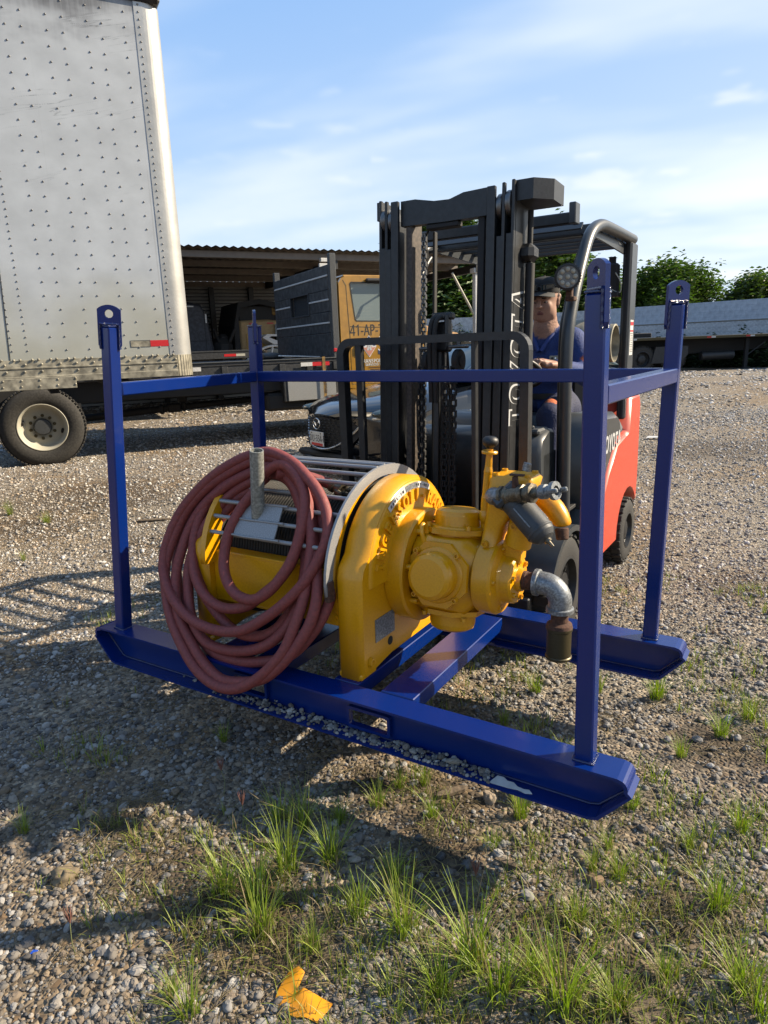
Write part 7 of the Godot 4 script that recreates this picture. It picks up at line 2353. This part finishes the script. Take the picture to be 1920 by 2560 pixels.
func make_grass() -> void:
	var gm := mat(Color.WHITE, 0.5)
	gm.vertex_color_use_as_albedo = true
	gm.backlight_enabled = true
	gm.backlight = Color(0.8, 0.9, 0.3)
	gm.cull_mode = BaseMaterial3D.CULL_DISABLED
	mats.grass = gm
	var green := Color(0.31, 0.41, 0.05)
	var protos := []
	for k in 4:
		protos.append(tuft_mesh(500 + k, 84, 0.185, 0.85, green, 0.14))
	var low := []
	for k in 3:
		low.append(tuft_mesh(520 + k, 9, 0.075, 1.1, Color(0.30, 0.35, 0.055), 0.4))
	var T := [-0.40, -1.62, 1.2, -0.33, -1.72, 1.0, -0.50, -1.65, 0.9, -0.37, -1.50, 1.2, -0.50, -1.28, 0.9, -0.56, -1.33, 0.6, -0.20, -1.76, 1.0, -0.38, -1.95, 0.9, -0.30, -1.91, 0.9, -0.11, -1.55, 0.9, -0.01, -1.67, 0.8, 0.01, -1.49, 1.2, 0.18, -1.39, 1.3, 0.23, -1.30, 1.3, 0.09, -1.31, 1.1, 0.32, -1.34, 1.0, 0.48, -1.51, 0.6, 0.64, -1.34, 0.6, 0.87, -1.54, 1.0, 0.81, -1.30, 1.0, 0.82, -1.24, 1.0, 0.79, -1.96, 0.6, 1.15, -2.67, 0.9, 0.65, -2.78, 0.8, 0.46, -2.51, 0.5, 1.07, -2.24, 0.6, 1.28, -2.36, 0.8, 1.44, -2.47, 0.8, 0.41, -1.93, 0.7, 0.02, -2.11, 0.7, 0.12, -1.94, 0.7, -3.08, -6.05, 0.9, -3.56, -6.34, 0.9, -2.80, -5.06, 0.5, -0.68, -2.46, 0.6, -1.24, -1.97, 0.5, 0.64, -2.26, 0.6, 0.92, -2.76, 0.8, 0.29, -1.79, 0.5, 0.64, -1.66, 0.5, 0.65, -1.78, 0.4, -0.06, -2.01, 0.7, -0.18, -1.94, 0.8, 0.37, -1.27, 1.2, 0.50, -1.26, 0.8, -0.23, -1.45, 0.7, 0.11, -2.12, 0.5, 1.08, -1.83, 0.7, 0.89, -1.77, 0.5, 0.57, -1.69, 0.4]
	var first: MeshInstance3D = null
	var i := 0
	for q in P3(T):
		var p := Vector3(q.x, ground_y(q.x, q.y), q.y)
		var s: float = q.z * rng.randf_range(0.85, 1.1)
		var o := MeshInstance3D.new()
		o.name = numbered("grass_tuft")
		o.mesh = protos[i % 4]
		o.material_override = gm
		o.transform = Transform3D(Basis(Vector3.UP, rng.randf() * TAU) * Basis.from_scale(Vector3(s, s * rng.randf_range(0.8, 1.15), s)), p)
		add_child(o)
		var size := "tall" if q.z >= 1.0 else ("middling" if q.z >= 0.75 else "small")
		var spot := "in the open gravel left of the skid"
		if q.y > -4.0:
			if q.y < -2.2:
				spot = "behind the right end of the near runner" if q.x > 0.4 else "in the shade below the coiled hose"
			elif q.y > -1.42:
				spot = "at the bottom edge, left of the orange scrap" if q.x < -0.3 else ("at the bottom edge, right of the orange scrap" if q.x < 0.45 else "at the bottom right corner")
			elif q.x < -0.25:
				spot = "in the sunlit clump above the orange scrap"
			elif q.x < 0.2:
				spot = "in the shaded gravel below the runner's fork pocket"
			elif q.x < 0.6:
				spot = "below the torn sticker of the near runner"
			else:
				spot = "in front of the near runner's right end"
		tag(o, "%s thin green grass tuft %s" % [size, spot], "grass tuft", "grass tufts in the gravel")
		i += 1
	# short scattered growth and dead stalks
	var patch := FastNoiseLite.new()
	patch.seed = 91
	patch.frequency = 1.3
	for k in 3:
		var tr := []
		while tr.size() < 430:
			var zz := -(1.0 + 3.2 * pow(rng.randf(), 1.4))
			var xx := rng.randf_range(-0.62, 0.62) * -zz * 1.05
			var w := patch.get_noise_2d(xx, zz) + (0.22 if zz > -1.9 and xx > -0.7 else 0.0) + (0.12 if xx > 0.3 else 0.0)
			if xx < -0.6 and zz < -1.7:
				w -= 0.2
			if w < 0.12:
				continue
			var s := rng.randf_range(0.5, 1.25)
			tr.append(Transform3D(Basis(Vector3.UP, rng.randf() * TAU) * Basis.from_scale(Vector3(s, s, s)), Vector3(xx, ground_y(xx, zz), zz)))
		var mm := MultiMesh.new()
		mm.transform_format = MultiMesh.TRANSFORM_3D
		mm.mesh = low[k]
		mm.instance_count = tr.size()
		for j in tr.size():
			mm.set_instance_transform(j, tr[j])
		var g := MultiMeshInstance3D.new()
		g.name = numbered("short_grass")
		g.multimesh = mm
		g.material_override = gm
		add_child(g)
		tag(g, "short sparse grass and dry stalks between the stones", "grass", "short grass of the yard", "stuff")
	# dead straw lying flat
	var sw := MB.new()
	for si in 26:
		var a := rng.randf() * TAU
		var L := rng.randf_range(0.02, 0.075)
		var d := Vector3(cos(a), 0.0, sin(a))
		var c0 := Vector3(rng.randfn(0, 0.03), 0.006 + rng.randf() * 0.008, rng.randfn(0, 0.03))
		sw.col(Color(0.42, 0.33, 0.17) * rng.randf_range(0.5, 1.1))
		sw.tube([c0 - d * L * 0.5, c0 + Vector3(0, rng.randf_range(0.0, 0.006), 0), c0 + d * L * 0.5], 0.0009, 3, false, [0.0006, 0.0010, 0.0004])
	var sm := MultiMesh.new()
	sm.transform_format = MultiMesh.TRANSFORM_3D
	sm.mesh = sw.done()
	var at := []
	while at.size() < 120:
		var p := Vector3.ZERO
		if rng.randf() < 0.7:
			var q: Array = SOIL[rng.randi() % SOIL.size()]
			p = Vector3(q[0] + rng.randfn(0, 0.9) * q[2], 0, q[1] + rng.randfn(0, 0.9) * q[2])
		else:
			p.z = -(1.0 + 2.2 * rng.randf())
			p.x = rng.randf_range(-0.6, 0.62) * -p.z
		p.y = ground_y(p.x, p.z)
		at.append(p)
	sm.instance_count = at.size()
	for k in at.size():
		sm.set_instance_transform(k, Transform3D(Basis(Vector3.UP, rng.randf() * TAU) * Basis.from_scale(Vector3.ONE * rng.randf_range(0.7, 1.3)), at[k]))
	var so := MultiMeshInstance3D.new()
	so.name = "dry_straw"
	so.multimesh = sm
	so.material_override = gm
	add_child(so)
	tag(so, "flattened dry straw scattered over the bare soil between the stones", "straw", "", "stuff")
	# feathery reddish seed heads on thin stalks
	var heads := [[-0.602, -2.106, 0.10, "reddish seed head on a bent stalk in the shade below the coiled hose"], [-0.849, -1.466, 0.10, "drooping red seed head lying in sunlit gravel at the lower left"], [0.22, -1.617, 0.06, "reddish brown seed head between grass tufts at the lower middle"], [0.58, -3.174, 0.13, "tan feathered seed head standing before the far blue runner"], [-0.50, -1.95, 0.07, "pale pink seed head bent over the gravel left of the long grass"]]
	for h in heads:
		var o := thing("seed_head", h[3], "seed head", Transform3D(Basis(Vector3.UP, h[0] * 9.0), Vector3(h[0], ground_y(h[0], h[1]), h[1])))
		var H: float = h[2]
		obj("stalk", MB.new().tube(spline([Vector3(0, 0, 0), Vector3(0.01, H * 0.5, 0), Vector3(0.0, H, 0)], 4), 0.0011, 5), mat(Color(0.2, 0.22, 0.08), 0.7), o)
		var fe := MB.new()
		for k in 9:
			var a := TAU * k / 9
			fe.tube([Vector3(0, H, 0), Vector3(cos(a) * 0.007, H + 0.022, sin(a) * 0.007), Vector3(cos(a) * 0.013, H + 0.048, sin(a) * 0.013)], 0.0012, 5, false, [0.0014, 0.0016, 0.0004])
		obj("plume", fe, mat(Color(0.22, 0.095, 0.07), 0.8), o)


func rock(sd: int, at: Vector3, s: Vector3, m: Material, label: String, yaw := 0.0) -> void:
	var r := RandomNumberGenerator.new()
	r.seed = sd
	var f := FastNoiseLite.new()
	f.seed = sd
	f.frequency = 0.9
	f.fractal_octaves = 3
	var mb := MB.new()
	mb.grid(func(u: float, v: float) -> Vector3:
		var a := u * TAU
		var e := (v - 0.5) * PI
		var d := Vector3(cos(a) * cos(e), sin(e), -sin(a) * cos(e))
		var k := 1.0 + 0.5 * f.get_noise_3dv(d * 1.4)
		var b := d / maxf(absf(d.x), maxf(absf(d.y), absf(d.z)))
		return d.lerp(b, 0.5) * k * s, 20, 12)
	var o := obj("rock", mb, m, self, Transform3D(Basis(Vector3.UP, yaw), at + Vector3(0, ground_y(at.x, at.z) + s.y * 0.25, 0)))
	tag(o, label, "rock")


func make_litter() -> void:
	rock(1, Vector3(0.437, 0, -2.03), Vector3(0.036, 0.05, 0.045), mats.stone, "pale rough concrete lump beside a grass tuft below the near runner", 0.3)
	rock(2, Vector3(0.325, 0, -2.02), Vector3(0.022, 0.022, 0.022), mat(Color(0.34, 0.27, 0.2), 0.9), "small tan cube of stone just left of the pale concrete lump")
	rock(3, Vector3(-1.0, 0, -1.74), Vector3(0.034, 0.026, 0.032), mat(Color(0.26, 0.20, 0.12), 0.9, 0.0, mats.stone.albedo_texture, 9.0), "brown rounded rock lying in the gravel at the left", 0.8)
	rock(4, Vector3(0.566, 0, -1.64), Vector3(0.022, 0.018, 0.02), mat(Color(0.24, 0.16, 0.09), 0.9), "brown rusty looking stone at the lower right of the skid", 0.2)
	for q in [[Vector3(0.20, 0, -2.06), 0.12, 0.03, 0.35, "short weathered wood splinter below the near runner"], [Vector3(0.33, 0, -1.71), 0.085, 0.016, -0.55, "thin grey wood sliver among pebbles right of the shaded grass"], [Vector3(-0.37, 0, -1.84), 0.16, 0.025, -0.05, "brown strip of bark behind the longest grass tuft"], [Vector3(-2.07, 0, -5.95), 0.30, 0.05, 0.1, "flat piece of wood on the gravel left of the hose"], [Vector3(0.56, 0, -1.25), 0.09, 0.07, 0.3, "flat tan chip of board at the bottom edge of the picture"]]:
		var mb := MB.new()
		var l: float = q[1]
		var w: float = q[2]
		mb.prism([Vector2(-l / 2, -w * 0.3), Vector2(-l * 0.2, -w * 0.5), Vector2(l * 0.35, -w * 0.42), Vector2(l / 2, 0), Vector2(l * 0.3, w * 0.4), Vector2(-l * 0.1, w * 0.5), Vector2(-l * 0.45, w * 0.25)], -0.006, 0.006)
		var o := obj("wood_chip", mb, mats.wood, self, Transform3D(Basis(Vector3.UP, q[3]) * Basis(Vector3.RIGHT, -PI / 2 + 0.06), q[0] + Vector3(0, ground_y(q[0].x, q[0].z) + 0.012, 0)))
		tag(o, q[4], "wood")
	# crumpled orange plastic scrap at the bottom edge
	var om := mat(Color(0.90, 0.36, 0.004), 0.35)
	om.cull_mode = BaseMaterial3D.CULL_DISABLED
	var path := [Vector3(-0.026, 0.036, -0.060), Vector3(-0.040, 0.022, -0.030), Vector3(-0.036, 0.010, 0.004), Vector3(-0.005, 0.016, 0.016), Vector3(0.028, 0.019, 0.018), Vector3(0.064, 0.008, 0.024)]
	var across := [Vector3(0.010, -0.004, 0.004), Vector3(0.022, 0.004, 0.014), Vector3(0.028, 0.008, -0.016), Vector3(0.004, 0.010, -0.028), Vector3(0.004, 0.002, -0.028), Vector3(0.010, 0.004, -0.024)]
	var cp := spline(path, 4)
	var ca := spline(across, 4)
	var mb2 := MB.new()
	var sheet := func(u: float, v: float, up: float) -> Vector3:
		var k := int(round(u * (cp.size() - 1)))
		return cp[k] + ca[k] * (v * 2.0 - 1.0) + Vector3(0, -0.4 * cp[k].y + up + 0.005 * sin(u * 9.0 + v * 3.0) * (v - 0.3), 0)
	mb2.grid(func(u: float, v: float) -> Vector3: return sheet.call(u, v, 0.0), 20, 5)
	mb2.grid(func(u: float, v: float) -> Vector3: return sheet.call(u, 1.0 - v, -0.0012), 20, 5)
	var op := obj("plastic_scrap", mb2, om, self, Transform3D(Basis(Vector3.UP, -0.25), Vector3(-0.235, ground_y(-0.235, -1.305) + 0.006, -1.305)))
	tag(op, "crumpled orange plastic scrap on the gravel at the bottom", "plastic scrap")
	var bl := obj("plastic_scrap", MB.new().prism([Vector2(-0.009, -0.004), Vector2(0.008, -0.002), Vector2(0.010, 0.006), Vector2(-0.004, 0.007)], -0.001, 0.001), mat(Color(0.02, 0.09, 0.55), 0.3), self, Transform3D(Basis(Vector3.RIGHT, -PI / 2 + 0.3), Vector3(-0.958, ground_y(-0.958, -1.468) + 0.012, -1.468)))
	tag(bl, "tiny bright blue plastic fragment in the gravel at the lower left", "plastic scrap")
	var wt := obj("paper_scrap", MB.new().prism([Vector2(-0.12, -0.04), Vector2(0.1, -0.05), Vector2(0.14, 0.03), Vector2(-0.06, 0.05)], -0.002, 0.002), mats.white, self, Transform3D(Basis(Vector3.RIGHT, -PI / 2 + 0.1), Vector3(3.59, ground_y(3.59, -8.93) + 0.03, -8.93)))
	tag(wt, "white scrap of paper on the gravel right of the forklift", "paper scrap")
